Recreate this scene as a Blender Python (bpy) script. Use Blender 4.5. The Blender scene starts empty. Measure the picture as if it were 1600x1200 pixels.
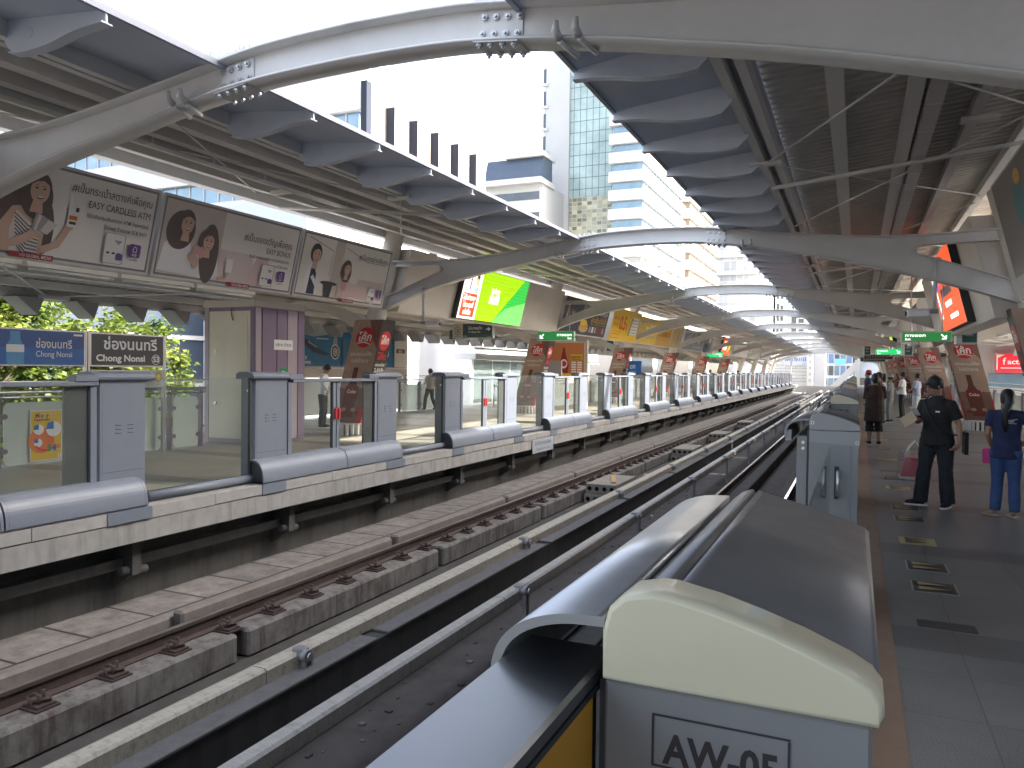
import bpy, bmesh, math, random
from mathutils import Vector, Matrix, noise as mnoise
random.seed(7)
R = math.radians
SC = bpy.context.scene
COL = SC.collection

# ------------------------------------------------------------------ camera
CAM_H = 1.65
YAW, PITCH, ROLL = R(24.134), R(1.125), R(0.7)
cd = bpy.data.cameras.new('camera'); cam = bpy.data.objects.new('camera', cd); COL.objects.link(cam)
fw = Vector((-math.sin(YAW) * math.cos(PITCH), math.cos(YAW) * math.cos(PITCH), -math.sin(PITCH)))
rt = Vector((math.cos(YAW), math.sin(YAW), 0)); up = rt.cross(fw)
M = Matrix((rt, up, -fw)).transposed().to_4x4() @ Matrix.Rotation(ROLL, 4, 'Z')
M.translation = (0, 0, CAM_H); cam.matrix_world = M
cd.sensor_fit = 'HORIZONTAL'; cd.sensor_width = 36; cd.lens = 36 * 1200 / 1600
cd.clip_start = 0.02; cd.clip_end = 3000
SC.camera = cam

# ------------------------------------------------------------------ light
SUN = Vector((1.22, 0.40, 1.0)).normalized()
w = bpy.data.worlds.new('World'); SC.world = w; w.use_nodes = True
nt = w.node_tree; bg = nt.nodes['Background']
sky = nt.nodes.new('ShaderNodeTexSky'); sky.sky_type = 'NISHITA'; sky.sun_disc = False
sky.sun_elevation = math.asin(SUN.z); sky.sun_rotation = math.atan2(SUN.x, SUN.y)
sky.dust_density = 6.0; sky.air_density = 1.0; sky.ozone_density = 1.0
hs = nt.nodes.new('ShaderNodeHueSaturation'); hs.inputs['Saturation'].default_value = 0.62   # hazy tropical sky
nt.links.new(sky.outputs[0], hs.inputs['Color']); nt.links.new(hs.outputs[0], bg.inputs[0]); bg.inputs[1].default_value = 0.15
ld = bpy.data.lights.new('sun', 'SUN'); ld.energy = 2.4; ld.angle = R(0.5); ld.color = (1, 0.94, 0.84)
lo = bpy.data.objects.new('sun', ld); COL.objects.link(lo)
lo.rotation_euler = (-SUN).to_track_quat('-Z', 'Y').to_euler(); lo.location = (60, 10, 60)
SC.view_settings.view_transform = 'Standard'; SC.view_settings.look = 'None'
SC.view_settings.exposure = 2.85; SC.view_settings.gamma = 1
cy = SC.cycles
cy.use_denoising = True; cy.max_bounces = 8; cy.diffuse_bounces = 5; cy.glossy_bounces = 3
cy.transparent_max_bounces = 24; cy.transmission_bounces = 4
cy.sample_clamp_indirect = 8; cy.caustics_reflective = False; cy.caustics_refractive = False

# ------------------------------------------------------------------ materials
MATS = {}
def mat(name, c, rough=0.6, metal=0.0, var=0.0, vs=3.0, stain=0.0, ss=0.6, streak=0.0, bump=0.0, bs=40.0, emit=0.0, spec=0.5, tint=None, sdir=(1, 1, 0.12), coat=0.0, aniso=0.0):
    if name in MATS: return MATS[name]
    m = bpy.data.materials.new(name); m.use_nodes = True; MATS[name] = m
    n = m.node_tree.nodes; L = m.node_tree.links; b = n['Principled BSDF']
    c = tuple(c) + (1,)
    b.inputs['Base Color'].default_value = c; b.inputs['Roughness'].default_value = rough
    b.inputs['Metallic'].default_value = metal; b.inputs['Specular IOR Level'].default_value = spec
    b.inputs['Coat Weight'].default_value = coat
    m.diffuse_color = c
    if emit:
        b.inputs['Emission Color'].default_value = c; b.inputs['Emission Strength'].default_value = emit
    tc = None
    def coord(scale=None):
        nonlocal tc
        if tc is None: tc = n.new('ShaderNodeTexCoord')
        if scale is None: return tc.outputs['Object']
        mp = n.new('ShaderNodeMapping'); mp.inputs['Scale'].default_value = scale
        L.new(tc.outputs['Object'], mp.inputs[0]); return mp.outputs[0]
    cur = None
    def layer(src, amount, lo, hi, col):
        nonlocal cur
        rp = n.new('ShaderNodeMapRange'); rp.inputs[1].default_value = lo; rp.inputs[2].default_value = hi
        rp.inputs[3].default_value = 0; rp.inputs[4].default_value = amount
        L.new(src, rp.inputs[0])
        mx = n.new('ShaderNodeMix'); mx.data_type = 'RGBA'
        L.new(rp.outputs[0], mx.inputs[0])
        if cur is None: mx.inputs[6].default_value = c
        else: L.new(cur, mx.inputs[6])
        mx.inputs[7].default_value = tuple(col) + (1,)
        cur = mx.outputs[2]
    def nz(scale, detail=6, vec=None, rg=0.6):
        t = n.new('ShaderNodeTexNoise'); t.inputs['Scale'].default_value = scale; t.inputs['Detail'].default_value = detail
        t.inputs['Roughness'].default_value = rg
        L.new(vec or coord(), t.inputs['Vector']); return t.outputs['Fac']
    dk = [x * 0.45 for x in c[:3]]; lt = [min(1, x * 1.55 + 0.02) for x in c[:3]]
    if var:
        layer(nz(vs), var, 0.42, 0.75, lt); layer(nz(vs * 1.7), var, 0.48, 0.8, dk)
    if stain:
        layer(nz(ss, 8, None, 0.7), stain, 0.5, 0.68, tint or dk)
    if streak:
        layer(nz(7.0, 6, coord(sdir), 0.65), streak, 0.47, 0.66, tint or dk)
    if cur is not None: L.new(cur, b.inputs['Base Color'])
    if var or stain:
        rr = n.new('ShaderNodeMapRange'); rr.inputs[3].default_value = max(0.03, rough - 0.12); rr.inputs[4].default_value = min(1, rough + 0.15)
        L.new(nz(vs * 0.8), rr.inputs[0]); L.new(rr.outputs[0], b.inputs['Roughness'])
    if bump:
        bp = n.new('ShaderNodeBump'); bp.inputs['Strength'].default_value = bump; bp.inputs['Distance'].default_value = 0.01
        L.new(nz(bs), bp.inputs['Height']); L.new(bp.outputs[0], b.inputs['Normal'])
    return m

def glass(name, tint=(0.86, 0.9, 0.9), refl=0.06, dirt=0.06, dc=(0.5, 0.52, 0.5)):
    if name in MATS: return MATS[name]
    m = bpy.data.materials.new(name); m.use_nodes = True; MATS[name] = m
    n = m.node_tree.nodes; L = m.node_tree.links
    for x in list(n): n.remove(x)
    out = n.new('ShaderNodeOutputMaterial'); tr = n.new('ShaderNodeBsdfTransparent'); tr.inputs[0].default_value = tint + (1,)
    gl = n.new('ShaderNodeBsdfGlossy'); gl.inputs['Roughness'].default_value = 0.03
    df = n.new('ShaderNodeBsdfDiffuse'); df.inputs[0].default_value = dc + (1,)
    m1 = n.new('ShaderNodeMixShader'); m1.inputs[0].default_value = dirt
    m2 = n.new('ShaderNodeMixShader'); fr = n.new('ShaderNodeLayerWeight'); fr.inputs[0].default_value = 0.5
    pw = n.new('ShaderNodeMath'); pw.operation = 'POWER'; pw.inputs[1].default_value = 4; L.new(fr.outputs['Facing'], pw.inputs[0])
    mu = n.new('ShaderNodeMath'); mu.operation = 'MULTIPLY_ADD'; mu.inputs[1].default_value = 0.6; mu.inputs[2].default_value = refl * 0.5
    L.new(pw.outputs[0], mu.inputs[0]); L.new(mu.outputs[0], m2.inputs[0])
    L.new(tr.outputs[0], m1.inputs[1]); L.new(df.outputs[0], m1.inputs[2])
    L.new(m1.outputs[0], m2.inputs[1]); L.new(gl.outputs[0], m2.inputs[2]); L.new(m2.outputs[0], out.inputs[0])
    return m

def brick(name, c1, c2, mortar, bw, bh, ms=0.01, rough=0.5, offset=0.5, var=0.3, axes='XY', bumpv=0.0, coat=0.0, vs=2.0):
    """tiles / slabs / cladding laid out in the object's own metres"""
    if name in MATS: return MATS[name]
    m = mat(name, c1, rough)
    n = m.node_tree.nodes; L = m.node_tree.links; b = n['Principled BSDF']
    tc = n.new('ShaderNodeTexCoord'); sp = n.new('ShaderNodeSeparateXYZ'); cb = n.new('ShaderNodeCombineXYZ')
    L.new(tc.outputs['Object'], sp.inputs[0])
    L.new(sp.outputs['XYZ'.index(axes[0])], cb.inputs[0]); L.new(sp.outputs['XYZ'.index(axes[1])], cb.inputs[1])
    br = n.new('ShaderNodeTexBrick'); br.offset = offset; br.inputs['Scale'].default_value = 1
    br.inputs['Color1'].default_value = tuple(c1) + (1,); br.inputs['Color2'].default_value = tuple(c2) + (1,); br.inputs['Mortar'].default_value = tuple(mortar) + (1,)
    br.inputs['Mortar Size'].default_value = ms; br.inputs['Brick Width'].default_value = bw; br.inputs['Row Height'].default_value = bh
    L.new(cb.outputs[0], br.inputs['Vector'])
    t = n.new('ShaderNodeTexNoise'); t.inputs['Scale'].default_value = vs; t.inputs['Detail'].default_value = 9; t.inputs['Roughness'].default_value = 0.7
    L.new(tc.outputs['Object'], t.inputs['Vector'])
    rp = n.new('ShaderNodeMapRange'); rp.inputs[1].default_value = 0.3; rp.inputs[2].default_value = 0.72; rp.inputs[3].default_value = 1 - var; rp.inputs[4].default_value = 1 + var
    L.new(t.outputs['Fac'], rp.inputs[0])
    mx = n.new('ShaderNodeVectorMath'); mx.operation = 'SCALE'
    L.new(br.outputs['Color'], mx.inputs[0]); L.new(rp.outputs[0], mx.inputs['Scale']); L.new(mx.outputs[0], b.inputs['Base Color'])
    r2 = n.new('ShaderNodeMapRange'); r2.inputs[3].default_value = max(0.05, rough - 0.12); r2.inputs[4].default_value = rough + 0.15
    L.new(t.outputs['Fac'], r2.inputs[0]); L.new(r2.outputs[0], b.inputs['Roughness'])
    if bumpv:
        bp = n.new('ShaderNodeBump'); bp.inputs['Strength'].default_value = bumpv; bp.inputs['Distance'].default_value = 0.008; bp.invert = True
        L.new(br.outputs['Fac'], bp.inputs['Height']); L.new(bp.outputs[0], b.inputs['Normal'])
    return m

# ------------------------------------------------------------------ mesh builder
class MB:
    def __init__(s): s.v = []; s.f = []; s.m = []; s.sm = []; s.mats = []
    def mi(s, m):
        if m not in s.mats: s.mats.append(m)
        return s.mats.index(m)
    def add(s, vs, fs, m, smooth=False):
        o = len(s.v); k = s.mi(m); s.v += [tuple(x) for x in vs]
        for f in fs: s.f.append(tuple(i + o for i in f)); s.m.append(k); s.sm.append(smooth)
        return s
    def box(s, x0, x1, y0, y1, z0, z1, m, c=0.0):
        if x1 < x0: x0, x1 = x1, x0
        if y1 < y0: y0, y1 = y1, y0
        if z1 < z0: z0, z1 = z1, z0
        vs = [(x0, y0, z0), (x1, y0, z0), (x1, y1, z0), (x0, y1, z0), (x0, y0, z1), (x1, y0, z1), (x1, y1, z1), (x0, y1, z1)]
        if c and min(x1 - x0, y1 - y0, z1 - z0) > 2.2 * c:
            t = [(a, b, d) for a in (x0, x1) for b in (y0, y1) for d in (z0, z1)]
            bm = bmesh.new(); bmesh.ops.create_cube(bm, size=1)
            for q in bm.verts: q.co = ((x0 + x1) / 2 + q.co.x * (x1 - x0), (y0 + y1) / 2 + q.co.y * (y1 - y0), (z0 + z1) / 2 + q.co.z * (z1 - z0))
            bmesh.ops.bevel(bm, geom=bm.edges[:], offset=c, segments=1, affect='EDGES')
            bm.verts.index_update(); r = s.add([q.co[:] for q in bm.verts], [[q.index for q in f.verts] for f in bm.faces], m); bm.free(); return r
        return s.add(vs, [(0, 3, 2, 1), (4, 5, 6, 7), (0, 1, 5, 4), (1, 2, 6, 5), (2, 3, 7, 6), (3, 0, 4, 7)], m)
    def prism(s, pts, axis, a0, a1, m, caps=True, smooth=False, capm=None):
        """closed profile pts (two coords) extruded along axis x/y/z from a0 to a1. y: (x,z); x: (y,z); z: (x,y)"""
        def P(p, a): return {'y': (p[0], a, p[1]), 'x': (a, p[0], p[1]), 'z': (p[0], p[1], a)}[axis]
        n = len(pts); vs = [P(p, a0) for p in pts] + [P(p, a1) for p in pts]
        s.add(vs, [(i, (i + 1) % n, n + (i + 1) % n, n + i) for i in range(n)], m, smooth)
        if caps:
            s.add(vs, [tuple(range(n))[::-1], tuple(range(n, 2 * n))], capm or m)
        return s
    def tube(s, pts, r, m, n=8, caps=True, smooth=True):
        pts = [Vector(p) for p in pts]; rs = r if isinstance(r, (list, tuple)) else [r] * len(pts)
        vs = []; prev = None
        for i, p in enumerate(pts):
            t = (pts[min(i + 1, len(pts) - 1)] - pts[max(i - 1, 0)]).normalized()
            if prev is None:
                a = Vector((0, 0, 1)) if abs(t.z) < 0.9 else Vector((1, 0, 0)); u = t.cross(a).normalized()
            else:
                u = (prev - t * prev.dot(t)).normalized()
            prev = u; v = t.cross(u); rr = rs[i]
            ra, rb = rr if isinstance(rr, (list, tuple)) else (rr, rr)
            for k in range(n):
                q = 2 * math.pi * k / n; vs.append(p + u * math.cos(q) * ra + v * math.sin(q) * rb)
        fs = [(i * n + k, i * n + (k + 1) % n, (i + 1) * n + (k + 1) % n, (i + 1) * n + k) for i in range(len(pts) - 1) for k in range(n)]
        s.add(vs, fs, m, smooth)
        if caps: s.add(vs, [tuple(range(n))[::-1], tuple(range((len(pts) - 1) * n, len(pts) * n))], m)
        return s
    def quad(s, a, b, c, d, m): return s.add([a, b, c, d], [(0, 1, 2, 3)], m)
    def grid(s, rows, m, smooth=True, closed=False):
        n = len(rows[0]); vs = [p for r in rows for p in r]
        fs = [(i * n + k, i * n + (k + 1) % n, (i + 1) * n + (k + 1) % n, (i + 1) * n + k) for i in range(len(rows) - 1) for k in range(n if closed else n - 1)]
        return s.add(vs, fs, m, smooth)
    def build(s, name, parent=None, org=None, weld=False):
        org = Vector(org) if org is not None else (ORG(parent) if parent else Vector((0, 0, 0)))
        me = bpy.data.meshes.new(name)
        me.from_pydata([tuple(Vector(p) - org) for p in s.v], [], s.f)
        for m in s.mats: me.materials.append(m)
        me.polygons.foreach_set('material_index', s.m); me.polygons.foreach_set('use_smooth', s.sm)
        bm = bmesh.new(); bm.from_mesh(me)
        bmesh.ops.remove_doubles(bm, verts=bm.verts, dist=1e-5)
        bmesh.ops.recalc_face_normals(bm, faces=bm.faces); bm.to_mesh(me); bm.free()
        me.update()
        o = bpy.data.objects.new(name, me); COL.objects.link(o)
        if parent: o.parent = parent
        else: o.location = org
        return o
ROOTLOC = {}
def ORG(o):
    while o.parent: o = o.parent
    return Vector(o.location)
def tag(o, label=None, cat=None, group=None, kind=None):
    if label: o['label'] = label
    if cat: o['category'] = cat
    if group: o['group'] = group
    if kind: o['kind'] = kind
    return o
def thing(name, label, cat, loc=(0, 0, 0), group=None):
    o = bpy.data.objects.new(name, None); COL.objects.link(o); o.location = loc; o.empty_display_size = 0.2
    return tag(o, label, cat, group)
KIDS = {}
def dup(o, loc, label=None, parent=None):
    c = o.copy(); COL.objects.link(c)
    if parent: c.parent = parent
    else: c.location = loc
    if label: c['label'] = label
    for ch in o.children: dup(ch, None, None, c)
    return c
ORD = ['first', 'second', 'third', 'fourth', 'fifth', 'sixth', 'seventh', 'eighth', 'ninth', 'tenth', 'eleventh', 'twelfth', 'thirteenth', 'fourteenth', 'fifteenth', 'sixteenth', 'seventeenth', 'eighteenth', 'nineteenth', 'twentieth']
def spl(pts, n=6):
    """Catmull-Rom through 2D/3D points"""
    P = [Vector(p) for p in pts]; out = []
    for i in range(len(P) - 1):
        a = P[max(i - 1, 0)]; b = P[i]; c = P[i + 1]; d = P[min(i + 2, len(P) - 1)]
        for k in range(n):
            t = k / n; out.append(0.5 * ((2 * b) + (c - a) * t + (2 * a - 5 * b + 4 * c - d) * t * t + (3 * b - a - 3 * c + d) * t ** 3))
    return out + [P[-1]]

# palette
steel = mat('arch_paint', (0.58, 0.565, 0.545), 0.42, var=0.12, vs=1.5, stain=0.15, ss=0.8)
cream_steel = mat('column_paint', (0.64, 0.60, 0.54), 0.45, var=0.10, vs=1.2, stain=0.12, ss=1.0)
bolt = mat('bolt_steel', (0.5, 0.51, 0.53), 0.35, 0.5)
soffit_m = mat('soffit_paint', (0.49, 0.535, 0.63), 0.5, var=0.15, vs=1.0)
sheet_m = mat('corrugated_metal', (0.56, 0.52, 0.47), 0.5, 0.2, var=0.25, vs=2.0, stain=0.3, ss=1.5)
purlin_m = mat('purlin_paint', (0.68, 0.655, 0.62), 0.5, var=0.12, vs=3)
fascia_m = mat('fascia_metal', (0.30, 0.315, 0.36), 0.5, 0.0, var=0.1, vs=2)
gate_m = mat('gate_grey_paint', (0.130, 0.148, 0.182), 0.42, var=0.08, vs=4, stain=0.12, ss=2.5)
gate_dk = mat('gate_dark_gasket', (0.03, 0.035, 0.04), 0.5)
alu = mat('brushed_metal', (0.62, 0.62, 0.63), 0.30, 0.9, var=0.08, vs=5)
gl_gate = glass('gate_glass', (0.93, 0.955, 0.95), 0.06, 0.02)
white_m = mat('white_paint', (0.75, 0.74, 0.72), 0.5, var=0.06, vs=2)
black_m = mat('black_paint', (0.015, 0.015, 0.017), 0.45)
red_m = mat('red_print', (0.52, 0.03, 0.03), 0.45)
marble = mat('pale_coping_stone', (0.26, 0.255, 0.245), 0.5, var=0.4, vs=6, stain=0.45, ss=3.0)
conc = mat('platform_concrete', (0.23, 0.225, 0.215), 0.8, var=0.3, vs=4, streak=0.5, bump=0.2)
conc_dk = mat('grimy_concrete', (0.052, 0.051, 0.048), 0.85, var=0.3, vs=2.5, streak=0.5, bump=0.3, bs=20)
# ------------------------------------------------------------------ ground, platforms, track bed
XC = -3.93                      # centre line between the two platforms
LE, RE = -7.45, -0.41           # platform edges
Y0, Y1 = -7.0, 114.0
g = MB(); g.box(-600, 600, -300, 900, -12.4, -12.0, mat('city_ground', (0.22, 0.21, 0.2), 0.9, var=0.3, vs=0.1)); tag(g.build('ground'), kind='structure')

def floor_mat(name, a, b_, c_):
    m = brick(name, a, b_, c_, 0.6, 0.6, 0.004, 0.46, 0.0, 0.22, vs=1.3)
    n = m.node_tree.nodes; L = m.node_tree.links; b = n['Principled BSDF']
    src = b.inputs['Base Color'].links[0].from_socket
    tc = n.new('ShaderNodeTexCoord'); sp = n.new('ShaderNodeSeparateXYZ'); L.new(tc.outputs['Object'], sp.inputs[0])
    # darker bands across the platform
    wv = n.new('ShaderNodeMath'); wv.operation = 'PINGPONG'; wv.inputs[1].default_value = 1.35; L.new(sp.outputs[1], wv.inputs[0])
    st = n.new('ShaderNodeMath'); st.operation = 'LESS_THAN'; st.inputs[1].default_value = 0.22; L.new(wv.outputs[0], st.inputs[0])
    ms = n.new('ShaderNodeMath'); ms.operation = 'MULTIPLY'; ms.inputs[1].default_value = 0.5; L.new(st.outputs[0], ms.inputs[0])
    mx = n.new('ShaderNodeMix'); mx.data_type = 'RGBA'; L.new(ms.outputs[0], mx.inputs[0]); L.new(src, mx.inputs[6]); mx.inputs[7].default_value = (0.062, 0.062, 0.064, 1)
    # fine speckle
    t = n.new('ShaderNodeTexNoise'); t.inputs['Scale'].default_value = 160; t.inputs['Detail'].default_value = 2; L.new(tc.outputs['Object'], t.inputs['Vector'])
    rp = n.new('ShaderNodeMapRange'); rp.inputs[1].default_value = 0.4; rp.inputs[2].default_value = 0.6; rp.inputs[3].default_value = 0.75; rp.inputs[4].default_value = 1.3; L.new(t.outputs['Fac'], rp.inputs[0])
    sc = n.new('ShaderNodeVectorMath'); sc.operation = 'SCALE'; L.new(mx.outputs[2], sc.inputs[0]); L.new(rp.outputs[0], sc.inputs['Scale']); L.new(sc.outputs[0], b.inputs['Base Color'])
    return m
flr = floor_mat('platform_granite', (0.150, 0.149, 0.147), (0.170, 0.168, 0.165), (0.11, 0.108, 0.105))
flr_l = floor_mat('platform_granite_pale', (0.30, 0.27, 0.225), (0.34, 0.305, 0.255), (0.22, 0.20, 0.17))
brown = mat('brown_warning_tile', (0.22, 0.145, 0.10), 0.6, var=0.25, vs=3, stain=0.2)
def platform(s):
    """s=-1 left, +1 right"""
    X = lambda r: XC + s * r
    e = 3.52                                  # edge offset from the centre line
    b = MB()
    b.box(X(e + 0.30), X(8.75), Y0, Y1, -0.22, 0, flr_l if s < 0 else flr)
    b.box(X(e + 0.01), X(e + 0.32), Y0, Y1, -0.38, -0.14, conc)
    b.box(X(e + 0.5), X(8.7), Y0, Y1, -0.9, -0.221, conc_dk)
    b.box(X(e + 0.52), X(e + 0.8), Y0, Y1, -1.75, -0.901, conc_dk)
    b.box(X(e + 1.9), X(8.0), Y0, Y1, -3.0, -0.901, conc)
    if s < 0: b.box(X(8.7505), X(12.2), 14.3, 60, -0.5, -0.002, flr_l)        # landing in front of the stairs
    p = tag(b.build('platform'), kind='structure')
    c = MB()                                   # pale coping blocks, butted with open joints
    y = Y0; k = 0
    while y < Y1:
        c.box(X(e), X(e + 0.297), y, min(y + 1.19, Y1), -0.125 - 0.004 * (k % 3), 0.002, marble); y += 1.2; k += 1
    c.build('coping', p)
    bs = MB(); bs.box(X(3.97), X(4.17), Y0, Y1, 0.0, 0.004, brown)
    bs.build('warning_strip', p)
    return p
PL = platform(-1); PR = platform(1)
# boarding arrows and framed floor tiles near the edge on the right platform
fm_y = mat('floor_arrow_yellow', (0.42, 0.33, 0.15), 0.5, var=0.4, vs=8)
fm_d = mat('floor_plate_dark', (0.04, 0.04, 0.042), 0.4)
fm_l = mat('floor_plate_edge', (0.32, 0.31, 0.29), 0.5)
fm_g = mat('floor_plate_grey', (0.19, 0.18, 0.165), 0.4, var=0.3, vs=10)
ar = MB()
def plate(y, kind):
    x0, x1 = 0.42, 0.74; d = 0.17
    if kind == 2:
        ar.box(x0 - 0.02, x1, y, y + 0.16, 0.0, 0.003, fm_d); return
    ar.box(x0, x1, y, y + 2 * d, 0.0, 0.003, fm_y if kind == 0 else fm_l)
    if kind == 1: ar.box(x0 + 0.015, x1 - 0.015, y + 0.015, y + 2 * d - 0.015, 0.003, 0.006, fm_d)
    z = 0.010; cm = fm_d if kind == 0 else fm_y
    for q in ((0.04, 0.3) if kind == 0 else (0.1,)):
        for a in (-1, 1):
            yy = y + d + a * 0.07
            ar.add([(x0 + 0.05, yy - 0.05, z), (x0 + 0.05, yy + 0.05, z), (x1 - 0.05, yy, z)], [(0, 1, 2)], cm)
        break
for y, k in ((5.65, 2), (6.55, 1), (7.25, 1), (8.35, 0), (9.6, 1), (10.4, 1), (12.2, 0), (13.3, 1), (14.4, 2), (16.2, 0), (18.5, 1), (21.0, 0), (24.0, 1), (27, 0)): plate(y, k)
ar.build('floor_marking', PR)

slab_m = brick('cable_cover_concrete', (0.135, 0.126, 0.12), (0.168, 0.152, 0.142), (0.03, 0.027, 0.025), 2.4, 0.78, 0.02, 0.85, 0.0, 0.55, vs=4.0, bumpv=0.8)
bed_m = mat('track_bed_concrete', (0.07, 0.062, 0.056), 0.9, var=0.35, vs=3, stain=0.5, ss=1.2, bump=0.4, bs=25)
tb = MB()
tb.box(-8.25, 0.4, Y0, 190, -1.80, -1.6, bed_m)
tb.box(-8.05, -6.99, Y0, 190, -1.599, -1.2, slab_m)
tb.box(0.19, -0.86, Y0, 190, -1.599, -1.2, slab_m)
tag(tb.build('track_bed'), kind='structure')

rust_conc = mat('rusty_plinth_concrete', (0.165, 0.156, 0.142), 0.85, var=0.5, vs=6, streak=0.8, stain=0.65, ss=2.2, tint=(0.05, 0.036, 0.03), bump=0.5, bs=18)
kerb_m = mat('track_kerb_concrete', (0.155, 0.135, 0.12), 0.85, var=0.4, vs=6, stain=0.4, ss=3, bump=0.4)
def rows(x0, x1, z0, z1, m, name, lab, cat, grp, ya=2.13, n=22, L=4.27, step=4.42, c=0.03):
    b = MB(); b.box(x0, x1, ya, ya + L, z0, z1, m, c)
    o = b.build(name, org=((x0 + x1) / 2, ya, z0)); tag(o, lab, cat, grp)
    for i in range(1, n): dup(o, (o.location.x, ya + i * step, z0), lab)
    return o
def lab_rows(name, fmt):
    os = sorted([o for o in COL.objects if o.name.split('.')[0] == name], key=lambda o: o.location.y)
    for i, o in enumerate(os): o['label'] = fmt(i)
def nth(i, n=None): return ORD[i] if i < 20 else 'number ' + str(i + 1)
rows(-6.76, -6.10, -1.6, -1.28, rust_conc, 'rail_plinth', '', 'plinth', 'stained concrete plinths under the rusty rail')
lab_rows('rail_plinth', lambda i: 'stained concrete plinth under the rusty rail, %s one counting from the lower left corner' % nth(i))
rows(-6.985, -6.82, -1.6, -1.11, kerb_m, 'track_kerb', '', 'kerb', 'low concrete kerbs beside the rusty rail', ya=1.87)
lab_rows('track_kerb', lambda i: 'low concrete kerb between rusty rail and cable covers, %s one from the near end' % nth(i))
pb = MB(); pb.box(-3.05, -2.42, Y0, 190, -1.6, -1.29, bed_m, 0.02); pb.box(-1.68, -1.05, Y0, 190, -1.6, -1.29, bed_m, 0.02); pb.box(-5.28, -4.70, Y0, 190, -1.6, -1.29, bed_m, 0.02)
tag(pb.build('track_bed'), kind='structure')

rust = mat('rail_rust', (0.055, 0.036, 0.030), 0.75, var=0.35, vs=8, bump=0.3)
railtop = mat('rail_running_band', (0.32, 0.29, 0.27), 0.32, 0.7, var=0.2, vs=6)
shiny = mat('rail_polished_band', (0.75, 0.75, 0.76), 0.18, 1.0)
def rail(x, label, topm, clips=True):
    t = thing('rail', label, 'rail', (x, 0, -1.28))
    prof = [(-0.07, 0), (0.07, 0), (0.07, 0.012), (0.012, 0.03), (0.012, 0.125), (0.036, 0.14), (0.036, 0.172), (-0.036, 0.172), (-0.036, 0.14), (-0.012, 0.125), (-0.012, 0.03), (-0.07, 0.012)]
    b = MB(); b.prism([(x + p[0], -1.275 + p[1]) for p in prof], 'y', Y0, 190, rust)
    b.box(x - 0.028, x + 0.03, Y0, 190, -1.1029, -1.1, topm)
    b.build('rail_bar', t)
    if clips:
        b = MB(); y = 2.86
        b.box(x - 0.02, x + 0.29, y - 0.11, y + 0.11, -1.28, -1.262, rust)
        b.box(x + 0.08, x + 0.27, y - 0.085, y + 0.085, -1.262, -1.24, rust)
        b.tube([(x + 0.18, y - 0.07, -1.24), (x + 0.09, y - 0.05, -1.19), (x + 0.10, y, -1.175), (x + 0.19, y + 0.01, -1.205)], 0.014, rust, 6)
        b.tube([(x + 0.20, y - 0.02, -1.24), (x + 0.20, y - 0.02, -1.165)], 0.022, rust, 6)
        b.tube([(x + 0.15, y + 0.05, -1.24), (x + 0.15, y + 0.05, -1.15)], 0.017, rust, 6)
        b.tube([(x + 0.12, y - 0.06, -1.235), (x + 0.24, y + 0.06, -1.21)], 0.02, rust, 6)
        c0 = b.build('fastener', t)
        for i in range(1, 95):
            c = c0.copy(); COL.objects.link(c); c.location = (0, 0.715 * i, 0)
    return t
rail(-6.47, 'rusty rail on stained plinths, nearest the far platform', railtop)
rail(-4.98, 'dark rusty rail tucked behind the cream power rail cover', railtop, False)
rail(-2.80, 'rail with polished silver top running beside the pale power rail cover', shiny, False)
rail(-1.36, 'rail under the overhang of the near platform gates', shiny, False)

# power rails with their covers
cov_y = mat('power_rail_cover_cream', (0.47, 0.43, 0.35), 0.5, var=0.2, vs=3, stain=0.55, ss=14, tint=(0.16, 0.115, 0.06), streak=0.25, sdir=(1, 8, 1))
cov_w = mat('power_rail_cover_grey', (0.42, 0.40, 0.365), 0.5, var=0.25, vs=4, stain=0.4, ss=10, tint=(0.13, 0.115, 0.09), streak=0.3, sdir=(1, 8, 1))
galv = mat('galvanised_bracket', (0.28, 0.27, 0.27), 0.5, 0.4, var=0.2, vs=10)
def power_rail(x0, x1, zt, zb, m, ya, label, lip):
    xm = (x0 + x1) / 2
    t = thing('power_rail', label, 'power rail', (xm, 0, zt))
    y = ya - 5.0 * 3 - 0.45
    b = MB(); c = 0.022
    prof = [(x0, zb), (x0, zt - c), (x0 + c, zt), (x1 - c, zt), (x1, zt - c), (x1, zb)]
    while y < 120:
        e = y + 9.97 if y > 20 else y + 4.985
        b.prism(prof, 'y', y, e, m); y = e + 0.015
    b.box(x0 + 0.02, x1 - 0.02, ya - 15, 120, zt - 0.1, zt - 0.02, mat('cover_joint_dark', (0.05, 0.045, 0.04), 0.8))
    b.build('cover', t)
    lp = MB(); lp.box(x0 + 0.05, x1 - 0.05, ya - 15, 120, zb - 0.05, zb - 0.001, galv); lp.build('conductor', t)
    q = MB(); yy = ya
    xs = x1 + 0.02
    q.box(xs, xs + 0.05, yy - 0.04, yy - 0.02, -1.59, zt - 0.05, galv); q.box(xs, xs + 0.05, yy + 0.03, yy + 0.05, -1.59, zt - 0.05, galv)
    q.box(xs, xs + 0.06, yy - 0.06, yy + 0.08, -1.6, -1.585, galv)
    q.tube([(xs - 0.03, yy - 0.02, zt - 0.03), (xs + 0.06, yy - 0.02, zt - 0.03)], 0.055, galv, 10)
    q.box(xs - 0.10, xs + 0.02, yy - 0.055, yy + 0.05, zt - 0.03, zt + 0.035, galv, 0.012)
    q.tube([(xs + 0.07, yy - 0.02, zt - 0.03), (xs + 0.085, yy - 0.02, zt - 0.03)], 0.035, alu, 8)
    c0 = q.build('support_bracket', t)
    for i in range(1, 20):
        c = c0.copy(); COL.objects.link(c); c.location = (0, 5.0 * i, 0)
    return t
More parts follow.
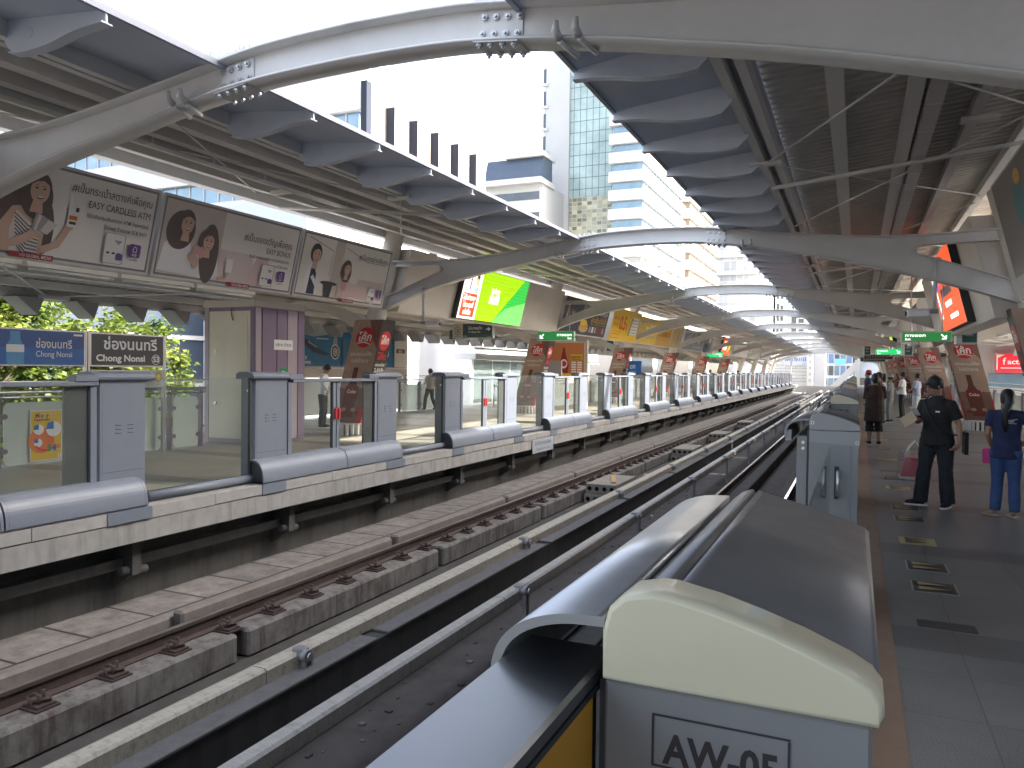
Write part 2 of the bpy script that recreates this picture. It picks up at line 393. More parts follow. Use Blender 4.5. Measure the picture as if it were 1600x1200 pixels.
power_rail(-4.60, -4.43, -0.87, -1.0, cov_y, 5.42, 'cream covered power rail with brackets beside the rusty rail', 1)
power_rail(-3.60, -3.45, -0.85, -0.98, cov_w, 8.05, 'pale grey covered power rail nearer the polished rail', 1)
tw = MB()
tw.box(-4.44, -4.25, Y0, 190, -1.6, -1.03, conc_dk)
y = Y0
led = mat('ledge_grey', (0.13, 0.125, 0.12), 0.8, var=0.35, vs=8)
while y < 120:
    tw.box(-4.45, -4.23, y, y + 4.3, -1.029, -1.0, led, 0.006); y += 4.5
tag(tw.build('track_wall'), 'long grimy dark concrete wall below the cream power rail cover', 'low wall')
# platform-edge ledge and pipe under the left platform
lg = thing('cable_ledge', 'pale cable ledge running below the left platform edge', 'cable ledge', (-8.0, 0, -0.7))
b = MB(); b.box(-7.96, -7.78, Y0, Y1, -0.74, -0.62, mat('ledge_concrete', (0.11, 0.105, 0.10), 0.85, var=0.3, vs=5, streak=0.3)); b.build('ledge_beam', lg)
b = MB()
b.box(-7.96, -7.62, 0.9, 1.02, -0.80, -0.385, conc_dk); b.prism([(-7.96, -1.0), (-7.66, -0.8), (-7.96, -0.8)], 'y', 0.9, 1.02, conc_dk)
b.tube([(-7.7, 0.8, -0.74), (-7.7, 1.15, -0.78)], 0.05, conc_dk, 8)
c0 = b.build('hanger', lg)
for i in range(1, 36):
    c = c0.copy(); COL.objects.link(c); c.location = (0, 2.7 * i, 0)
# hollow concrete blocks lying between the rails
blk_m = mat('hollow_block_concrete', (0.24, 0.225, 0.19), 0.8, var=0.3, vs=6, stain=0.3, ss=4)
def hblock(y, z0, x0, x1, d, plank):
    b = MB(); h = 0.22; n = 4; ya = y
    W = (x1 - x0) / n
    for i in range(n + 1):                      # webs between round cores: front plate with real holes
        pass
    N = 12
    for i in range(n):
        cx = x0 + (i + .5) * W; cz = z0 + h / 2; r = 0.055
        ring = [(cx + r * math.cos(2 * math.pi * k / N), cz + r * math.sin(2 * math.pi * k / N)) for k in range(N)]
        def sq(k):
            a = 2 * math.pi * k / N; c, s = math.cos(a), math.sin(a); q = max(abs(c) / (W / 2), abs(s) / (h / 2)); return (cx + c / q, cz + s / q)
        for k in range(N):
            k2 = (k + 1) % N; p, q = ring[k], ring[k2]; s1, s2 = sq(k), sq(k2)
            b.quad((p[0], ya, p[1]), (q[0], ya, q[1]), (s2[0], ya, s2[1]), (s1[0], ya, s1[1]), blk_m)
            b.quad((p[0], ya, p[1]), (q[0], ya, q[1]), (q[0], ya + .4, q[1]), (p[0], ya + .4, p[1]), conc_dk)
        b.add([(p[0], ya + .4, p[1]) for p in ring], [tuple(range(N))], black_m)
        for (sx, sz) in ((0, 0),):
            pass
    b.quad((x0, ya, z0 + h), (x1, ya, z0 + h), (x1, ya + d, z0 + h), (x0, ya + d, z0 + h), blk_m)
    b.quad((x1, ya, z0), (x1, ya, z0 + h), (x1, ya + d, z0 + h), (x1, ya + d, z0), blk_m)
    b.quad((x0, ya, z0), (x0, ya, z0 + h), (x0, ya + d, z0 + h), (x0, ya + d, z0), blk_m)
    b.quad((x0, ya + d, z0), (x1, ya + d, z0), (x1, ya + d, z0 + h), (x0, ya + d, z0 + h), blk_m)
    # fill the corners the octant split leaves open
    for i in range(n):
        cx = x0 + (i + .5) * W; cz = z0 + h / 2
        for a in (-1, 1):
            for c in (-1, 1):
                b.box(cx + a * (W / 2), cx + a * (W / 2 - 0.045), ya + 0.002, ya + 0.03, cz + c * h / 2, cz + c * (h / 2 - 0.045), blk_m)
    return b
plank_m = mat('weathered_plank', (0.42, 0.26, 0.12), 0.8, var=0.35, vs=6)
for i, y in enumerate((17.9, 27.5, 35.0, 44.0)):
    for j, z in enumerate((-1.6, -1.36)):
        o = hblock(y - 0.12 * (1 - j), z, -6.0, -5.25 + 0.25 * j * 0, 1.9, 0).build('concrete_block', org=(-5.6, y, z))
        tag(o, '%s hollow concrete block of the %s pair between the left rails' % (('lower', 'upper')[j], ORD[i]), 'concrete block', 'hollow concrete blocks on the track bed')
for i, (x, y, l, wd, a) in enumerate(((-5.6, 18.9, 1.3, 0.12, 0.3), (-5.5, 22.5, 1.6, 0.3, 0.0), (-5.75, 23.0, 1.2, 0.24, 0.2))):
    b = MB(); b.box(-wd / 2, wd / 2, -l / 2, l / 2, 0, 0.035, plank_m, 0.006)
    o = b.build('plank'); o.location = (x, y, -1.139 if i == 0 else -1.599); o.rotation_euler = (0, 0, a)
    tag(o, ('weathered orange plank lying on top of the first hollow block', 'wide orange plank on the track bed beyond the first hollow blocks', 'narrower orange plank beside the wide one on the track bed')[i], 'plank')
# flat stones and litter on the bed near the polished rail
rub = MB(); random.seed(3)
for i in range(260):
    x = random.uniform(-4.2, -3.05) if random.random() < .7 else random.uniform(-2.3, -1.8); y = random.uniform(2, 24); s = random.uniform(0.01, 0.035)
    rub.box(x, x + s * random.uniform(1, 2.5), y, y + s * random.uniform(1, 2.5), -1.6, -1.6 + s * .6, (led, bed_m, white_m)[random.choice((0, 1, 1, 1, 2)) if i % 9 == 0 else random.choice((0, 1))])
tag(rub.build('rubble'), kind='stuff')
for i, (x0, x1, y, l) in enumerate(((-3.1, -2.45, 5.2, 3.1),(-3.35, -3.1, 6.0, 2.0), (-3.2, -2.6, 10.4, 1.6), (-3.4, -2.7, 13.2, 1.2))):
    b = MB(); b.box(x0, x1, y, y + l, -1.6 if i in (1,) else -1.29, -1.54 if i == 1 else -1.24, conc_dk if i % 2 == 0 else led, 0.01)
    tag(b.build('cover_slab', org=(x0, y, -1.29)), ('long dark cover slab beside the polished rail nearest the camera', 'thin grey slab strip on the track floor under the pale power rail', 'short dark cover slab further along the polished rail', 'grey cover slab beside the polished rail, farthest of them')[i], 'cover slab')
# ------------------------------------------------------------------ steel roof frames
FR_Y = [5.5, 15.6] + [26.5 + 10.9 * k for k in range(9)]
def colr(z): return 7.42 - 0.262 * z
TOP = spl([(0, 4.53), (1, 4.5), (2, 4.37), (3.1, 4.23), (4.2, 4.13), (5.2, 4.12), (6.45, 4.17)], 4)
BOT = spl([(0, 4.27), (1, 4.24), (2, 4.13), (2.8, 3.99), (3.6, 3.86), (4.4, 3.695), (5.2, 3.49), (5.9, 3.25), (6.55, 2.98)], 4)
BOTR = spl([(0, 4.27), (1, 4.24), (2, 4.11), (2.8, 3.95), (3.6, 3.77), (4.4, 3.555), (5.2, 3.32), (5.9, 3.09), (6.55, 2.87)], 4)
def interp(P, r):
    for a, b in zip(P, P[1:]):
        if a[0] <= r <= b[0] + 1e-9: t = (r - a[0]) / (b[0] - a[0]); return a[1] + t * (b[1] - a[1])
    return P[-1][1]
def slot_u(r): return 3.94 + 0.10 * math.sqrt(max(0, 1 - max(0, (4.97 - r) / 0.11) ** 2)) + max(0, r - 4.97) * 0.02
def slot_l(r): return 3.94 - 0.10 * math.sqrt(max(0, 1 - max(0, (4.97 - r) / 0.11) ** 2)) - max(0, r - 4.97) * 0.36
def make_frame(Y):
    t = thing('roof_frame', '', 'roof frame', (XC, Y, 0), 'steel arches carrying the two station canopies')
    for s in (-1, 1):
        pass
    rs = [i * 0.2 for i in range(24)] + [4.80, 4.86]
    ra = [4.86, 4.875, 4.90, 4.935, 4.97, 5.2, 5.5, 5.8, 6.1, 6.3, 6.45]
    b = MB(); hw, ft, th = 0.13, 0.022, 0.02
    for s in (-1, 1):
        X = lambda r: XC + s * r
        def web(R_, lo, hi):
            for a, c in zip(R_, R_[1:]):
                pts = [(X(a), lo(a)), (X(c), lo(c)), (X(c), hi(c)), (X(a), hi(a))]
                for y in (Y - th / 2, Y + th / 2): b.add([(p[0], y, p[1]) for p in pts], [(0, 1, 2, 3)], steel)
        top = lambda r: interp(TOP, r); bot = lambda r: interp(BOT if s < 0 else BOTR, r); dz = 0 if s < 0 else -.07; slot_up = lambda r: slot_u(r) + dz; slot_lo = lambda r: slot_l(r) + dz
        web(rs, bot, top); web(ra, slot_up, top); web(ra, bot, slot_lo)
        def flange(R_, f, off, w=hw):
            prof = []
            rows_ = []
            for r in R_:
                x, z = X(r), f(r)
                rows_.append([(x, Y - w, z), (x, Y + w, z), (x, Y + w, z + off), (x, Y - w, z + off)])
            b.grid(rows_, steel, True, closed=True)
            b.add(rows_[0], [(0, 1, 2, 3)], steel); b.add(rows_[-1], [(0, 1, 2, 3)], steel)
        allr = rs + ra[1:]
        flange(allr, top, ft); flange(allr + [6.55], bot, -ft)
        flange(ra, slot_up, -0.016, 0.09); flange(ra + [6.5], slot_lo, 0.016, 0.09)
    o = b.build('arch', t)
    # bolted splices
    for s in (-1, 1):
        b = MB()
        for r0 in (1.34,):
            x0, x1 = XC + s * (r0 - 0.19), XC + s * (r0 + 0.19)
            za, zb = interp(BOT if s < 0 else BOTR, r0), interp(TOP, r0); tl = (interp(TOP, r0 + .19) - interp(TOP, r0 - .19)) / 2
            for sy in (-1, 1):
                ya, yb = Y + sy * 0.011, Y + sy * 0.024
                pts = [(x0, za + 0.02 - tl), (x1, za + 0.02 + tl), (x1, zb - 0.02 + tl), (x0, zb - 0.02 - tl)]
                b.prism(pts, 'y', ya, yb, steel)
                for i in range(4):
                    f = (i - 1.5) * 0.1
                    for z in (za + 0.06, zb - 0.07):
                        xx = XC + s * (r0 + f + (0.02 if z > za + .1 else 0)); zz = z + tl * f / .19
                        b.tube([(xx, yb, zz), (xx, yb + sy * 0.022, zz)], 0.026, bolt, 6, smooth=False); b.tube([(xx, yb + sy * 0.022, zz), (xx, yb + sy * 0.045, zz)], 0.013, bolt, 6)
            for z, d in ((zb + ft, 1), (za - ft, -1)):
                pts = [(x0, z - tl), (x1, z + tl), (x1, z + tl + d * 0.014), (x0, z - tl + d * 0.014)]
                b.prism(pts, 'y', Y - 0.125, Y + 0.125, steel)
                for i in range(4):
                    for yy in (-0.09, 0.09):
                        f = (i - 1.5) * 0.1; xx = XC + s * (r0 + f); zz = z + d * 0.014 + tl * f / .19
                        b.tube([(xx, Y + yy, zz), (xx, Y + yy, zz + d * 0.022)], 0.026, bolt, 6, smooth=False); b.tube([(xx, Y + yy, zz), (xx, Y + yy, zz + d * 0.045)], 0.012, bolt, 6)
        b.build('splice_plate', t)
        b = MB()
        x = XC + s * 1.95; z = interp(BOT if s < 0 else BOTR, 1.95)
        for k in (-0.07, 0.07):
            b.tube([(x + k * 1.1, Y - 0.13, z - 0.02), (x + k * 1.1 - 0.01, Y - 0.19, z + 0.02), (x + k * 1.1, Y - 0.2, z + 0.09)], [0.03, 0.034, 0.02], steel, 8)
            b.tube([(x + k * 1.1, Y - 0.12, z - 0.03), (x + k * 1.1 + 0.06 * s, Y + 0.12, z - 0.06)], 0.022, steel, 8)
        b.build('lug', t)
        b = MB(); b.tube([(XC + s * colr(z), Y, z) for z in (0, 1, 2, 3, 4, 4.88)], [0.235, 0.235, 0.235, 0.23, 0.225, 0.22], cream_steel, 20)
        b.build('column', t)
        b = MB()
        arc = spl([(6.85, 2.35), (7.3, 2.62), (7.9, 2.92), (8.6, 3.10), (9.6, 3.12)], 5); arc2 = spl([(6.8, 2.62), (7.2, 2.90), (7.9, 3.16), (8.6, 3.28), (9.6, 3.26)], 5)
        rows_ = []
        for p, q in zip(arc, arc2):
            xa, xb = XC + s * p[0], XC + s * q[0]
            rows_.append([(xa, Y - 0.1, p[1]), (xa, Y + 0.1, p[1]), (xb, Y + 0.1, q[1]), (xb, Y - 0.1, q[1])])
        b.grid(rows_, cream_steel, False, closed=True); b.add(rows_[-1], [(0, 1, 2, 3)], cream_steel)
        b.build('outer_bracket', t)
    return t
fr0 = make_frame(FR_Y[0])
fr_lab = lambda i: ('nearest grey steel arch, crossing the top of the picture with bolted splices', 'grey steel arch whose left column stands behind the purple kiosk')[i] if i < 2 else 'grey steel arch, %s back from the nearest, spanning both platforms' % ORD[i]
fr0['label'] = fr_lab(0)
for i in range(1, len(FR_Y)): dup(fr0, (XC, FR_Y[i], 0), fr_lab(i))

# ------------------------------------------------------------------ upper canopies
CY0, CY1 = -6.0, 113.0
def cz(r): return 4.43 + 0.105 * (r - 1.5)
def corr(b, x0, z0, x1, z1, y0, y1, m, pitch=0.19, h=0.032):
    y = y0; vs = []; fs = []
    while y < y1:
        for dy, dz in ((0, 0), (0.06, 0), (0.085, h), (0.165, h)):
            vs += [(x0, y + dy, z0 + dz), (x1, y + dy, z1 + dz)]
        y += pitch
    n = len(vs) // 2
    b.add(vs, [(2 * i, 2 * i + 1, 2 * i + 3, 2 * i + 2) for i in range(n - 1)], m)
def canopy(s, lab):
    X = lambda r: XC + s * r
    t = thing('canopy', lab, 'canopy', (X(4), 0, 4.4))
    b = MB(); corr(b, X(2.95), cz(2.95) + 0.05, X(6.55), cz(6.55) + 0.05, CY0, CY1, sheet_m); b.build('roof_sheet', t)
    b = MB()
    b.prism([(X(1.52), cz(1.52)), (X(3.0), cz(3.0)), (X(3.0), cz(3.0) + 0.03), (X(1.52), cz(1.52) + 0.03)], 'y', CY0, CY1, soffit_m)
    b.build('soffit', t)
    b = MB(); b.box(X(1.48), X(1.52), CY0, CY1, cz(1.5) - 0.025, cz(1.5) + 0.032, fascia_m); b.build('fascia', t)
    for r, w_, d in ((2.74, 0.09, 0.2), (2.92, 0.09, 0.2), (3.68, 0.17, 0.16), (4.44, 0.16, 0.16), (5.15, 0.12, 0.16), (5.85, 0.12, 0.16)):
        b = MB(); zt = cz(r) + 0.045
        b.box(X(r - w_ / 2), X(r + w_ / 2), CY0, CY1, zt - d, zt - d + 0.014, purlin_m)
        b.box(X(r + w_ / 2 - 0.02), X(r + w_ / 2), CY0, CY1, zt - d + 0.014, zt, purlin_m); b.box(X(r - w_ / 2 + 0.01), X(r - w_ / 2 + 0.02), CY0, CY1, zt - d + 0.014, zt, purlin_m)
        b.build('purlin', t)
    b = MB(); b.box(X(4.56), X(4.72), CY0, CY1, cz(4.6) - 0.2, cz(4.6) - 0.06, alu_tray)
    y = CY0 + 0.7
    while y < CY1:
        b.box(X(4.555), X(4.725), y, y + 0.035, cz(4.6) - 0.205, cz(4.6) - 0.055, purlin_m); y += 1.05
    b.build('cable_tray', t)
    b = MB(); b.box(X(6.42), X(6.62), CY0, CY1, cz(6.5) - 0.20, cz(6.5) + 0.045, purlin_m); b.box(X(6.62), X(6.66), CY0, CY1, cz(6.5) - 0.05, cz(6.5) + 0.13, fascia_m); b.build('edge_beam', t)
    # curved ribs under the inner edge
    n0 = None
    up_ = [(1.50, cz(1.5) - 0.002), (2.4, cz(2.4) - 0.002), (2.95, cz(2.95) - 0.002)]
    lo_ = spl([(1.49, cz(1.5) - 0.10), (1.8, 4.315), (2.15, 4.255), (2.45, 4.245), (2.62, 4.265)], 4)
    yk = []
    for k in range(len(FR_Y)):
        a = FR_Y[k - 1] if k else FR_Y[0] - 10.1; c = FR_Y[k]
        n = 8 if k < 2 else 9
        yk += [a + (c - a) * (j) / n for j in range(n)]
    yk = [y for y in yk if y > CY0 + 0.2 and all(abs(y - f) > 0.2 for f in FR_Y)]
    y0 = yk[0]; b = MB()
    lop = [(X(p[0]), p[1]) for p in lo_] + [(X(2.72), 4.36), (X(2.80), cz(2.8) - 0.002)]
    b.prism([(X(up_[0][0]), up_[0][1])] + lop, 'y', y0 - 0.009, y0 + 0.009, rib_m)
    rows_ = []
    for p in lo_: rows_.append([(X(p[0]), y0 - 0.05, p[1]), (X(p[0]), y0 + 0.05, p[1]), (X(p[0]), y0 + 0.05, p[1] - 0.012), (X(p[0]), y0 - 0.05, p[1] - 0.012)])
    b.grid(rows_, rib_m, False, closed=True); b.add(rows_[0], [(0, 1, 2, 3)], rib_m); b.add(rows_[-1], [(0, 1, 2, 3)], rib_m)
    b.tube([(X(2.42), y0 - 0.013, 4.40), (X(2.42), y0 + 0.013, 4.40)], 0.055, soffit_m, 14)
    r0 = b.build('rib', t)
    for y in yk[1:100]:
        c = r0.copy(); COL.objects.link(c); c.location = (0, y - y0, 0)
    # bracing rods between purlins, one X per bay
    b = MB()
    for k in range(len(FR_Y) - 1):
        a, c = FR_Y[k], FR_Y[k + 1]; m_ = (a + c) / 2
        z1, z2 = cz(2.8) - 0.2, cz(5.8) - 0.17
        b.tube([(X(2.8), a + .3, z1), (X(5.8), m_, z2)], 0.013, purlin_m, 5); b.tube([(X(5.8), a + .3, z2), (X(2.8), m_, z1)], 0.013, purlin_m, 5)
        b.tube([(X(2.8), m_, z1), (X(5.8), c - .3, z2)], 0.013, purlin_m, 5); b.tube([(X(5.8), m_, z2), (X(2.8), c - .3, z1)], 0.013, purlin_m, 5)
        b.box(X(2.6), X(3.0), m_ - 0.07, m_ + 0.07, z1 - 0.02, z1 + 0.02, purlin_m); b.box(X(5.0), X(5.4), m_ - 0.07, m_ + 0.07, cz(5.2) - 0.18, cz(5.2) - 0.13, purlin_m)
        b.tube([(X(2.75), m_ + 1.3, z1 - .03), (X(6.4), m_ + 1.3, z2 + .02)], 0.03, purlin_m, 6)
    b.build('bracing', t)
    return t
rib_m = mat('rib_paint', (0.53, 0.565, 0.63), 0.45, var=0.12, vs=2.5)
alu_tray = mat('cable_tray_metal', (0.5, 0.5, 0.49), 0.4, 0.5, var=0.1, vs=3)
canopy(-1, 'long dark ribbed canopy roof high above the far platform')
canopy(1, 'long dark ribbed canopy roof high above the platform with waiting people')

# ------------------------------------------------------------------ lower outer canopies
bracket_m = mat('edge_bracket_paint', (0.33, 0.325, 0.31), 0.5, var=0.1)
def low_canopy(s, lab):
    X = lambda r: XC + s * r
    t = thing('lower_canopy', lab, 'canopy', (X(8), 0, 3.2))
    zz = lambda r: 3.56 - 0.098 * (r - 6.1)
    b = MB(); corr(b, X(6.62), zz(6.62) + 0.12, X(11.6), zz(11.6) + 0.12, CY0, CY1, sheet_m); b.build('roof_sheet', t)
    for r in (6.85, 8.0, 9.3, 10.5):
        b = MB(); b.box(X(r - 0.07), X(r + 0.07), CY0, CY1, zz(r) - 0.03, zz(r) + 0.115, purlin_m); b.build('purlin', t)
    b = MB(); b.tube([(X(11.55), CY0, zz(11.55) + 0.02), (X(11.55), CY1, zz(11.55) + 0.02)], 0.10, cream_steel, 12); b.box(X(11.4), X(11.52), CY0, CY1, zz(11.4) - .02, zz(11.4) + 0.11, purlin_m); b.build('edge_pipe', t)
    b = MB(); y = 1.0; r = 11.6
    b.prism([(y, zz(r) - 0.06), (y + 0.55, zz(r) - 0.06), (y + 0.42, zz(r) - 0.40)], 'x', X(r - 0.55), X(r - 0.05), bracket_m)
    c0 = b.build('edge_bracket', t)
    for i in range(1, 84):
        c = c0.copy(); COL.objects.link(c); c.location = (0, 1.25 * i, 0)
    b = MB()
    for k in range(len(FR_Y) - 1):
        a, c = FR_Y[k], FR_Y[k + 1]; m_ = (a + c) / 2
        b.tube([(X(6.6), a + .2, zz(6.6) - .03), (X(11.3), m_, zz(11.3) - 0.03)], 0.018, purlin_m, 6); b.tube([(X(6.6), c - .2, zz(6.6) - .03), (X(11.3), m_, zz(11.3) - 0.03)], 0.018, purlin_m, 6)
        b.box(X(11.1), X(11.45), m_ - .35, m_ + .35, zz(11.3) - 0.09, zz(11.3) - 0.02, purlin_m)
    b.build('bracing', t)
    return t
low_canopy(-1, 'lower sloping canopy behind the billboards of the far platform')
low_canopy(1, 'lower sloping canopy over the outer side of the platform with waiting people')
# fluorescent tubes under the left billboards
tubm = mat('fluorescent_tube', (0.7, 0.7, 0.66), 0.4)
tl = thing('tube_light', 'slim white fluorescent tube under the first billboards, leftmost', 'light', (-10.0, 5.2, 2.92), 'fluorescent tubes below the billboards')
b = MB(); b.box(-10.06, -9.96, 5.2, 6.55, 2.93, 2.99, cream_steel); b.build('fitting', tl)
b = MB(); b.tube([(-10.0, 5.25, 2.90), (-10.0, 6.5, 2.90)], 0.022, tubm, 8); b.build('tube', tl)
for i in range(1, 4):
    dup(tl, (-10.0, 5.2 + 1.42 * i, 2.92), ('', 'fluorescent tube under the billboard of the smiling woman, second from left', 'fluorescent tube under the billboard of two laughing women, third from left', 'fluorescent tube just left of the kiosk top, fourth from left')[i])
# ------------------------------------------------------------------ text helper
_TX = {}
def text_mesh(body, bold=0.0):
    k = (body, bold)
    if k not in _TX:
        cu = bpy.data.curves.new('lettering', 'FONT'); cu.body = body; cu.offset = bold; cu.resolution_u = 3
        o = bpy.data.objects.new('lettering', cu); COL.objects.link(o)
        bpy.context.view_layer.update(); dg = bpy.context.evaluated_depsgraph_get()
        me = bpy.data.meshes.new_from_object(o.evaluated_get(dg))
        vs = [v.co[:2] for v in me.vertices]; fs = [tuple(p.vertices) for p in me.polygons]
        bpy.data.objects.remove(o); bpy.data.curves.remove(cu); bpy.data.meshes.remove(me)
        _TX[k] = (vs, fs)
    return _TX[k]
class Print:
    """flat printed artwork on a real panel: coordinates in metres, u to the reader's right, v up"""
    def __init__(s, P0, U, V, eps=0.0012):
        s.P0 = Vector(P0); s.U = Vector(U).normalized(); s.V = Vector(V).normalized(); s.N = s.U.cross(s.V); s.b = MB(); s.e = eps; s.l = 1
    def p(s, u, v, l=None): return s.P0 + s.U * u + s.V * v + s.N * (s.e * (s.l if l is None else l))
    def poly(s, pts, m):
        s.b.add([s.p(*q) for q in pts], [tuple(range(len(pts)))], m); s.l += 1; return s
    def rect(s, u0, v0, u1, v1, m): return s.poly([(u0, v0), (u1, v0), (u1, v1), (u0, v1)], m)
    def rrect(s, u0, v0, u1, v1, r, m):
        pts = []
        for cx, cy_, a in ((u1 - r, v0 + r, -90), (u1 - r, v1 - r, 0), (u0 + r, v1 - r, 90), (u0 + r, v0 + r, 180)):
            for k in range(5): q = R(a + 22.5 * k); pts.append((cx + r * math.cos(q), cy_ + r * math.sin(q)))
        return s.poly(pts, m)
    def ell(s, cu, cv, ru, rv, m, n=24, rot=0):
        c, d = math.cos(rot), math.sin(rot); pts = []
        for k in range(n):
            q = 2 * math.pi * k / n; x, y = ru * math.cos(q), rv * math.sin(q); pts.append((cu + x * c - y * d, cv + x * d + y * c))
        return s.poly(pts, m)
    def line(s, pts, wd, m):
        pts = [Vector(q) for q in pts]; a = []; b = []
        for i, q in enumerate(pts):
            t = (pts[min(i + 1, len(pts) - 1)] - pts[max(i - 1, 0)]).normalized(); nn = Vector((-t.y, t.x)) * wd / 2; a.append(q + nn); b.append(q - nn)
        o = [s.p(q.x, q.y) for q in a] + [s.p(q.x, q.y) for q in b]; n = len(a)
        s.b.add(o, [(i, i + 1, n + i + 1, n + i) for i in range(n - 1)], m); s.l += 1; return s
    def text(s, body, u, v, h, m, align='l', bold=0.0, width=None):
        vs, fs = text_mesh(body, bold)
        x0 = min(q[0] for q in vs); x1 = max(q[0] for q in vs); k = h / 0.72; kx = k
        if width: kx = width / (x1 - x0)
        off = {'l': -x0 * kx, 'c': -(x0 + x1) / 2 * kx, 'r': -x1 * kx}[align]
        s.b.add([s.p(u + off + q[0] * kx, v + q[1] * k) for q in vs], fs, m); s.l += 1; return s
    def build(s, name, parent): return s.b.build(name, parent)
def pm(name, c, rough=0.45): return mat('print_' + name, c, rough)
P_W = pm('white', (0.78, 0.77, 0.75)); P_K = pm('black', (0.035, 0.033, 0.036)); P_G = pm('grey', (0.35, 0.34, 0.34)); P_R = pm('red', (0.55, 0.03, 0.03)); P_PUR = pm('purple', (0.13, 0.05, 0.26))
P_Y = pm('yellow', (0.72, 0.47, 0.03)); P_GR = pm('green', (0.02, 0.22, 0.06)); P_SK = pm('skin', (0.62, 0.41, 0.31)); P_HR = pm('hair', (0.105, 0.072, 0.066)); P_PK = pm('pink', (0.62, 0.36, 0.36)); P_BG = pm('pale_backdrop', (0.70, 0.66, 0.61)); P_MV = pm('mauve', (0.42, 0.33, 0.35))
P_OR = pm('orange', (0.75, 0.17, 0.02)); P_BL = pm('blue', (0.02, 0.13, 0.42)); P_NV = pm('navy', (0.02, 0.035, 0.07)); P_BR = pm('cola_brown', (0.14, 0.04, 0.025)); P_TAN = pm('tan', (0.40, 0.26, 0.18)); P_DKR = pm('dark_red', (0.25, 0.02, 0.02))

# ------------------------------------------------------------------ platform screen gates, far (left) platform
PER = 5.48
def vents(b, x, y, z, sgn=1):
    for dy in (-0.11, 0.05):
        for dz in (0, 0.045, 0.09):
            b.box(x, x + sgn * 0.006, y + dy, y + dy + 0.075, z + dz, z + dz + 0.012, gate_m)
            b.box(x, x + sgn * 0.002, y + dy, y + dy + 0.075, z + dz - 0.009, z + dz, gate_dk)
def pillar(t, y0, y1):
    b = MB()
    prof = [(-7.93, y0), (-7.78, y0), (-7.715, y0 + 0.05), (-7.715, y1 - 0.012), (-7.735, y1), (-7.93, y1)]
    b.prism(prof, 'z', 0, 1.46, gate_m)
    b.box(-7.7149, -7.7125, y0 + 0.08, y1 - 0.03, 0.33, 1.36, gate_m)
    b.box(-7.7148, -7.7118, y0 + 0.09, y1 - 0.035, 0.415, 0.42, gate_dk)
    vents(b, -7.7125, y0 + 0.36, 0.86)
    # rounded head leaning over the front
    hp = [(-8.0, 1.46), (-7.70, 1.46), (-7.67, 1.475), (-7.665, 1.50), (-7.70, 1.54), (-7.80, 1.565), (-7.95, 1.56), (-8.0, 1.53)]
    b.prism(hp, 'y', y0 - 0.015, y1 + 0.10, gate_m)
    b.prism([(p[0], p[1]) for p in hp], 'y', y0 - 0.03, y0 - 0.015, gate_m)
    b.tube([(-7.80, y0, 1.30), (-7.80, y0 - 0.012, 1.30)], 0.018, alu, 8)
    return b.build('pillar', t)
def gate_unit(yb, label):
    t = thing('platform_gate', label, 'platform door', (-7.75, yb, 0), 'half height platform doors along the far platform')
    pillar(t, yb, yb + 0.72); pillar(t, yb + 3.04, yb + 3.70)
    b = MB(); b.box(-7.79, -7.675, yb + 0.80, yb + 3.05, 1.405, 1.455, gate_m, 0.008); b.box(-7.795, -7.665, yb + 0.72, yb + 1.02, 1.45, 1.53, gate_m, 0.01); b.box(-7.795, -7.665, yb + 2.76, yb + 3.04, 1.45, 1.53, gate_m, 0.01); b.build('header_rail', t)
    mid = yb + 1.88
    for a, c, hs in ((yb + 0.72, mid - 0.012, 1), (mid + 0.012, yb + 3.04, -1)):
        b = MB()
        b.box(-7.76, -7.70, a, a + 0.075, 0.02, 1.404, gate_m); b.box(-7.76, -7.70, c - 0.075, c, 0.02, 1.404, gate_m)
        b.box(-7.755, -7.705, a + 0.075, c - 0.075, 0.02, 0.34, gate_m)
        for q in (a + 0.076, c - 0.091): b.box(-7.74, -7.715, q, q + 0.015, 0.34, 1.40, gate_dk)
        if hs < 0: b.box(-7.765, -7.735, c - 0.36, c - 0.075, 0.05, 1.40, gate_dk2)
        l = b.build('door_leaf', t)
        b = MB(); b.box(-7.732, -7.724, a + 0.075, c - 0.075, 0.34, 1.404, gl_gate); b.build('pane', l)
        hy = c - 0.05 if hs > 0 else a + 0.02
        b = MB(); b.box(-7.70, -7.665, hy, hy + 0.035, 0.80, 0.98, red_m, 0.006); b.build('handle', l)
    for a, c in ((yb - 0.06, yb + 1.87), (yb + 1.89, yb + 3.52)):
        prof = spl([(-7.71, 0.335), (-7.62, 0.33), (-7.54, 0.29), (-7.485, 0.20), (-7.465, 0.10), (-7.46, 0.03)], 3)
        inn = [(p[0] - 0.02, p[1] - 0.02) for p in prof][::-1]
        b = MB(); b.prism([tuple(p) for p in prof] + [tuple(p) for p in inn], 'y', a, c, gate_m)
        for q in (a + 0.03, c - 0.035): b.prism([tuple(p) for p in prof] + [(-7.71, 0.03)], 'y', q, q + 0.006, gate_dk)
        b.build('motor_hood', t)
    for a, c in ((yb - 0.1, yb + 0.38), (yb + 2.98, yb + 3.56)):
        b = MB(); b.box(-7.62, -7.437, a, c, -0.13, 0.0065, gate_m); b.build('sill_plate', t)
    return t
gate_dk2 = mat('door_dark_inner_panel', (0.07, 0.07, 0.07), 0.4)
YB0 = 8.34 - PER
g0 = None
glab = ['half height platform door at the left edge of the picture, nearest', 'half height platform door in front of the purple kiosk, by the guard', 'half height platform door just right of the walking woman, half in sun'] + ['half height platform door, %s along from the left edge of the picture' % ORD[i] for i in range(3, 19)]
slab_ = ['glass screen before the blue notice poster and railing, nearest', 'glass screen with the walking woman behind it', 'sunlit glass screen, third along the far platform edge'] + ['sunlit glass screen, %s along the far platform edge' % ORD[i] for i in range(3, 19)]
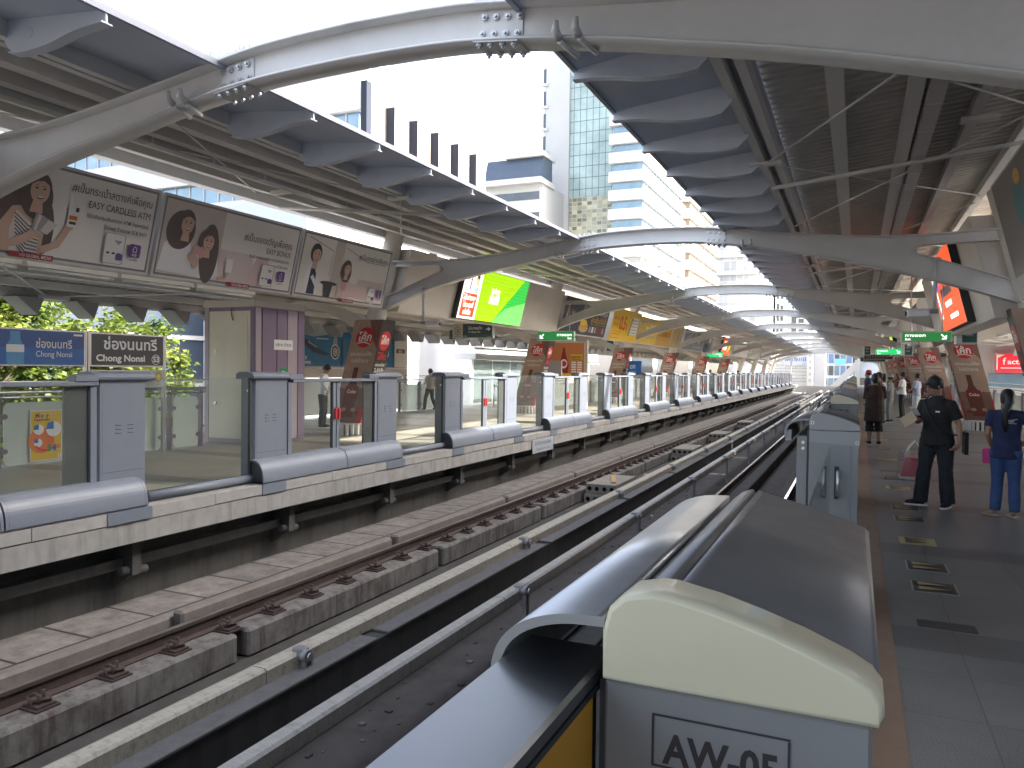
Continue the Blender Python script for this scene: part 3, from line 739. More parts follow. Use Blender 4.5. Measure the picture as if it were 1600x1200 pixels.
g0 = gate_unit(YB0, glab[0])
def screen_unit(y0, label):
    t = thing('glass_screen', label, 'glass screen', (-7.75, y0, 0), 'fixed glass screens between the platform doors')
    y1 = y0 + PER - 3.70 - 0.032
    b = MB(); b.tube([(-7.70, y0, 0.075), (-7.70, y1, 0.075)], 0.055, gate_m, 12); b.box(-7.76, -7.70, y0, y1, 0.01, 0.12, gate_m); b.build('bottom_rail', t)
    b = MB(); b.box(-7.738, -7.726, y0, y1 - 0.03, 0.12, 1.49, gl_gate); b.build('pane', t)
    b = MB(); b.box(-7.75, -7.71, y1 - 0.03, y1, 0.12, 1.48, gate_dk); b.box(-7.736, -7.728, y0, y1, 0.115, 0.135, gate_dk); b.build('gasket', t)
    return t
s0 = screen_unit(YB0 + 3.702, slab_[0])
for i in range(1, 19):
    dup(g0, (-7.75, YB0 + PER * i, 0), glab[i]); dup(s0, (-7.75, YB0 + PER * i + 3.702, 0), slab_[i])
# small notice plate hung on the platform edge beam
sg = thing('edge_notice', 'small pale notice plate hung on the far platform edge beam', 'sign', (-7.43, 18.9, -0.3))
b = MB(); b.box(-7.436, -7.43, 17.9, 19.35, -0.50, -0.14, mat('notice_plate', (0.26, 0.28, 0.31), 0.5, var=0.1), 0.002); b.build('plate', sg)
pr = Print((-7.43, 17.9, -0.5), (0, 1, 0), (0, 0, 1)); pr.text('ห้ามข้ามทางรถไฟฟ้า', 0.72, 0.20, 0.09, P_NV, 'c', 0.01, 1.15); pr.text('Danger do not cross', 0.72, 0.07, 0.06, P_NV, 'c', 0.0, 0.9); pr.build('lettering', sg)

# ------------------------------------------------------------------ gates of the near (right) platform
cap_c = mat('cream_plastic_cap', (0.66, 0.625, 0.455), 0.38, var=0.04, vs=6, stain=0.05, ss=3, coat=0.15)
cap_g = mat('grey_plastic_cap', (0.30, 0.305, 0.31), 0.45, var=0.06, vs=5)
cov_m = mat('brushed_dark_cover', (0.24, 0.235, 0.235), 0.46, 0.7, var=0.06, vs=12)
hood_m = mat('brushed_light_hood', (0.52, 0.52, 0.52), 0.34, 0.9, var=0.06, vs=10)
body_m = mat('gate_cabinet_grey', (0.24, 0.245, 0.25), 0.45, var=0.06, vs=5, stain=0.1, ss=2)
BX = [(-0.285, 1.259), (-0.287, 1.322), (-0.279, 1.351), (-0.258, 1.370), (-0.225, 1.378), (-0.205, 1.3775), (-0.15, 1.3675), (-0.10, 1.354), (-0.05, 1.338), (0.0, 1.318), (0.024, 1.305), (0.035, 1.290), (0.036, 1.273), (0.030, 1.259)]
def shrink(P, d):
    cx = sum(p[0] for p in P) / len(P); cz_ = sum(p[1] for p in P) / len(P)
    out = []
    for i, p in enumerate(P):
        a = Vector(P[i - 1]); c = Vector(P[(i + 1) % len(P)]); tt = (c - a).normalized(); nn = Vector((tt.y, -tt.x))
        if nn.dot(Vector(p) - Vector((cx, cz_))) > 0: nn = -nn
        out.append((p[0] + nn.x * d, p[1] + nn.y * d))
    return out
def cabinet(y, L, cream, label, text):
    t = thing('gate_cabinet', label, 'gate cabinet', (-0.12, y, 0), 'drive cabinets of the near platform gates')
    cm = cap_c if cream else cap_g
    b = MB(); b.box(-0.285, 0.024, y + 0.006, y + L, 0.0, 1.257, body_m, 0.004)
    if cream: b.box(-0.2955, -0.286, y + 0.02, y + L, 0, 1.25, gate_dk)
    b.build('body', t)
    b = MB()
    rr = [(shrink(BX, d), yy) for d, yy in ((0.0075, y - 0.0055), (0.0035, y - 0.004), (0.001, y - 0.0005), (0.0, y + 0.006), (0.0, y + 0.07 if cream else y + 0.012))]
    rows_ = [[(p[0], yy, p[1]) for p in P] for P, yy in rr]
    b.grid(rows_, cm, True, closed=True); n = len(BX)
    b.add(rows_[0], [tuple(range(n))], cm); b.add(rows_[-1], [tuple(range(n))[::-1]], cm)
    if not cream:
        b.add([(-0.285, y + 0.004, 1.257), (0.034, y + 0.004, 1.257), (0.034, y + 0.012, 1.262), (-0.285, y + 0.012, 1.262), (-0.285, y + 0.004, 1.18), (0.03, y + 0.004, 1.16), (0.03, y + 0.012, 1.16), (-0.285, y + 0.012, 1.18)], [(0, 1, 5, 4), (4, 5, 6, 7), (1, 2, 6, 5), (0, 4, 7, 3)], cap_g)
        for x, z in ((-0.265, 1.31), (0.015, 1.185)):
            b.tube([(x, y + 0.004, z), (x, y - 0.006, z)], 0.012, alu, 8); b.tube([(x, y - 0.006, z), (x, y - 0.0065, z)], 0.006, black_m, 8)
    b.build('end_cap', t)
    b = MB(); P = shrink(BX, 0.003); ya = y + 0.0705 if cream else y + 0.0125
    # a shallow groove along the ridge
    P = [P[0], (-0.283, 1.315), (-0.262, 1.346), (-0.240, 1.366), (-0.222, 1.374)] + [(-0.214, 1.3745), (-0.211, 1.368), (-0.206, 1.368), (-0.203, 1.3735), (-0.19, 1.3715), (-0.178, 1.367)] + [(-0.10, 1.3475), (-0.02, 1.324), (0.024, 1.3075), (0.032, 1.298)] + P[11:]
    b.prism(P, 'y', ya, y + L + 0.02, cov_m, smooth=True); b.build('top_cover', t)
    b = MB()
    ho = spl([(-0.286, 1.337), (-0.345, 1.333), (-0.395, 1.317), (-0.428, 1.29), (-0.443, 1.255), (-0.446, 1.205)], 4); th = 0.013
    hi = []
    for i, p in enumerate(ho):
        tt = (ho[min(i + 1, len(ho) - 1)] - ho[max(i - 1, 0)]).normalized(); hi.append(p + Vector((-tt.y, tt.x)) * th)
    poly_ = [tuple(p) for p in ho] + [tuple(p) for p in hi][::-1]
    b.prism(poly_, 'y', y + 0.002, y + 1.06 if cream else y + 1.3, hood_m, smooth=True, capm=mat('hood_cut_edge', (0.3, 0.3, 0.3), 0.5))
    b.build('track_hood', t)
    if cream:
        pr = Print((-0.285, y + 0.006, 0), (1, 0, 0), (0, 0, 1), 0.0006)
        u0, v0, u1, v1 = 0.062, 1.160, 0.224, 1.226; e = 0.0028
        for r_ in ((u0, v0, u1, v0 + e), (u0, v1 - e, u1, v1), (u0, v0 + e, u0 + e, v1 - e), (u1 - e, v0 + e, u1, v1 - e)): pr.rect(*r_, P_K)
        pr.l = 1; pr.text(text, (u0 + u1) / 2, 1.167, 0.037, P_K, 'c', 0.03, 0.136); pr.build('number_plate', t)
    else:
        b = MB(); b.box(-0.365, -0.287, y + 0.03, y + L, 0, 1.215, body_m, 0.004); b.box(-0.30, -0.2855, y + 0.02, y + L, 0, 1.26, gate_dk)
        for z in (1.17, 1.13): b.tube([(-0.325, y + 0.03, z), (-0.325, y + 0.024, z)], 0.011, alu, 8)
        b.box(-0.44, -0.40, y + 0.012, y + 1.28, 1.18, 1.255, cap_g)
        b.build('door_post', t)
        b = MB(); b.box(-0.122, -0.094, y - 0.001, y + 0.006, 0.80, 1.02, black_m); b.tube([(-0.10, y - 0.01, 0.83), (-0.10, y - 0.045, 0.83), (-0.10, y - 0.045, 0.99), (-0.10, y - 0.01, 0.99)], 0.011, alu, 8); b.build('handle', t)
        b = MB(); b.box(-0.03, -0.026, y + 0.0, y + 0.006, 0.1, 1.15, fascia_m); b.build('edge_trim', t)
    return t
cabs = []
names = ['cream capped gate cabinet lettered AW-05, nearest the camera', 'grey capped gate cabinet with a steel handle on its end', 'cream capped gate cabinet beyond the grey one with the handle', 'grey capped gate cabinet beyond the second cream cap']
c1 = cabinet(0.93, 0.92, True, names[0], 'AW-05'); c2 = cabinet(5.6, 0.95, False, names[1], '')
c3 = cabinet(10.4, 0.95, True, names[2], 'AW-06')
P4 = 9.6
lst = [(c2, 15.1, names[3])]
for k in range(1, 10):
    lst.append((c3, 10.4 + P4 * k, 'cream capped gate cabinet, %s of its kind along the near platform edge' % ORD[k + 2] if k + 2 < 20 else ''))
    lst.append((c2, 15.1 + P4 * k, 'grey capped gate cabinet, %s of its kind along the near platform edge' % ORD[k + 2]))
for o, y, l in lst: dup(o, (-0.12, y, 0), l)
amber = mat('amber_door_sticker', (0.62, 0.30, 0.02), 0.4)
rail_top = mat('polished_door_rail', (0.22, 0.228, 0.245), 0.33, 1.0)
def near_door(ya, yb, label):
    t = thing('platform_gate', label, 'platform door', (-0.36, ya, 0), 'half height doors of the near platform')
    b = MB(); b.box(-0.425, -0.297, ya, yb, 1.243, 1.268, rail_top, 0.005); b.build('top_rail', t)
    m_ = (ya + yb) / 2
    for a, c in ((ya, m_ - .01), (m_ + .01, yb)):
        b = MB(); b.box(-0.39, -0.34, a, a + .08, 0.02, 1.204, gate_m); b.box(-0.39, -0.34, c - .08, c, 0.02, 1.204, gate_m); b.box(-0.385, -0.345, a + .08, c - .08, 0.02, .33, gate_m)
        l = b.build('door_leaf', t)
        b = MB(); b.box(-0.372, -0.364, a + .08, c - .08, .33, 1.204, gl_gate); b.build('pane', l)
    b = MB(); b.box(-0.306, -0.2985, yb - 0.85, yb - 0.09, 0.75, 1.234, amber); b.box(-0.304, -0.2975, yb - .9, yb, 1.2345, 1.2425, gate_dk); b.box(-0.339, -0.322, yb - 0.085, yb, 0.02, 1.204, gate_dk); b.build('sticker_board', t)
    return t
d0 = near_door(-2.7, 1.02, 'half height door with polished top rail and amber sticker, right beside the camera')
b = None
def hoodrun(ya, yb, label):
    t = thing('platform_gate', label, 'platform door', (-0.36, ya, 0), 'half height doors of the near platform')
    b = MB()
    ho = spl([(-0.286, 1.26), (-0.34, 1.262), (-0.385, 1.245), (-0.41, 1.20)], 4)
    b.prism([tuple(p) for p in ho] + [(-0.39, 1.19), (-0.30, 1.24)], 'y', ya, yb, hood_m, smooth=True); b.build('top_rail', t)
    m_ = (ya + yb) / 2
    for a, c in ((ya, m_ - .01), (m_ + .01, yb)):
        b = MB(); b.box(-0.38, -0.33, a, a + .08, 0.02, 1.19, gate_m); b.box(-0.38, -0.33, c - .08, c, 0.02, 1.19, gate_m); b.box(-0.375, -0.335, a + .08, c - .08, 0.02, .33, gate_m)
        l = b.build('door_leaf', t)
        b = MB(); b.box(-0.36, -0.352, a + .08, c - .08, .33, 1.19, gl_gate); b.build('pane', l)
    return t
h0 = hoodrun(6.9, 10.39, 'half height door between the grey cabinet with the handle and second cream cap')
for k in range(1, 9): dup(h0, (-0.36, 6.9 + P4 * k, 0), 'half height near platform door, %s one behind the grey cabinet with the handle' % ORD[k - 1])
def nscreen(ya, yb, label):
    t = thing('glass_screen', label, 'glass screen', (-0.15, ya, 0), 'fixed glass screens of the near platform')
    b = MB(); b.box(-0.18, -0.12, ya, yb, 0.0, 0.12, gate_m); b.build('bottom_rail', t)
    b = MB(); b.box(-0.156, -0.146, ya, yb, 0.12, 1.15, gl_gate); b.build('pane', t)
    return t
n0 = nscreen(1.86, 5.59, 'low glass screen behind the nearest cream capped cabinet')
for k in range(0, 9): dup(n0, (-0.15, 11.36 + P4 * k, 0), 'low glass screen behind cream capped cabinet, %s one along the near edge' % ORD[k + 1])
# ------------------------------------------------------------------ billboards hung between the leaning columns
frame_w = mat('billboard_frame', (0.62, 0.60, 0.59), 0.45, 0.0, var=0.08)
panel_g = mat('blank_panel_grey', (0.62, 0.57, 0.52), 0.55, var=0.1, vs=0.8, stain=0.12, ss=0.5)
LEAN = 0.25
def bb_frame(s, y0, y1, z0, z1, xb, label, name='billboard', depth=0.28, border=0.07, face=None, grp='billboards above the platform edges', fm=None):
    """s=-1: left side facing +X. returns thing and Print whose u runs along the reader's right"""
    X = lambda z, d=0: xb - s * LEAN * (z - z0) - s * (-d)     # d>0 moves away from the tracks
    t = thing(name, label, 'billboard', (xb, (y0 + y1) / 2, z0), grp)
    b = MB(); fm = fm or frame_w
    P = [(X(z0), z0), (X(z1), z1), (X(z1, depth), z1), (X(z0, depth), z0)]
    b.prism(P, 'y', y0, y1, fm); b.build('frame', t)
    V = Vector((X(z1) - X(z0), 0, z1 - z0)).normalized(); U = Vector((0, 1 if s < 0 else -1, 0))
    pr = Print((X(z0), y0 if s < 0 else y1, z0), U, V, 0.0006)
    pr.w = y1 - y0; pr.h = math.hypot(X(z1) - X(z0), z1 - z0); pr.bd = border
    if border:
        pr.rect(border * .55, border * .55, pr.w - border * .55, pr.h - border * .55, mat('billboard_inner_lip', (0.2, 0.19, 0.2), 0.4))
    pr.rect(border, border, pr.w - border, pr.h - border, face or P_BG)
    return t, pr
def face(pr, u, v, s, hair=P_HR, long_=True, skin=P_SK, tilt=0.0):
    """a printed head: hair, face, features; s = head height"""
    if long_: pr.ell(u - .05 * s, v - .25 * s, .62 * s, .85 * s, hair, 26, .15)
    pr.ell(u - .03 * s, v + .08 * s, .50 * s, .58 * s, hair, 26)
    pr.poly([(u - .16 * s, v - .35 * s), (u + .18 * s, v - .35 * s), (u + .25 * s, v - .85 * s), (u - .25 * s, v - .85 * s)], skin)
    pr.ell(u + .04 * s, v - .02 * s, .36 * s, .48 * s, skin, 26, tilt)
    pr.poly([(u - .34 * s, v + .12 * s), (u - .15 * s, v + .52 * s), (u + .3 * s, v + .50 * s), (u + .42 * s, v + .18 * s), (u + .15 * s, v + .34 * s), (u - .1 * s, v + .30 * s)], hair)
    for du in (-.10, .19): pr.ell(u + du * s, v + .05 * s, .065 * s, .03 * s, P_K, 10)
    for du in (-.11, .19): pr.line([(u + (du - .07) * s, v + .13 * s), (u + du * s, v + .155 * s), (u + (du + .07) * s, v + .13 * s)], .022 * s, hair)
    pr.ell(u + .07 * s, v - .27 * s, .13 * s, .06 * s, P_DKR, 14); pr.ell(u + .07 * s, v - .25 * s, .11 * s, .032 * s, P_W, 14)
    pr.line([(u + .06 * s, v + .02 * s), (u + .10 * s, v - .12 * s), (u + .04 * s, v - .13 * s)], .018 * s, P_MV)
def phone(pr, u, v, w_, h):
    pr.rrect(u, v, u + w_, v + h, w_ * .12, P_G); pr.rrect(u + w_ * .04, v + h * .02, u + w_ * .96, v + h * .98, w_ * .1, P_W)
    for k in range(3): pr.rect(u + w_ * (.15 + .27 * k), v + h * .32, u + w_ * (.3 + .27 * k), v + h * .38, P_K)
    pr.poly([(u + w_ * .45, v + h * .78), (u + w_ * .85, v + h * .78), (u + w_ * .68, v + h * .64)], P_G)
    pr.rrect(u + w_ * .62, v + h * .14, u + w_ * .95, v + h * .36, w_ * .05, P_PUR)
def applogo(pr, u, v, s):
    pr.rrect(u, v, u + s, v + s, s * .16, P_PUR)
    pr.line([(u + .35 * s, v + .42 * s), (u + .35 * s, v + .68 * s), (u + .5 * s, v + .84 * s), (u + .65 * s, v + .68 * s), (u + .65 * s, v + .42 * s), (u + .35 * s, v + .42 * s)], .05 * s, P_W)
    pr.text('SCB', u + .5 * s, v + .12 * s, .17 * s, P_W, 'c', .02); pr.text('SCB EASY', u + .5 * s, v - .26 * s, .13 * s, P_K, 'c')
def media(pr, u, n=0.5):
    pr.rect(u, 0.012, u + n, 0.085, mat('print_media_red', (0.33, 0.025, 0.04), 0.45)); pr.text('VGI GLOBAL MEDIA', u + n - .02, 0.028, 0.042, P_W, 'r', 0.01, n * .75)
ZB0, ZB1 = 3.04, 4.32
XL, XR = -10.12, 2.30
soft = mat('print_soft_grey_brown', (0.60, 0.53, 0.48), 0.45, var=0.25, vs=1.2); soft2 = mat('print_soft_beige', (0.82, 0.775, 0.73), 0.45, var=0.07, vs=1.4); soft3 = mat('print_soft_rose', (0.68, 0.575, 0.56), 0.45, var=0.18, vs=1.0)
skin2 = pm('skin_shade', (0.40, 0.24, 0.18)); cloth_w = pm('cloth_white', (0.86, 0.83, 0.84)); cloth_p = pm('cloth_rose', (0.70, 0.54, 0.53)); phonep = P_W
# leftmost rose poster, mostly outside the picture
t, pr = bb_frame(-1, 2.1, 5.32, ZB0, ZB1, XL, 'rose toned billboard at the left edge, almost hidden by the arch', face=soft3)
face(pr, 2.2, .85, .34); pr.poly([(1.8, .08), (2.7, .08), (2.5, .55), (2.0, .55)], cloth_p); media(pr, 1.2); pr.build('poster', t)
# smiling woman with cash
t, pr = bb_frame(-1, 5.40, 8.62, ZB0, ZB1, XL, 'billboard of a smiling long haired woman holding cash and a phone', face=soft2)
W, H = pr.w, pr.h; b_ = .07
pr.rect(b_, b_, 1.0, H - b_, soft3); pr.rect(1.55, .55, 1.9, .78, soft); pr.rect(1.42, .2, 1.75, H - .2, soft2)
P0_ = pr.P0.copy(); pr.P0 = pr.P0 + pr.U * .40
pr.ell(.75, .62, .33, .52, P_HR, 28, -.2); pr.ell(1.05, .48, .16, .40, P_HR, 24, .1)
pr.poly([(.42, .07), (.50, .45), (.62, .66), (.80, .70), (1.0, .64), (1.10, .50), (1.08, .30), (1.08, .07)], P_SK)
st = pm('stripe_top', (0.66, 0.60, 0.58)); pr.poly([(.66, .07), (.62, .36), (.68, .62), (.86, .50), (1.02, .42), (1.03, .07)], st)
for k in range(9): pr.line([(.66 + .008 * k, .58 - .05 * k), (.86, .44 - .05 * k), (1.02, .40 - .045 * k)], .014, P_K)
face(pr, .93, .93, .36)
pr.line([(.44, .40), (.47, .12), (.70, .20), (.92, .33)], .11, P_SK); pr.line([(1.06, .14), (1.28, .25), (1.40, .50)], .10, P_SK); pr.ell(.95, .36, .08, .06, P_SK); pr.ell(1.42, .54, .07, .06, P_SK)
for k in range(5): pr.poly([(.90 + .03 * k, .40), (1.0 + .03 * k, .36), (1.03 + .055 * k, .60 - .02 * k), (.93 + .045 * k, .64 - .02 * k)], (P_G, st, P_MV)[k % 3])
pr.rrect(1.37, .52, 1.53, .84, .02, P_W); pr.rect(1.39, .62, 1.51, .68, P_OR); pr.rect(1.40, .56, 1.50, .60, P_K); pr.rect(1.47, .74, 1.52, .80, P_K)
pr.P0 = P0_
pr.text('#เป็นกระเป๋าสตางค์เพื่อคุณ', W - .15, 1.02, .11, P_K, 'r', 0, 1.30); pr.text('EASY CARDLESS ATM', W - .15, .84, .10, P_K, 'r', 0, 1.02)
pr.text('ใช้มือถือถอนเงินสดจาก ATM ไทยพาณิชย์', W - .15, .70, .055, P_K, 'r', .008, 1.03); pr.text('ได้ง่ายๆ ด้วยแอพ SCB EASY', W - .15, .58, .055, P_K, 'r', .008, .74)
phone(pr, 2.38, .10, .34, .45); applogo(pr, 2.80, .24, .20); media(pr, 1.05, .6); pr.build('poster', t)
# two laughing women
t, pr = bb_frame(-1, 8.68, 11.92, ZB0, ZB1, XL, 'billboard of two laughing women, beside the billboard with cash', face=soft2)
pr.rect(.07, .07, 1.3, H - .07, soft); pr.rect(1.3, .07, 2.1, .62, soft3); pr.poly([(1.95, .07), (2.2, .62), (2.5, .62), (2.45, .07)], cloth_p)
pr.poly([(.08, .12), (.14, .55), (.34, .74), (.62, .68), (.74, .40), (.80, .08)], cloth_w)
pr.ell(.42, .80, .28, .32, P_HR, 26, -.3); face(pr, .52, .92, .34, long_=False, tilt=-.2)
pr.poly([(.72, .08), (.80, .5), (1.0, .62), (1.25, .52), (1.35, .08)], cloth_w); pr.ell(1.06, .50, .20, .50, P_HR, 26, .05); face(pr, 1.0, .70, .32)
pr.line([(.2, .2), (.5, .18), (.72, .38)], .1, cloth_w); pr.ell(.72, .40, .09, .08, P_SK); pr.ell(.80, .32, .07, .1, P_SK); pr.ell(.78, .53, .08, .08, P_PK); pr.ell(.88, .50, .06, .1, P_PK)
pr.line([(1.3, .1), (1.5, .16), (1.56, .30)], .07, P_SK); pr.rrect(1.46, .24, 1.62, .48, .02, P_W)
pr.text('#เป็นของขวัญเพื่อคุณ', W - .2, .86, .12, P_K, 'r', 0, 1.25); pr.text('EASY BONUS', W - .2, .70, .10, P_K, 'r', 0, .65)
pr.text('ลุ้นรับคะแนนแลกรางวัลใหญ่ทุกวัน', W - .2, .58, .05, P_K, 'r', .006, 1.05); pr.text('ผ่านแอพ SCB EASY', W - .2, .47, .05, P_K, 'r', .006, .56)
phone(pr, 2.32, .10, .34, .40); applogo(pr, 2.76, .22, .20); media(pr, 1.55, .55); pr.build('poster', t)
# two children
t, pr = bb_frame(-1, 11.98, 15.1, ZB0, ZB1, XL, 'billboard of a boy with a top hat and a laughing girl', face=soft2)
W = pr.w
pr.rect(.07, .5, 1.05, H - .07, soft2); pr.rect(1.05, .07, 1.35, H - .07, soft); pr.rect(1.6, .45, 2.9, .95, soft2); pr.line([(.2, 1.2), (1.0, 1.02), (1.0, .5)], .02, P_G); pr.line([(1.4, 1.15), (2.2, .95), (2.9, .95)], .015, P_G)
pr.rect(1.5, .15, 3.0, .42, cloth_p); pr.rect(2.0, .38, 3.0, .55, soft3)
pr.poly([(.28, .08), (.26, .50), (.36, .68), (.52, .62), (.66, .48), (.66, .08)], cloth_w); pr.poly([(.38, .08), (.40, .60), (.50, .64), (.58, .50), (.62, .08)], P_NV)
face(pr, .48, .88, .34, P_K, False); pr.line([(.45, .45), (.62, .28), (.86, .30)], .09, cloth_w); pr.ell(.89, .31, .05, .05, P_SK)
pr.poly([(.86, .34), (1.16, .34), (1.12, .06), (.92, .06)], P_K); pr.ell(1.02, .35, .28, .04, P_K)
pr.poly([(1.32, .10), (1.36, .42), (1.52, .56), (1.72, .46), (1.78, .10)], cloth_p); face(pr, 1.54, .72, .28, P_HR, True); pr.ell(1.52, .34, .10, .10, P_PK); pr.line([(1.75, .2), (2.2, .18), (2.7, .10)], .13, cloth_p)
pr.text('#เป็นทุกอย่างเพื่อคุณ', W - .16, .98, .11, P_K, 'r', 0, 1.1); phone(pr, 2.42, .09, .26, .32); applogo(pr, 2.76, .20, .18); media(pr, 1.45, .5); pr.build('poster', t)

# blank panels with an LED screen, second bay
t, pr = bb_frame(-1, 15.75, 26.35, 3.0, 4.48, XL + .04, 'long blank grey panel around the lit green screen', 'blank_panel', border=0, face=panel_g, fm=panel_g, depth=.35); pr.build('face_sheet', t)
led_w = mat('led_pinkish_white', (0.85, 0.72, 0.70), 0.5, emit=0.25); led_o = mat('led_orange', (0.85, 0.10, 0.02), 0.5, emit=0.13); led_l = mat('led_lime', (0.36, 0.62, 0.0), 0.5, emit=0.17); led_g = mat('led_green', (0.02, 0.40, 0.05), 0.5, emit=0.2); led_t = mat('led_white', (0.9, 0.9, 0.85), 0.5, emit=0.3); led_s = mat('led_scene_dark', (0.05, 0.05, 0.06), 0.5, emit=.1); led_sk = mat('led_skin', (0.8, 0.36, 0.16), .5, emit=.3); led_bl = mat('led_blue_grey', (0.28, 0.36, 0.55), .5, emit=.3)
def led_screen(s, y0, y1, z0, z1, xb, label):
    t, pr = bb_frame(s, y0, y1, z0, z1, xb, label, 'screen', depth=.16, border=0, face=led_w, grp='lit advertising screens', fm=gate_dk); return t, pr
t, pr = led_screen(-1, 18.35, 22.6, 3.02, 4.42, XL + .22, 'lit screen with a lime and green advert beside an orange strip')
W, H = pr.w, pr.h
pr.rect(.10, .07, .92, .72, led_o); pr.rect(1.0, 0, 1.03, H, led_t)
for i, (tx, v) in enumerate((('ไม่รีบถ่ายภาพ', .53), ('ไม่แวะเซลฟี่', .33), ('แล้วยิ้ม', .13))): pr.text(tx, .5, v, .14, led_t, 'c', .02, (.72, .62, .45)[i])
pr.ell(.78, 1.14, .09, .13, led_s); pr.ell(.78, 1.05, .085, .11, led_sk); pr.poly([(.66, .74), (.7, .92), (.88, .92), (.92, .74)], led_bl); pr.poly([(.36, .82), (.42, .82), (.44, 1.15), (.40, 1.2)], led_s); pr.line([(.16, .8), (.16, 1.3)], .015, led_s); pr.line([(.1, 1.1), (.45, 1.1)], .015, led_s)
pr.rect(1.03, 0, W, H, led_l); pr.poly([(2.15, 0), (W, 0), (W, H), (W - .35, H)], led_g)
lg2 = mat('led_light_green', (0.10, 0.50, 0.08), .5, emit=.4); pr.poly([(2.15, 0), (W, 0), (W, .75), (2.9, .75 * .62)], lg2)
for k in range(14): pr.rect(1.03, .1 * k + .05, W, .1 * k + .056, lg2 if k % 2 else led_l)
pr.text('รับง่ายๆ', 2.0, .84, .15, led_t, 'c', .02, .55); pr.text('ทันที!', 2.0, .55, .24, led_t, 'c', .04, .62); pr.build('display', t)

# third bay: dark burger ad and yellow ads
dk = pm('charcoal_ad', (0.05, 0.055, 0.07)); gold = pm('gold', (0.60, 0.33, 0.04)); sand = pm('sand', (0.50, 0.38, 0.20))
t, pr = bb_frame(-1, 26.75, 32.3, ZB0, ZB1 + .08, XL, 'dark billboard with a golden burger and small white lettering', face=dk, border=.03)
pr.ell(2.6, .28, .55, .16, sand); pr.ell(2.6, .40, .5, .14, gold); pr.ell(2.5, .52, .4, .12, P_Y); pr.rect(.4, .6, .55, 1.2, P_TAN)
for k in range(6): pr.ell(2.2 + .15 * k, 1.05 + .06 * (k % 2), .05, .22, P_G)
pr.text('ใหม่!', .9, .75, .16, P_W, 'l'); pr.text('อร่อยคุ้ม', 3.4, .92, .2, P_W, 'l', 0, 1.9); pr.text('สุดคุ้มวันนี้', 3.3, .58, .22, gold, 'l', .02, 2.0)
for k in range(6): pr.rect(3.3 + .34 * k, .16, 3.52 + .34 * k, .40, (P_G, P_W, P_G, P_DKR, P_DKR, P_G)[k])
pr.line([(3.3, .5), (5.4, .5)], .015, P_G); pr.build('poster', t)
t, pr = bb_frame(-1, 32.6, 37.2, ZB0 - .05, ZB1 + .1, XL + .1, 'bright yellow billboard with big red 0.5% lettering', face=P_Y, border=.02)
pr.text('0.5', 1.7, .55, .62, P_R, 'c', .03, 1.0); pr.text('%', 2.4, .55, .3, P_R, 'c', .02); pr.text('ดอกเบี้ย', .2, .95, .17, P_R, 'l', .01, .9); pr.text('เริ่มต้น', .3, .68, .15, P_R, 'l', .01, .7)
pr.rect(.3, .42, 1.7, .46, P_OR); pr.rect(.25, .30, 1.5, .34, P_OR); pr.rect(3.1, .36, 4.3, 1.22, P_W); pr.poly([(2.85, .3), (3.1, .3), (3.25, 1.15), (3.05, 1.2)], P_TAN)
for k in range(5): pr.rect(3.25, 1.05 - .15 * k, 4.15, 1.09 - .15 * k, P_G)
pr.rect(.2, .12, 1.6, .15, P_OR); pr.rect(3.4, .12, 4.3, .15, P_OR); pr.build('poster', t)
def yell(y0, y1, kind, label):
    t, pr = bb_frame(-1, y0, y1, ZB0, ZB1 + .05, XL, label, face=(sand, gold, sand)[kind] if kind != 0 else P_Y, border=.03); W = pr.w
    if kind == 0: pr.text('ฟรี', W * .55, .6, .4, P_W, 'c', .03, W * .5); pr.text('5', W * .9, .75, .3, P_NV, 'c', .04); pr.rect(W * .3, .3, W * .85, .5, sand)
    if kind == 1: pr.text('12 CASHBACK', W * .5, .55, .28, pm('brown', (0.25, 0.12, 0.02)), 'c', .02, W * .8)
    if kind == 2: pr.ell(W * .3, .7, .3, .5, gold); pr.ell(W * .6, .6, .25, .45, P_TAN); pr.ell(W * .85, .6, .1, .5, P_MV)
    pr.build('poster', t)
yell(37.8, 41.6, 0, 'yellow billboard with white lettering and a dark 5, behind the third arch'); yell(41.7, 45.0, 1, 'plain ochre billboard lettered 12 CASHBACK'); yell(45.1, 48.0, 2, 'ochre billboard with blurred brown figures, last of the yellow row')
for i, (a, c) in enumerate(((48.7, 52.1), (52.2, 55.4), (55.5, 58.8))):
    t, pr = bb_frame(-1, a, c, ZB0, ZB1, XL, ('slate billboard with a pale streak, first beyond the yellow row', 'slate billboard with white script, second beyond the yellow row', 'slate billboard with a dark wave, third beyond the yellow row')[i], face=pm('slate', (0.2, 0.22, 0.26)), border=.03)
    if i == 0: pr.poly([(.3, .2), (1.2, .9), (2.6, 1.2), (1.6, .5)], P_G)
    if i == 1: pr.text('NPI', 1.6, .5, .35, P_W, 'c', .02); pr.rect(.4, .2, 2.6, .3, P_G)
    if i == 2: pr.ell(1.2, .3, 1.0, .35, P_NV); pr.ell(2.4, .9, .5, .2, P_BG)
    pr.build('poster', t)
t, pr = bb_frame(-1, 59.5, 70, 3.0, 4.4, XL + .04, 'far blank grey panel around the small orange screen', 'blank_panel', border=0, face=panel_g, fm=panel_g, depth=.3); pr.build('face_sheet', t)
t, pr = led_screen(-1, 62.3, 66.5, 3.0, 4.4, XL + .25, 'small bright orange lit screen far along the far platform'); pr.rect(0, 0, pr.w, pr.h, led_o); pr.rect(.5, .4, 2.2, .7, led_t); pr.rect(.8, 1.0, 2.8, 1.1, led_t); pr.poly([(2.6, .15), (4.1, .6), (4.1, 1.3)], led_l); pr.build('display', t)
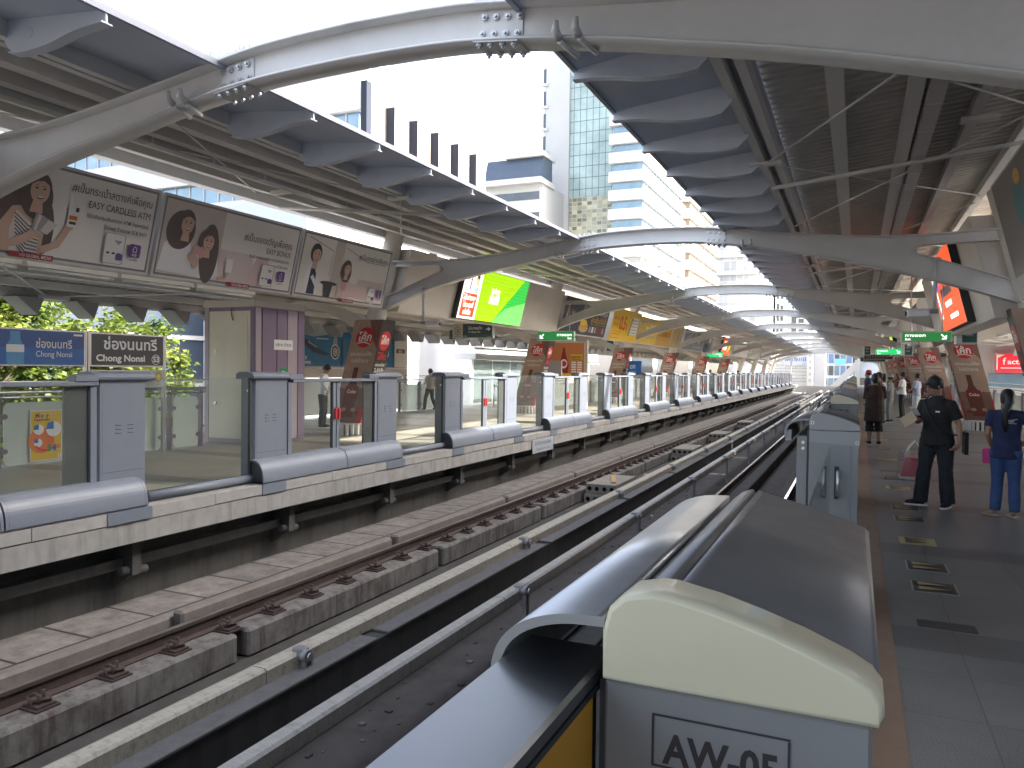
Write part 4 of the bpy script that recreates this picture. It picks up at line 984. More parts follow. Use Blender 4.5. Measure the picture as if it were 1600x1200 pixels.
for i in range(3):
    a = 70.4 + 10.9 * i; t, pr = bb_frame(-1, a, a + 10, ZB0, ZB1, XL, 'far blank beige billboard, %s beyond the small orange screen' % ORD[i], face=soft2, border=.03); pr.rect(2, .3, 4, .9, soft); pr.build('poster', t)

# right side
t, pr = bb_frame(1, 5.7, 9.3, 2.75, 4.55, XR - .02, 'blurred dark shop front billboard at the right edge, its near half', face=pm('umber', (0.17, 0.155, 0.145)), border=.06); pr.rect(.3, .5, 3.8, 1.2, P_TAN); pr.build('poster', t)
t, pr = bb_frame(1, 9.4, 13.85, 2.75, 4.55, XR - .02, 'dark billboard at the upper right edge showing a shop window', face=pm('umber', (0.17, 0.155, 0.145)), border=.05)
W, H = pr.w, pr.h; pr.rect(.05, .05, W - .05, .38, P_G)
pr.rect(2.2, .65, 4.3, 1.5, pm('umber_light', (0.24, 0.20, 0.18)))
for k in range(4): pr.rect(2.35 + .48 * k, .72, 2.75 + .48 * k, 1.45, P_K); pr.rect(2.5 + .48 * k, .9, 2.56 + .48 * k, 1.3, P_G)
pr.ell(1.6, 1.25, .35, .3, pm('teal', (0.03, 0.17, 0.2))); pr.ell(1.75, 1.6, .2, .1, gold); pr.build('poster', t)
t, pr = bb_frame(1, 15.75, 26.35, 2.65, 4.45, XR - .1, 'blank grey panel behind the lit orange screen above waiting people', 'blank_panel', border=0, face=panel_g, fm=panel_g, depth=.4); pr.build('face_sheet', t)
t, pr = led_screen(1, 17.9, 22.2, 2.72, 4.35, XR - .28, 'lit orange screen seen edge on above the platform, at upper right'); W, H = pr.w, pr.h
pr.rect(0, 0, W, H, led_o); pr.poly([(0, H), (0, H - .5), (1.6, H)], led_w); pr.poly([(1.2, H), (1.8, H), (1.0, .95), (.7, 1.1)], mat('led_violet', (0.10, 0.05, 0.4), .5, emit=.3)); pr.rect(1.6, .5, 2.8, .62, led_t); pr.rect(1.2, .75, 3.2, .95, led_s); pr.rect(.4, .3, .6, 1.3, led_t); pr.rect(2.0, .2, 3.4, .3, led_t); pr.build('display', t)
for i, (a, c, fc) in enumerate(((27, 32, soft2), (32.2, 37, P_MV), (37.8, 48, panel_g), (48.7, 59, panel_g), (59.6, 70, panel_g))):
    t, pr = bb_frame(1, a, c, 3.0, 4.3, XR, 'right hand billboard number %s beyond the orange screen, seen edge on' % ('one', 'two', 'three', 'four', 'five')[i], face=fc, border=.03); pr.rect(.5, .3, 2.2, .9, soft); pr.build('poster', t)
for i, (y, c) in enumerate(((50.5, led_l), (55, led_o))):
    t, pr = led_screen(1, y, y + 3.6, 2.9 - .1 * i, 3.9, XR - .2, ('small lime lit screen above the far end of the crowd', 'small orange lit screen just below the lime one in the distance')[i]); pr.rect(0, 0, pr.w, pr.h, c); pr.rect(.6, .3, 2, .5, led_t); pr.build('display', t)

# ------------------------------------------------------------------ printed wraps round the column feet
wrap_b = mat('wrap_brown_print', (0.20, 0.105, 0.08), 0.4, var=0.5, vs=3); wrap_t = mat('wrap_tan_print', (0.42, 0.29, 0.22), 0.4, var=0.25, vs=3)
def wrap(s, Y, label):
    X = lambda z: XC + s * colr(z)
    hw, d = 0.40, 0.27
    t = thing('column_wrap', label, 'column advert', (XC + s * 7.42, Y, 0), 'drink adverts wrapped round the column feet')
    z0, z1 = 0.30, 2.78
    b = MB()
    P = []
    for z, k in ((z0, 1.0), (z1, 1.0)):
        x = X(z); P += [(x - hw, Y - d, z), (x + hw, Y - d, z), (x + hw, Y + d, z), (x - hw, Y + d, z)]
    b.add(P, [(0, 1, 5, 4), (1, 2, 6, 5), (2, 3, 7, 6), (3, 0, 4, 7), (0, 3, 2, 1), (4, 5, 6, 7)], wrap_b); b.build('board', t)
    # near face (towards the camera)
    V = Vector((X(z1) - X(z0), 0, z1 - z0)); H = V.length
    pr = Print((X(z0) - hw, Y - d, z0), (1, 0, 0), V, 0.0012)
    # the face is a parallelogram: shear artwork by hand
    pr.U = Vector((1, 0, 0)); pr.V = V.normalized(); pr.N = Vector((0, -1, 0)); w2 = 2 * hw
    pr.rect(0, H * .60, w2, H, wrap_t); pr.rect(0, H * .34, w2, H * .60, wrap_t)
    pr.poly([(w2 * .55, H), (w2, H), (w2, H * .72), (w2 * .8, H * .8)], wrap_b)
    pr.ell(w2 * .5, H * .83, .25, .25, P_R); pr.text('โค้ก', w2 * .5, H * .795, .20, P_W, 'c', .03, .38); pr.line([(w2 * .27, H * .775), (w2 * .5, H * .785), (w2 * .74, H * .765)], .025, P_W)
    pr.text('อร่อยแบบโค้ก', w2 * .5, H * .655, .085, P_W, 'c', .01, .62); pr.text('ไม่มีน้ำตาล', w2 * .5, H * .59, .085, P_W, 'c', .01, .5)
    pr.poly([(w2 * .25, H * .05), (w2 * .2, H * .3), (w2 * .35, H * .42), (w2 * .36, H * .54), (w2 * .52, H * .54), (w2 * .53, H * .42), (w2 * .7, H * .3), (w2 * .68, H * .05)], P_BR)
    pr.poly([(w2 * .62, H * .56), (w2 * .95, H * .5), (w2 * .98, H * .35), (w2 * .7, H * .36)], wrap_t)
    pr.rect(w2 * .22, H * .27, w2 * .69, H * .36, P_DKR); pr.text('Coke', w2 * .46, H * .29, .09, P_W, 'c', .02, .26)
    for k in range(5): pr.ell(w2 * (.15 + .17 * k), H * (.10 + .03 * (k % 2)), .07, .05, P_TAN if k % 2 else P_DKR)
    pr.poly([(w2 * .84, 0), (w2, 0), (w2, H * .3)], P_R); pr.build('front_print', t)
    # side face towards the tracks
    sx = -s
    pr = Print((0, 0, 0), (0, 1, 0), V, 0.003); x0 = X(z0) + sx * hw
    pr.P0 = Vector((x0, Y - d if sx > 0 else Y + d, z0)); pr.U = Vector((0, 1 if sx > 0 else -1, 0)); pr.V = V.normalized(); pr.N = Vector((sx, 0, 0)); w3 = 2 * d
    pr.rect(0, 0, w3, H, pm('cola_black', (0.03, 0.022, 0.02))); pr.ell(w3 * .5, H * .80, .22, .24, P_R); pr.text('โค้ก', w3 * .5, H * .77, .18, P_W, 'c', .03, .32)
    pr.text('โค้ก', w3 * .5, H * .62, .15, P_R, 'c', .03, .36); pr.text('อร่อยเหมือน', w3 * .5, H * .555, .07, P_W, 'c', .01, .4); pr.text('ไม่มีน้ำ', w3 * .5, H * .49, .1, P_W, 'c', .02, .4)
    pr.poly([(0, 0), (w3, 0), (w3, H * .3), (0, H * .12)], P_R); pr.ell(w3 * .5, H * .25, .15, .3, P_BR); pr.build('side_print', t)
    b = MB(); x = X(.12); r = .43
    for k in range(22):
        a = 2 * math.pi * k / 22; b.box(x + r * math.cos(a) - .035, x + r * math.cos(a) + .035, Y + r * math.sin(a) - .035, Y + r * math.sin(a) + .035, 0.0, .27, white_m)
    b.tube([(x, Y, .26), (x, Y, .30)], r + .03, white_m, 24); b.tube([(x, Y, 0), (x, Y, .25)], r - .1, gate_dk, 16); b.build('ring_base', t)
    return t
WL = ['brown drink advert wrapped round the column right of the kiosk', 'brown drink advert round the sunlit column right of the walking woman'] + ['brown drink advert round a far platform column, %s from the kiosk' % ORD[i] for i in range(2, 9)]
wl0 = wrap(-1, FR_Y[1], WL[0])
for i in range(1, 6): dup(wl0, (XC - 7.42, FR_Y[1 + i], 0), WL[i])
WR = ['brown drink advert round the column at the right edge of the picture', 'large brown drink advert between the man in black and the woman in navy', 'brown drink advert just behind the head of the man in black'] + ['brown drink advert behind the queue, %s from the right edge' % ORD[i] for i in range(3, 9)]
wr0 = wrap(1, FR_Y[1], WR[0])
for i in range(1, 7): dup(wr0, (XC + 7.42, FR_Y[1 + i], 0), WR[i])

# ------------------------------------------------------------------ hanging signs
sign_g = mat('sign_green', (0.015, 0.19, 0.045), 0.35, emit=0.12); sign_gb = mat('sign_green_bright', (0.01, 0.30, 0.09), 0.35, emit=0.3); sign_w = mat('sign_white_lettering', (0.8, 0.82, 0.78), 0.4, emit=0.25); sign_f = mat('sign_frame', (0.55, 0.56, 0.52), 0.4, 0.3)
def exit_sign(x0, x1, Y, z0, z1, arrow, label, bright=False, hang=4.0):
    t = thing('exit_sign', label, 'exit sign', ((x0 + x1) / 2, Y, z0), 'green exit signs hung over the platforms')
    b = MB(); b.box(x0, x1, Y, Y + .14, z0, z1, sign_f, .01); b.build('case', t)
    b = MB()
    for x in (x0 + .2, x1 - .2): b.tube([(x, Y + .07, z1), (x, Y + .07, hang)], .014, steel, 6)
    b.build('hanger', t)
    pr = Print((x0, Y, z0), (1, 0, 0), (0, 0, 1), 0.0012); W, H = x1 - x0, z1 - z0
    pr.rect(.025, .025, W - .025, H - .025, sign_gb if bright else sign_g)
    a = 'l' if arrow == 'r' else 'r'; u = .09 if arrow == 'r' else W - .09
    pr.text('ทางออก', u, H * .48, H * .27, sign_w, a, .02, W * .40); pr.text('Exit', u, H * .16, H * .21, sign_w, a, .02)
    cu, cv, q = (W - .17 if arrow == 'r' else .17), H * .48, H * .27; d = 1 if arrow == 'r' else -1
    pr.line([(cu - d * q * .7, cv + q * .75), (cu + d * q * .7, cv - q * .65)], H * .12, sign_w); pr.line([(cu + d * q * .75, cv + q * .45), (cu + d * q * .75, cv - q * .75), (cu - d * q * .5, cv - q * .75)], H * .12, sign_w)
    pr.build('face', t)
exit_sign(.93, 1.97, 20.0, 2.385, 2.635, 'r', 'green exit sign with arrow down right, over the man in black')
exit_sign(-10.6, -9.2, 25.9, 2.68, 3.03, 'l', 'green exit sign with arrow down left, over the far platform')
exit_sign(.9, 2.15, 45, 2.62, 2.98, 'r', 'small bright green exit sign further down the waiting platform', True)
exit_sign(-11.3, -9.6, 62, 2.75, 3.2, 'l', 'small bright green exit sign far along the far platform', True)
exit_sign(.9, 1.8, 80, 2.9, 3.3, 'r', 'tiny green exit sign farthest down the waiting platform', True)
def line_sign(x0, x1, Y, z0, z1, label, main=True):
    t = thing('platform_sign', label, 'platform sign', ((x0 + x1) / 2, Y, z0), 'hanging platform number signs')
    b = MB(); b.box(x0, x1, Y, Y + .16, z0, z1, sign_f, .01); b.build('case', t)
    b = MB()
    for x in (x0 + .15, x1 - .15): b.tube([(x, Y + .08, z1), (x, Y + .08, 3.6)], .014, steel, 6)
    b.build('hanger', t)
    pr = Print((x0, Y, z0), (1, 0, 0), (0, 0, 1), 0.0012); W, H = x1 - x0, z1 - z0
    tl_ = pm('sign_dark_teal', (0.03, 0.05, 0.055)); tg = pm('sign_teal', (0.03, 0.10, 0.09)); cr = pm('sign_cream', (0.50, 0.45, 0.36))
    if main:
        pr.rect(.02, .02, W * .25, H - .02, cr); pr.rect(W * .26, .02, W - .02, H - .02, tl_); pr.rect(W * .26, .02, W - .02, H * .25, tg)
        pr.ell(W * .13, H * .5, W * .075, W * .10, P_K); pr.ell(W * .13, H * .5, W * .06, W * .085, cr); pr.text('3', W * .13, H * .36, H * .28, P_K, 'c', .03)
        pr.text('ชานชาลา', W * .13, H * .84, H * .08, P_K, 'c'); pr.text('Platform', W * .13, H * .08, H * .09, P_K, 'c')
        pr.text('ไปบางหว้า', W * .40, H * .58, H * .19, P_W, 'l', .01, W * .34); pr.text('To Bang Wa', W * .40, H * .36, H * .12, P_W, 'l', .01, W * .30); pr.text('ถัดไป', W * .28, H * .08, H * .1, P_W, 'l'); pr.text('Station', W * .96, H * .06, H * .07, P_W, 'r')
        pr.line([(W * .84, H * .6), (W * .94, H * .6)], .03, P_W); pr.line([(W * .89, H * .70), (W * .945, H * .6), (W * .89, H * .50)], .03, P_W)
    else:
        pr.rect(.02, .02, W - .02, H - .02, tl_); pr.text('บีทีเอส', W * .1, H * .5, H * .25, P_G, 'l', 0, W * .8); pr.text('Station', W * .1, H * .2, H * .15, P_G, 'l', 0, W * .6)
    pr.build('face', t)
line_sign(-12.0, -10.55, 22.0, 2.62, 3.10, 'hanging platform 3 sign To Bang Wa with an arrow, below the screen')
line_sign(-12.95, -12.2, 23.5, 2.64, 2.98, 'dark hanging sign just left of the platform 3 sign', False)
for i, (x, y, z) in enumerate(((1.35, 58, 2.6), (1.15, 66, 2.55))):
    line_sign(x - .9, x + .9, y, z, z + .35, ('dark hanging sign below the small bright exit sign, upper one', 'dark hanging sign low in the distance, lower one')[i], False)
# double sided clock boxes hung beside the right columns
def hang_box(x, Y, z0, label):
    t = thing('hanging_display', label, 'display', (x, Y, z0), 'slim display boxes hanging over the platforms')
    b = MB(); b.box(x - .24, x + .24, Y, Y + .55, z0, z0 + .58, sign_f, .012); b.build('case', t)
    b = MB(); b.tube([(x, Y + .25, z0 + .58), (x, Y + .25, 3.4)], .02, steel, 8); b.build('hanger', t)
    pr = Print((x - .24, Y, z0), (1, 0, 0), (0, 0, 1), .0012); pr.rect(.03, .03, .12, .55, P_W); pr.rect(.13, .04, .45, .54, pm('sign_teal', (0.03, 0.10, 0.09))); pr.rect(.18, .36, .38, .46, P_G); pr.rect(.18, .2, .36, .26, P_G); pr.build('face', t)
hang_box(2.55, 22.5, 2.42, 'slim teal display box hanging right of the exit sign'); hang_box(2.3, 43, 2.55, 'pale narrow display box hanging among the far right columns'); hang_box(.55, 52, 2.75, 'small dark display hanging left of the small bright exit sign'); hang_box(-11.6, 38, 2.6, 'small pale display box hanging over the far platform, beyond the exit sign')
# security cameras on drop poles
def cctv(x, Y, ztop, zb, d, label):
    t = thing('security_camera', label, 'security camera', (x, Y, zb), 'security cameras on drop poles')
    b = MB(); b.tube([(x, Y, ztop), (x, Y, zb)], .035, steel, 10); b.tube([(x, Y, ztop - .04), (x, Y, ztop)], .09, steel, 10); b.build('pole', t)
    b = MB(); b.box(x - .06, x + .06, Y - .05, Y + .05, zb - .05, zb + .03, galv, .01); b.tube([(x, Y, zb), (x + d * .12, Y - .02, zb - .03)], .022, galv, 8); b.build('bracket', t)
    b = MB(); b.box(x + d * .08, x + d * .44, Y - .08, Y + .05, zb - .11, zb + .02, white_m, .02); b.box(x + d * .06, x + d * .50, Y - .095, Y + .065, zb + .02, zb + .035, white_m); b.tube([(x + d * .44, Y - .015, zb - .045), (x + d * .47, Y - .015, zb - .045)], .04, black_m, 12); b.build('camera_housing', t)
cctv(-9.28, 15.6, 3.55, 2.72, 1, 'white security camera on a drop pole right of the first column')
cctv(1.25, 15.6, 3.72, 2.78, -1, 'grey camera on a drop pole hanging in front of the exit sign')

# ------------------------------------------------------------------ kiosk, fence and name boards on the left platform
kiosk_c = mat('kiosk_cream_panel', (0.60, 0.57, 0.45), 0.5, var=0.08, vs=1.5, stain=0.1); kiosk_p = mat('kiosk_purple', (0.19, 0.13, 0.20), 0.45, var=0.1, vs=2); kiosk_pl = mat('kiosk_mauve', (0.38, 0.30, 0.33), 0.45, var=0.08, vs=2); kiosk_b = mat('kiosk_beige_band', (0.45, 0.40, 0.34), 0.5, var=.06)
def kiosk():
    x0, x1, y0, y1 = -12.80, -11.42, 12.40, 13.95
    t = thing('kiosk', 'tall cream and purple service kiosk on the far platform', 'kiosk', (x0, y0, 0))
    b = MB(); b.box(x0, x1, y0, y1, 0, 2.88, kiosk_p); b.build('core', t)
    b = MB(); b.box(x0 - .03, x1 + .04, y0 - .04, y1 + .04, 2.88, 3.03, kiosk_b, .008); b.build('top_band', t)
    b = MB(); b.box(x0 + .12, x1 - .12, y0 - .012, y0, 0.10, 2.80, kiosk_c); b.box(x0 + .0, x0 + .115, y0 - .02, y0, 0, 2.88, kiosk_pl); b.box(x1 - .115, x1, y0 - .02, y0, 0, 2.88, kiosk_p); b.box(x0 + .115, x1 - .115, y0 - .015, y0, 0, .09, kiosk_pl); b.build('front_panel', t)
    b = MB(); b.box(x0 + .2, x1 - .2, y0 - .02, y0 - .0125, .35, 2.72, kiosk_c, .0012); d = b.build('door', t)
    b = MB(); b.tube([(x0 + .32, y0 - .02, 1.95), (x0 + .32, y0 - .04, 1.95)], .03, alu, 10); b.tube([(x0 + .32, y0 - .02, .85), (x0 + .32, y0 - .05, .85)], .035, alu, 10); b.build('knob', d)
    b = MB(); w_ = (y1 - y0)
    for a, c, m in ((.0, .10, kiosk_pl), (.13, .40, kiosk_p), (.42, .62, kiosk_p), (.64, .84, kiosk_pl), (.86, 1.0, kiosk_p)): b.box(x1, x1 + .015, y0 + a * w_, y0 + c * w_, 0.06, 2.87, m)
    b.build('side_panel', t)
    pr = Print((x1 + .015, y0, 0), (0, 1, 0), (0, 0, 1), .0012); pr.rect(.55, 2.0, 1.15, 2.22, P_W); pr.text('บริการ ตำรวจ', .85, 2.08, .07, P_K, 'c', .01, .5); pr.build('notice', t); pr = Print((x1 + .015, y0, 0), (0, 1, 0), (0, 0, 1), .0012); pr.rect(.72, 1.28, .98, 1.62, P_GR); pr.line([(.76, 1.5), (.84, 1.53), (.94, 1.5)], .03, P_W); pr.line([(.85, 1.53), (.85, 1.4), (.80, 1.34)], .025, P_W); pr.build('notice', t)
    b = MB(); b.tube([(x0 + .75, y0 - .03, 2.86), (x0 + .78, y0 - .05, 2.72), (x0 + .8, y0 - .03, 2.6)], .01, black_m, 6); b.build('cable', t)
kiosk()
fg = glass('fence_frosted_glass', (0.62, 0.68, 0.64), 0.06, 0.7, (0.72, 0.78, 0.73))
fence_p = mat('fence_purple_post', (0.17, 0.12, 0.16), 0.45, var=0.12); steel_r = mat('stainless_rail', (0.5, 0.5, 0.5), 0.28, 0.9)
def fence(s, spans, label, x):
    t = thing('fence', label, 'fence', (x, spans[0][0], 0))
    sx = -s
    for a, c in spans:
        b = MB(); z0, z1, r = .02, 1.02, .09; pts = []
        for cy_, cz_, q in ((c - r, z0 + r, -90), (c - r, z1 - r, 0), (a + r, z1 - r, 90), (a + r, z0 + r, 180)):
            for k in range(5): w_ = R(q + 22.5 * k); pts.append((cy_ + r * math.cos(w_), cz_ + r * math.sin(w_)))
        b.prism(pts, 'x', x, x + .014 * sx, fg); p_ = b.build('glass_panel', t)
        b = MB()
        for yy in (a + .01, c - .01):
            for zz in (.25, .8): b.tube([(x - .012 * sx, yy, zz), (x + .026 * sx, yy, zz)], .045, fence_p, 8); b.box(x - .01, x + .024 * sx, yy - .05, yy + .05, zz - .022, zz + .022, fence_p)
        b.build('clamp', p_)
    ys = sorted({round(q, 3) for a, c in spans for q in (a - .10, c + .06)})
    for q in ys:
        b = MB(); b.box(x - .05, x + .05, q, q + .035, 0, 1.12, fence_p); b.box(x - .035, x + .035, q - .02, q + .06, 0, .012, fence_p); b.build('post', t)
    b = MB(); y0, y1 = spans[0][0] - .2, spans[-1][1] + .2
    b.tube([(x, y0, 1.18), (x, y1, 1.18)], .032, steel_r, 10); b.tube([(x, y0, 1.10), (x, y1, 1.10)], .016, steel_r, 8); b.tube([(x + .06 * sx, y0, 1.35), (x + .06 * sx, y1, 1.35)], .018, steel_r, 8); b.build('handrail', t)
    return t
fence(-1, [(4.2, 5.7), (5.95, 7.5), (7.72, 8.95), (9.2, 10.7), (11.0, 11.62)], 'frosted glass fence with purple posts left of the kiosk', -12.2)
fence(-1, [(24.6 + 1.45 * k, 25.8 + 1.45 * k) for k in range(3)], 'frosted glass fence beyond the watch advert, by the walking woman', -15.6)
fence(-1, [(30 + 1.75 * k, 31.5 + 1.75 * k) for k in range(40)], 'long sunlit glass fence behind the far platform doors', -12.2)
fence(1, [(10 + 1.75 * k, 11.5 + 1.75 * k) for k in range(50)], 'glass fence along the outer side of the waiting platform', 4.6)
# posters on the fence
def fposter(y0, y1, z0, z1, x, label, fn, s=-1, name='fence_poster'):
    t = thing(name, label, 'poster', (x, y0, z0)); b = MB(); b.box(x, x + .02, y0, y1, z0, z1, alu, .0012); b.build('frame', t)
    pr = Print((x + .02, y0, z0), (0, 1, 0), (0, 0, 1), .0012); pr.w, pr.h = y1 - y0, z1 - z0; fn(pr); pr.build('print', t)
def yel(pr):
    W, H = pr.w, pr.h; pr.rect(.015, .015, W - .015, H - .015, P_Y); pr.ell(W * .35, H * .4, W * .4, H * .25, P_OR)
    for i, (u, c) in enumerate(((.10, P_DKR), (.22, P_BL), (.34, P_GR), (.46, P_PK))): pr.text('Moyo'[i], W * u * 1.3 + .02, H * .86, H * .08, c, 'l', .05)
    pr.text('Headwear', W * .12, H * .79, H * .05, P_DKR, 'l', .03, W * .5)
    for u, v, r in ((.26, .62, .16), (.24, .36, .13), (.72, .62, .24)): pr.ell(W * u, H * v, W * r, W * r * .95, P_W); pr.poly([(W * (u - r), H * v), (W * (u - r * .8), H * v + W * r * .8), (W * u, H * v + W * r), (W * u, H * v)], P_BL)
    pr.line([(W * .15, H * .3), (W * .3, H * .22), (W * .5, H * .2)], .03, P_R)
    for i, c in enumerate((P_GR, P_BL, P_OR)): pr.text('349'[i], W * (.52 + .13 * i), H * .19, H * .12, c, 'l', .06)
    pr.rect(W * .84, H * .05, W * .94, H * .12, P_W); pr.text('Y', W * .89, H * .06, H * .05, P_K, 'c', .03)
fposter(8.12, 8.67, .05, .88, -12.18, 'bright yellow poster lettered 349 on the glass fence', yel)
def blu(pr):
    W, H = pr.w, pr.h; bg = pm('slate_blue', (0.14, 0.17, 0.23)); pr.rect(.015, .015, W - .015, H - .015, bg); pr.rect(.02, .03, W - .02, .10, P_W); pr.text('Y', W - .07, .04, .045, P_K, 'c', .03)
    pr.text('ประกาศ', W * .5, H * .82, .05, P_W, 'c', .01); pr.rect(W * .3, H * .58, W * .75, H * .76, P_W); pr.ell(W * .5, H * .94, .02, .02, P_W)
    for k in range(4): pr.rect(W * .35, H * (.52 - .04 * k), W * .85, H * (.528 - .04 * k), P_G)
    pr.rect(W * .12, H * .22, W * .3, H * .36, P_G); pr.rect(W * .36, H * .22, W * .46, H * .34, P_W)
fposter(9.80, 10.29, .06, .88, -12.18, 'slate blue notice poster on the glass fence left of the kiosk', blu)
fpm = mat('name_board_frame', (0.45, 0.45, 0.45), 0.35, 0.6)
def name_board(y0, y1, z0, z1, label, fn, post=True):
    x = -12.0; t = thing('name_board', label, 'station sign', (x, y0, 0), 'station name boards over the fence')
    b = MB(); b.box(x - .06, x, y0, y1, z0, z1, fpm, .006); b.build('case', t)
    for y in ((y0 - .03, y1) if post else (y1,)):
        b = MB(); b.box(x - .07, x + .0, y, y + .035, 0.0, z1, fpm); b.build('post', t)
    pr = Print((x, y0, z0), (0, 1, 0), (0, 0, 1), .0012); pr.w, pr.h = y1 - y0, z1 - z0; fn(pr); pr.build('face', t)
def nb1(pr):
    W, H = pr.w, pr.h; pr.rect(.03, .03, W - .03, H - .03, pm('board_dark', (0.04, 0.045, 0.05))); pr.text('ช่องนนทรี', W * .53, H * .52, .19, P_W, 'c', .02, 1.12); pr.text('Chong Nonsi', .12, H * .17, .115, P_W, 'l', .035, 1.0)
    pr.ell(W - .20, H * .235, .095, .095, P_W, 28); pr.ell(W - .20, H * .235, .085, .085, pm('board_dark', (0.04, 0.045, 0.05)), 28); pr.text('S3', W - .20, H * .16, .105, P_W, 'c', .03)
name_board(9.06, 10.62, 1.60, 2.20, 'dark grey station board lettered Chong Nonsi S3', nb1)
def nb2(pr):
    W, H = pr.w, pr.h; pr.rect(.025, .025, W - .025, H - .025, P_BL); pr.rect(.025, H * .5, W - .025, H - .025, pm('blue_deep', (0.02, 0.08, 0.27)))
    pr.poly([(.55, .03), (.53, .3), (.60, .42), (.60, .55), (.76, .55), (.76, .42), (.83, .3), (.81, .03)], pm('water_blue', (0.08, 0.30, 0.55))); pr.rect(.54, .22, .82, .34, P_W)
    pr.text('ช่องนนทรี', 1.32, H * .50, .13, P_W, 'c', .01, .62); pr.text('Chong Nonsi', 1.32, H * .26, .095, P_W, 'c', .005, .62); pr.rect(W - .22, H - .09, W - .06, H - .06, P_W)
name_board(7.10, 8.98, 1.60, 2.20, 'bright blue station board with a water bottle, lettered Chong Nonsi', nb2)
def nb3(pr):
    W, H = pr.w, pr.h; pr.rect(.02, .02, W - .02, H - .02, pm('board_grey', (0.36, 0.37, 0.36))); pr.text('ทางเชื่อมรถโดยสารด่วนพิเศษ', W - .25, H * .6, .07, P_K, 'r', 0, 1.0); pr.text('Link to Bangkok BRT', W - .25, H * .3, .075, P_K, 'r', 0, .95)
    pr.ell(W - .12, H * .58, .065, .09, P_GR); pr.ell(W - .12, H * .58, .05, .07, P_Y); pr.text('BRT', W - .12, H * .12, .04, P_GR, 'c', .01)
name_board(9.10, 10.60, 1.22, 1.55, 'pale grey board about the Bangkok BRT under the dark station board', nb3, False)
# large watch advert on the fence right of the kiosk
sea = mat('print_sea_blue', (0.02, 0.15, 0.30), 0.4, var=0.3, vs=1.5); sea2 = pm('sea_pale', (0.30, 0.42, 0.42))
t = thing('watch_advert', 'wide blue underwater watch advert right of the kiosk', 'advert', (-15.6, 18.2, 1.3))
b = MB(); b.box(-15.75, -15.62, 17.9, 25.1, 1.29, 2.98, kiosk_b, .01); b.build('frame', t)
pr = Print((-15.62, 17.9, 1.29), (0, 1, 0), (0, 0, 1), .0012); pr.U = pr.U * 1.24; pr.V = pr.V * 1.24
def watch(u, v, s):
    pr.ell(u, v + .5 * s, .28 * s, .75 * s, P_G, 24, -.12); pr.ell(u, v, .5 * s, .55 * s, P_W); pr.ell(u, v, .42 * s, .47 * s, P_K); pr.ell(u, v, .3 * s, .34 * s, P_G)
    for k in range(12): q = math.pi * k / 6; pr.ell(u + .24 * s * math.cos(q), v + .28 * s * math.sin(q), .035 * s, .035 * s, P_W, 8)
    pr.line([(u, v), (u + .12 * s, v + .16 * s)], .03 * s, P_W); pr.line([(u, v), (u - .18 * s, v + .05 * s)], .03 * s, P_W)
pr.rect(.05, .3, 2.5, 1.22, sea); pr.poly([(.05, 1.1), (.4, 1.06), (.8, 1.12), (1.3, 1.05), (1.9, 1.12), (2.5, 1.08), (2.5, 1.22), (.05, 1.22)], sea2)
pr.poly([(.85, 1.0), (1.2, .95), (1.6, .72), (2.0, .62), (1.75, .58), (1.3, .66), (.95, .85)], P_NV); pr.poly([(1.1, .96), (1.5, .78), (1.4, .78), (1.1, .9)], P_G); watch(2.2, .68, .36); pr.text('PROSPEX', .8, .36, .07, P_W, 'l', .03); pr.text('X', .95, .47, .09, P_W, 'l', .02); pr.rect(1.4, 1.0, 1.9, 1.02, P_W)
pr.rect(2.5, .3, 5.0, 1.22, sea); pr.poly([(3.3, .3), (3.55, .75), (3.75, .5), (4.0, .3)], P_NV); watch(4.55, .74, .36); pr.text('Diver', 4.4, .36, .07, P_W, 'l', .02)
pr.rect(5.0, .3, 5.68, 1.22, P_BG); pr.rect(5.1, .72, 5.56, .84, P_K); pr.text('SEIKO', 5.33, .74, .07, P_BG, 'c', .03); pr.build('print', t)
b = MB(); b.tube([(-15.59, 17.9, 1.6), (-15.59, 25.1, 1.6)], .02, alu, 6); b.build('lamp_tube', t)
pr = Print((-15.61, 22.75, 1.36), (0, 1, 0), (0, 0, 1), .0012); pr.rect(0, .0, .5, .08, mat('print_media_red', (0.33, 0.025, 0.04), 0.45)); pr.text('VGI GLOBAL MEDIA', .25, .02, .04, P_W, 'c', 0, .42); pr.build('media_plate', t)
b = MB(); b.box(-15.7, -15.6, 18.0, 18.1, 0, 1.29, kiosk_b); b.box(-15.7, -15.6, 24.9, 25.0, 0, 1.29, kiosk_b); b.box(-15.72, -15.62, 17.9, 25.1, .1, 1.28, mat('fence_milky', (.55, .57, .56), .4)); b.build('lower_panel', bpy.data.objects['watch_advert'])
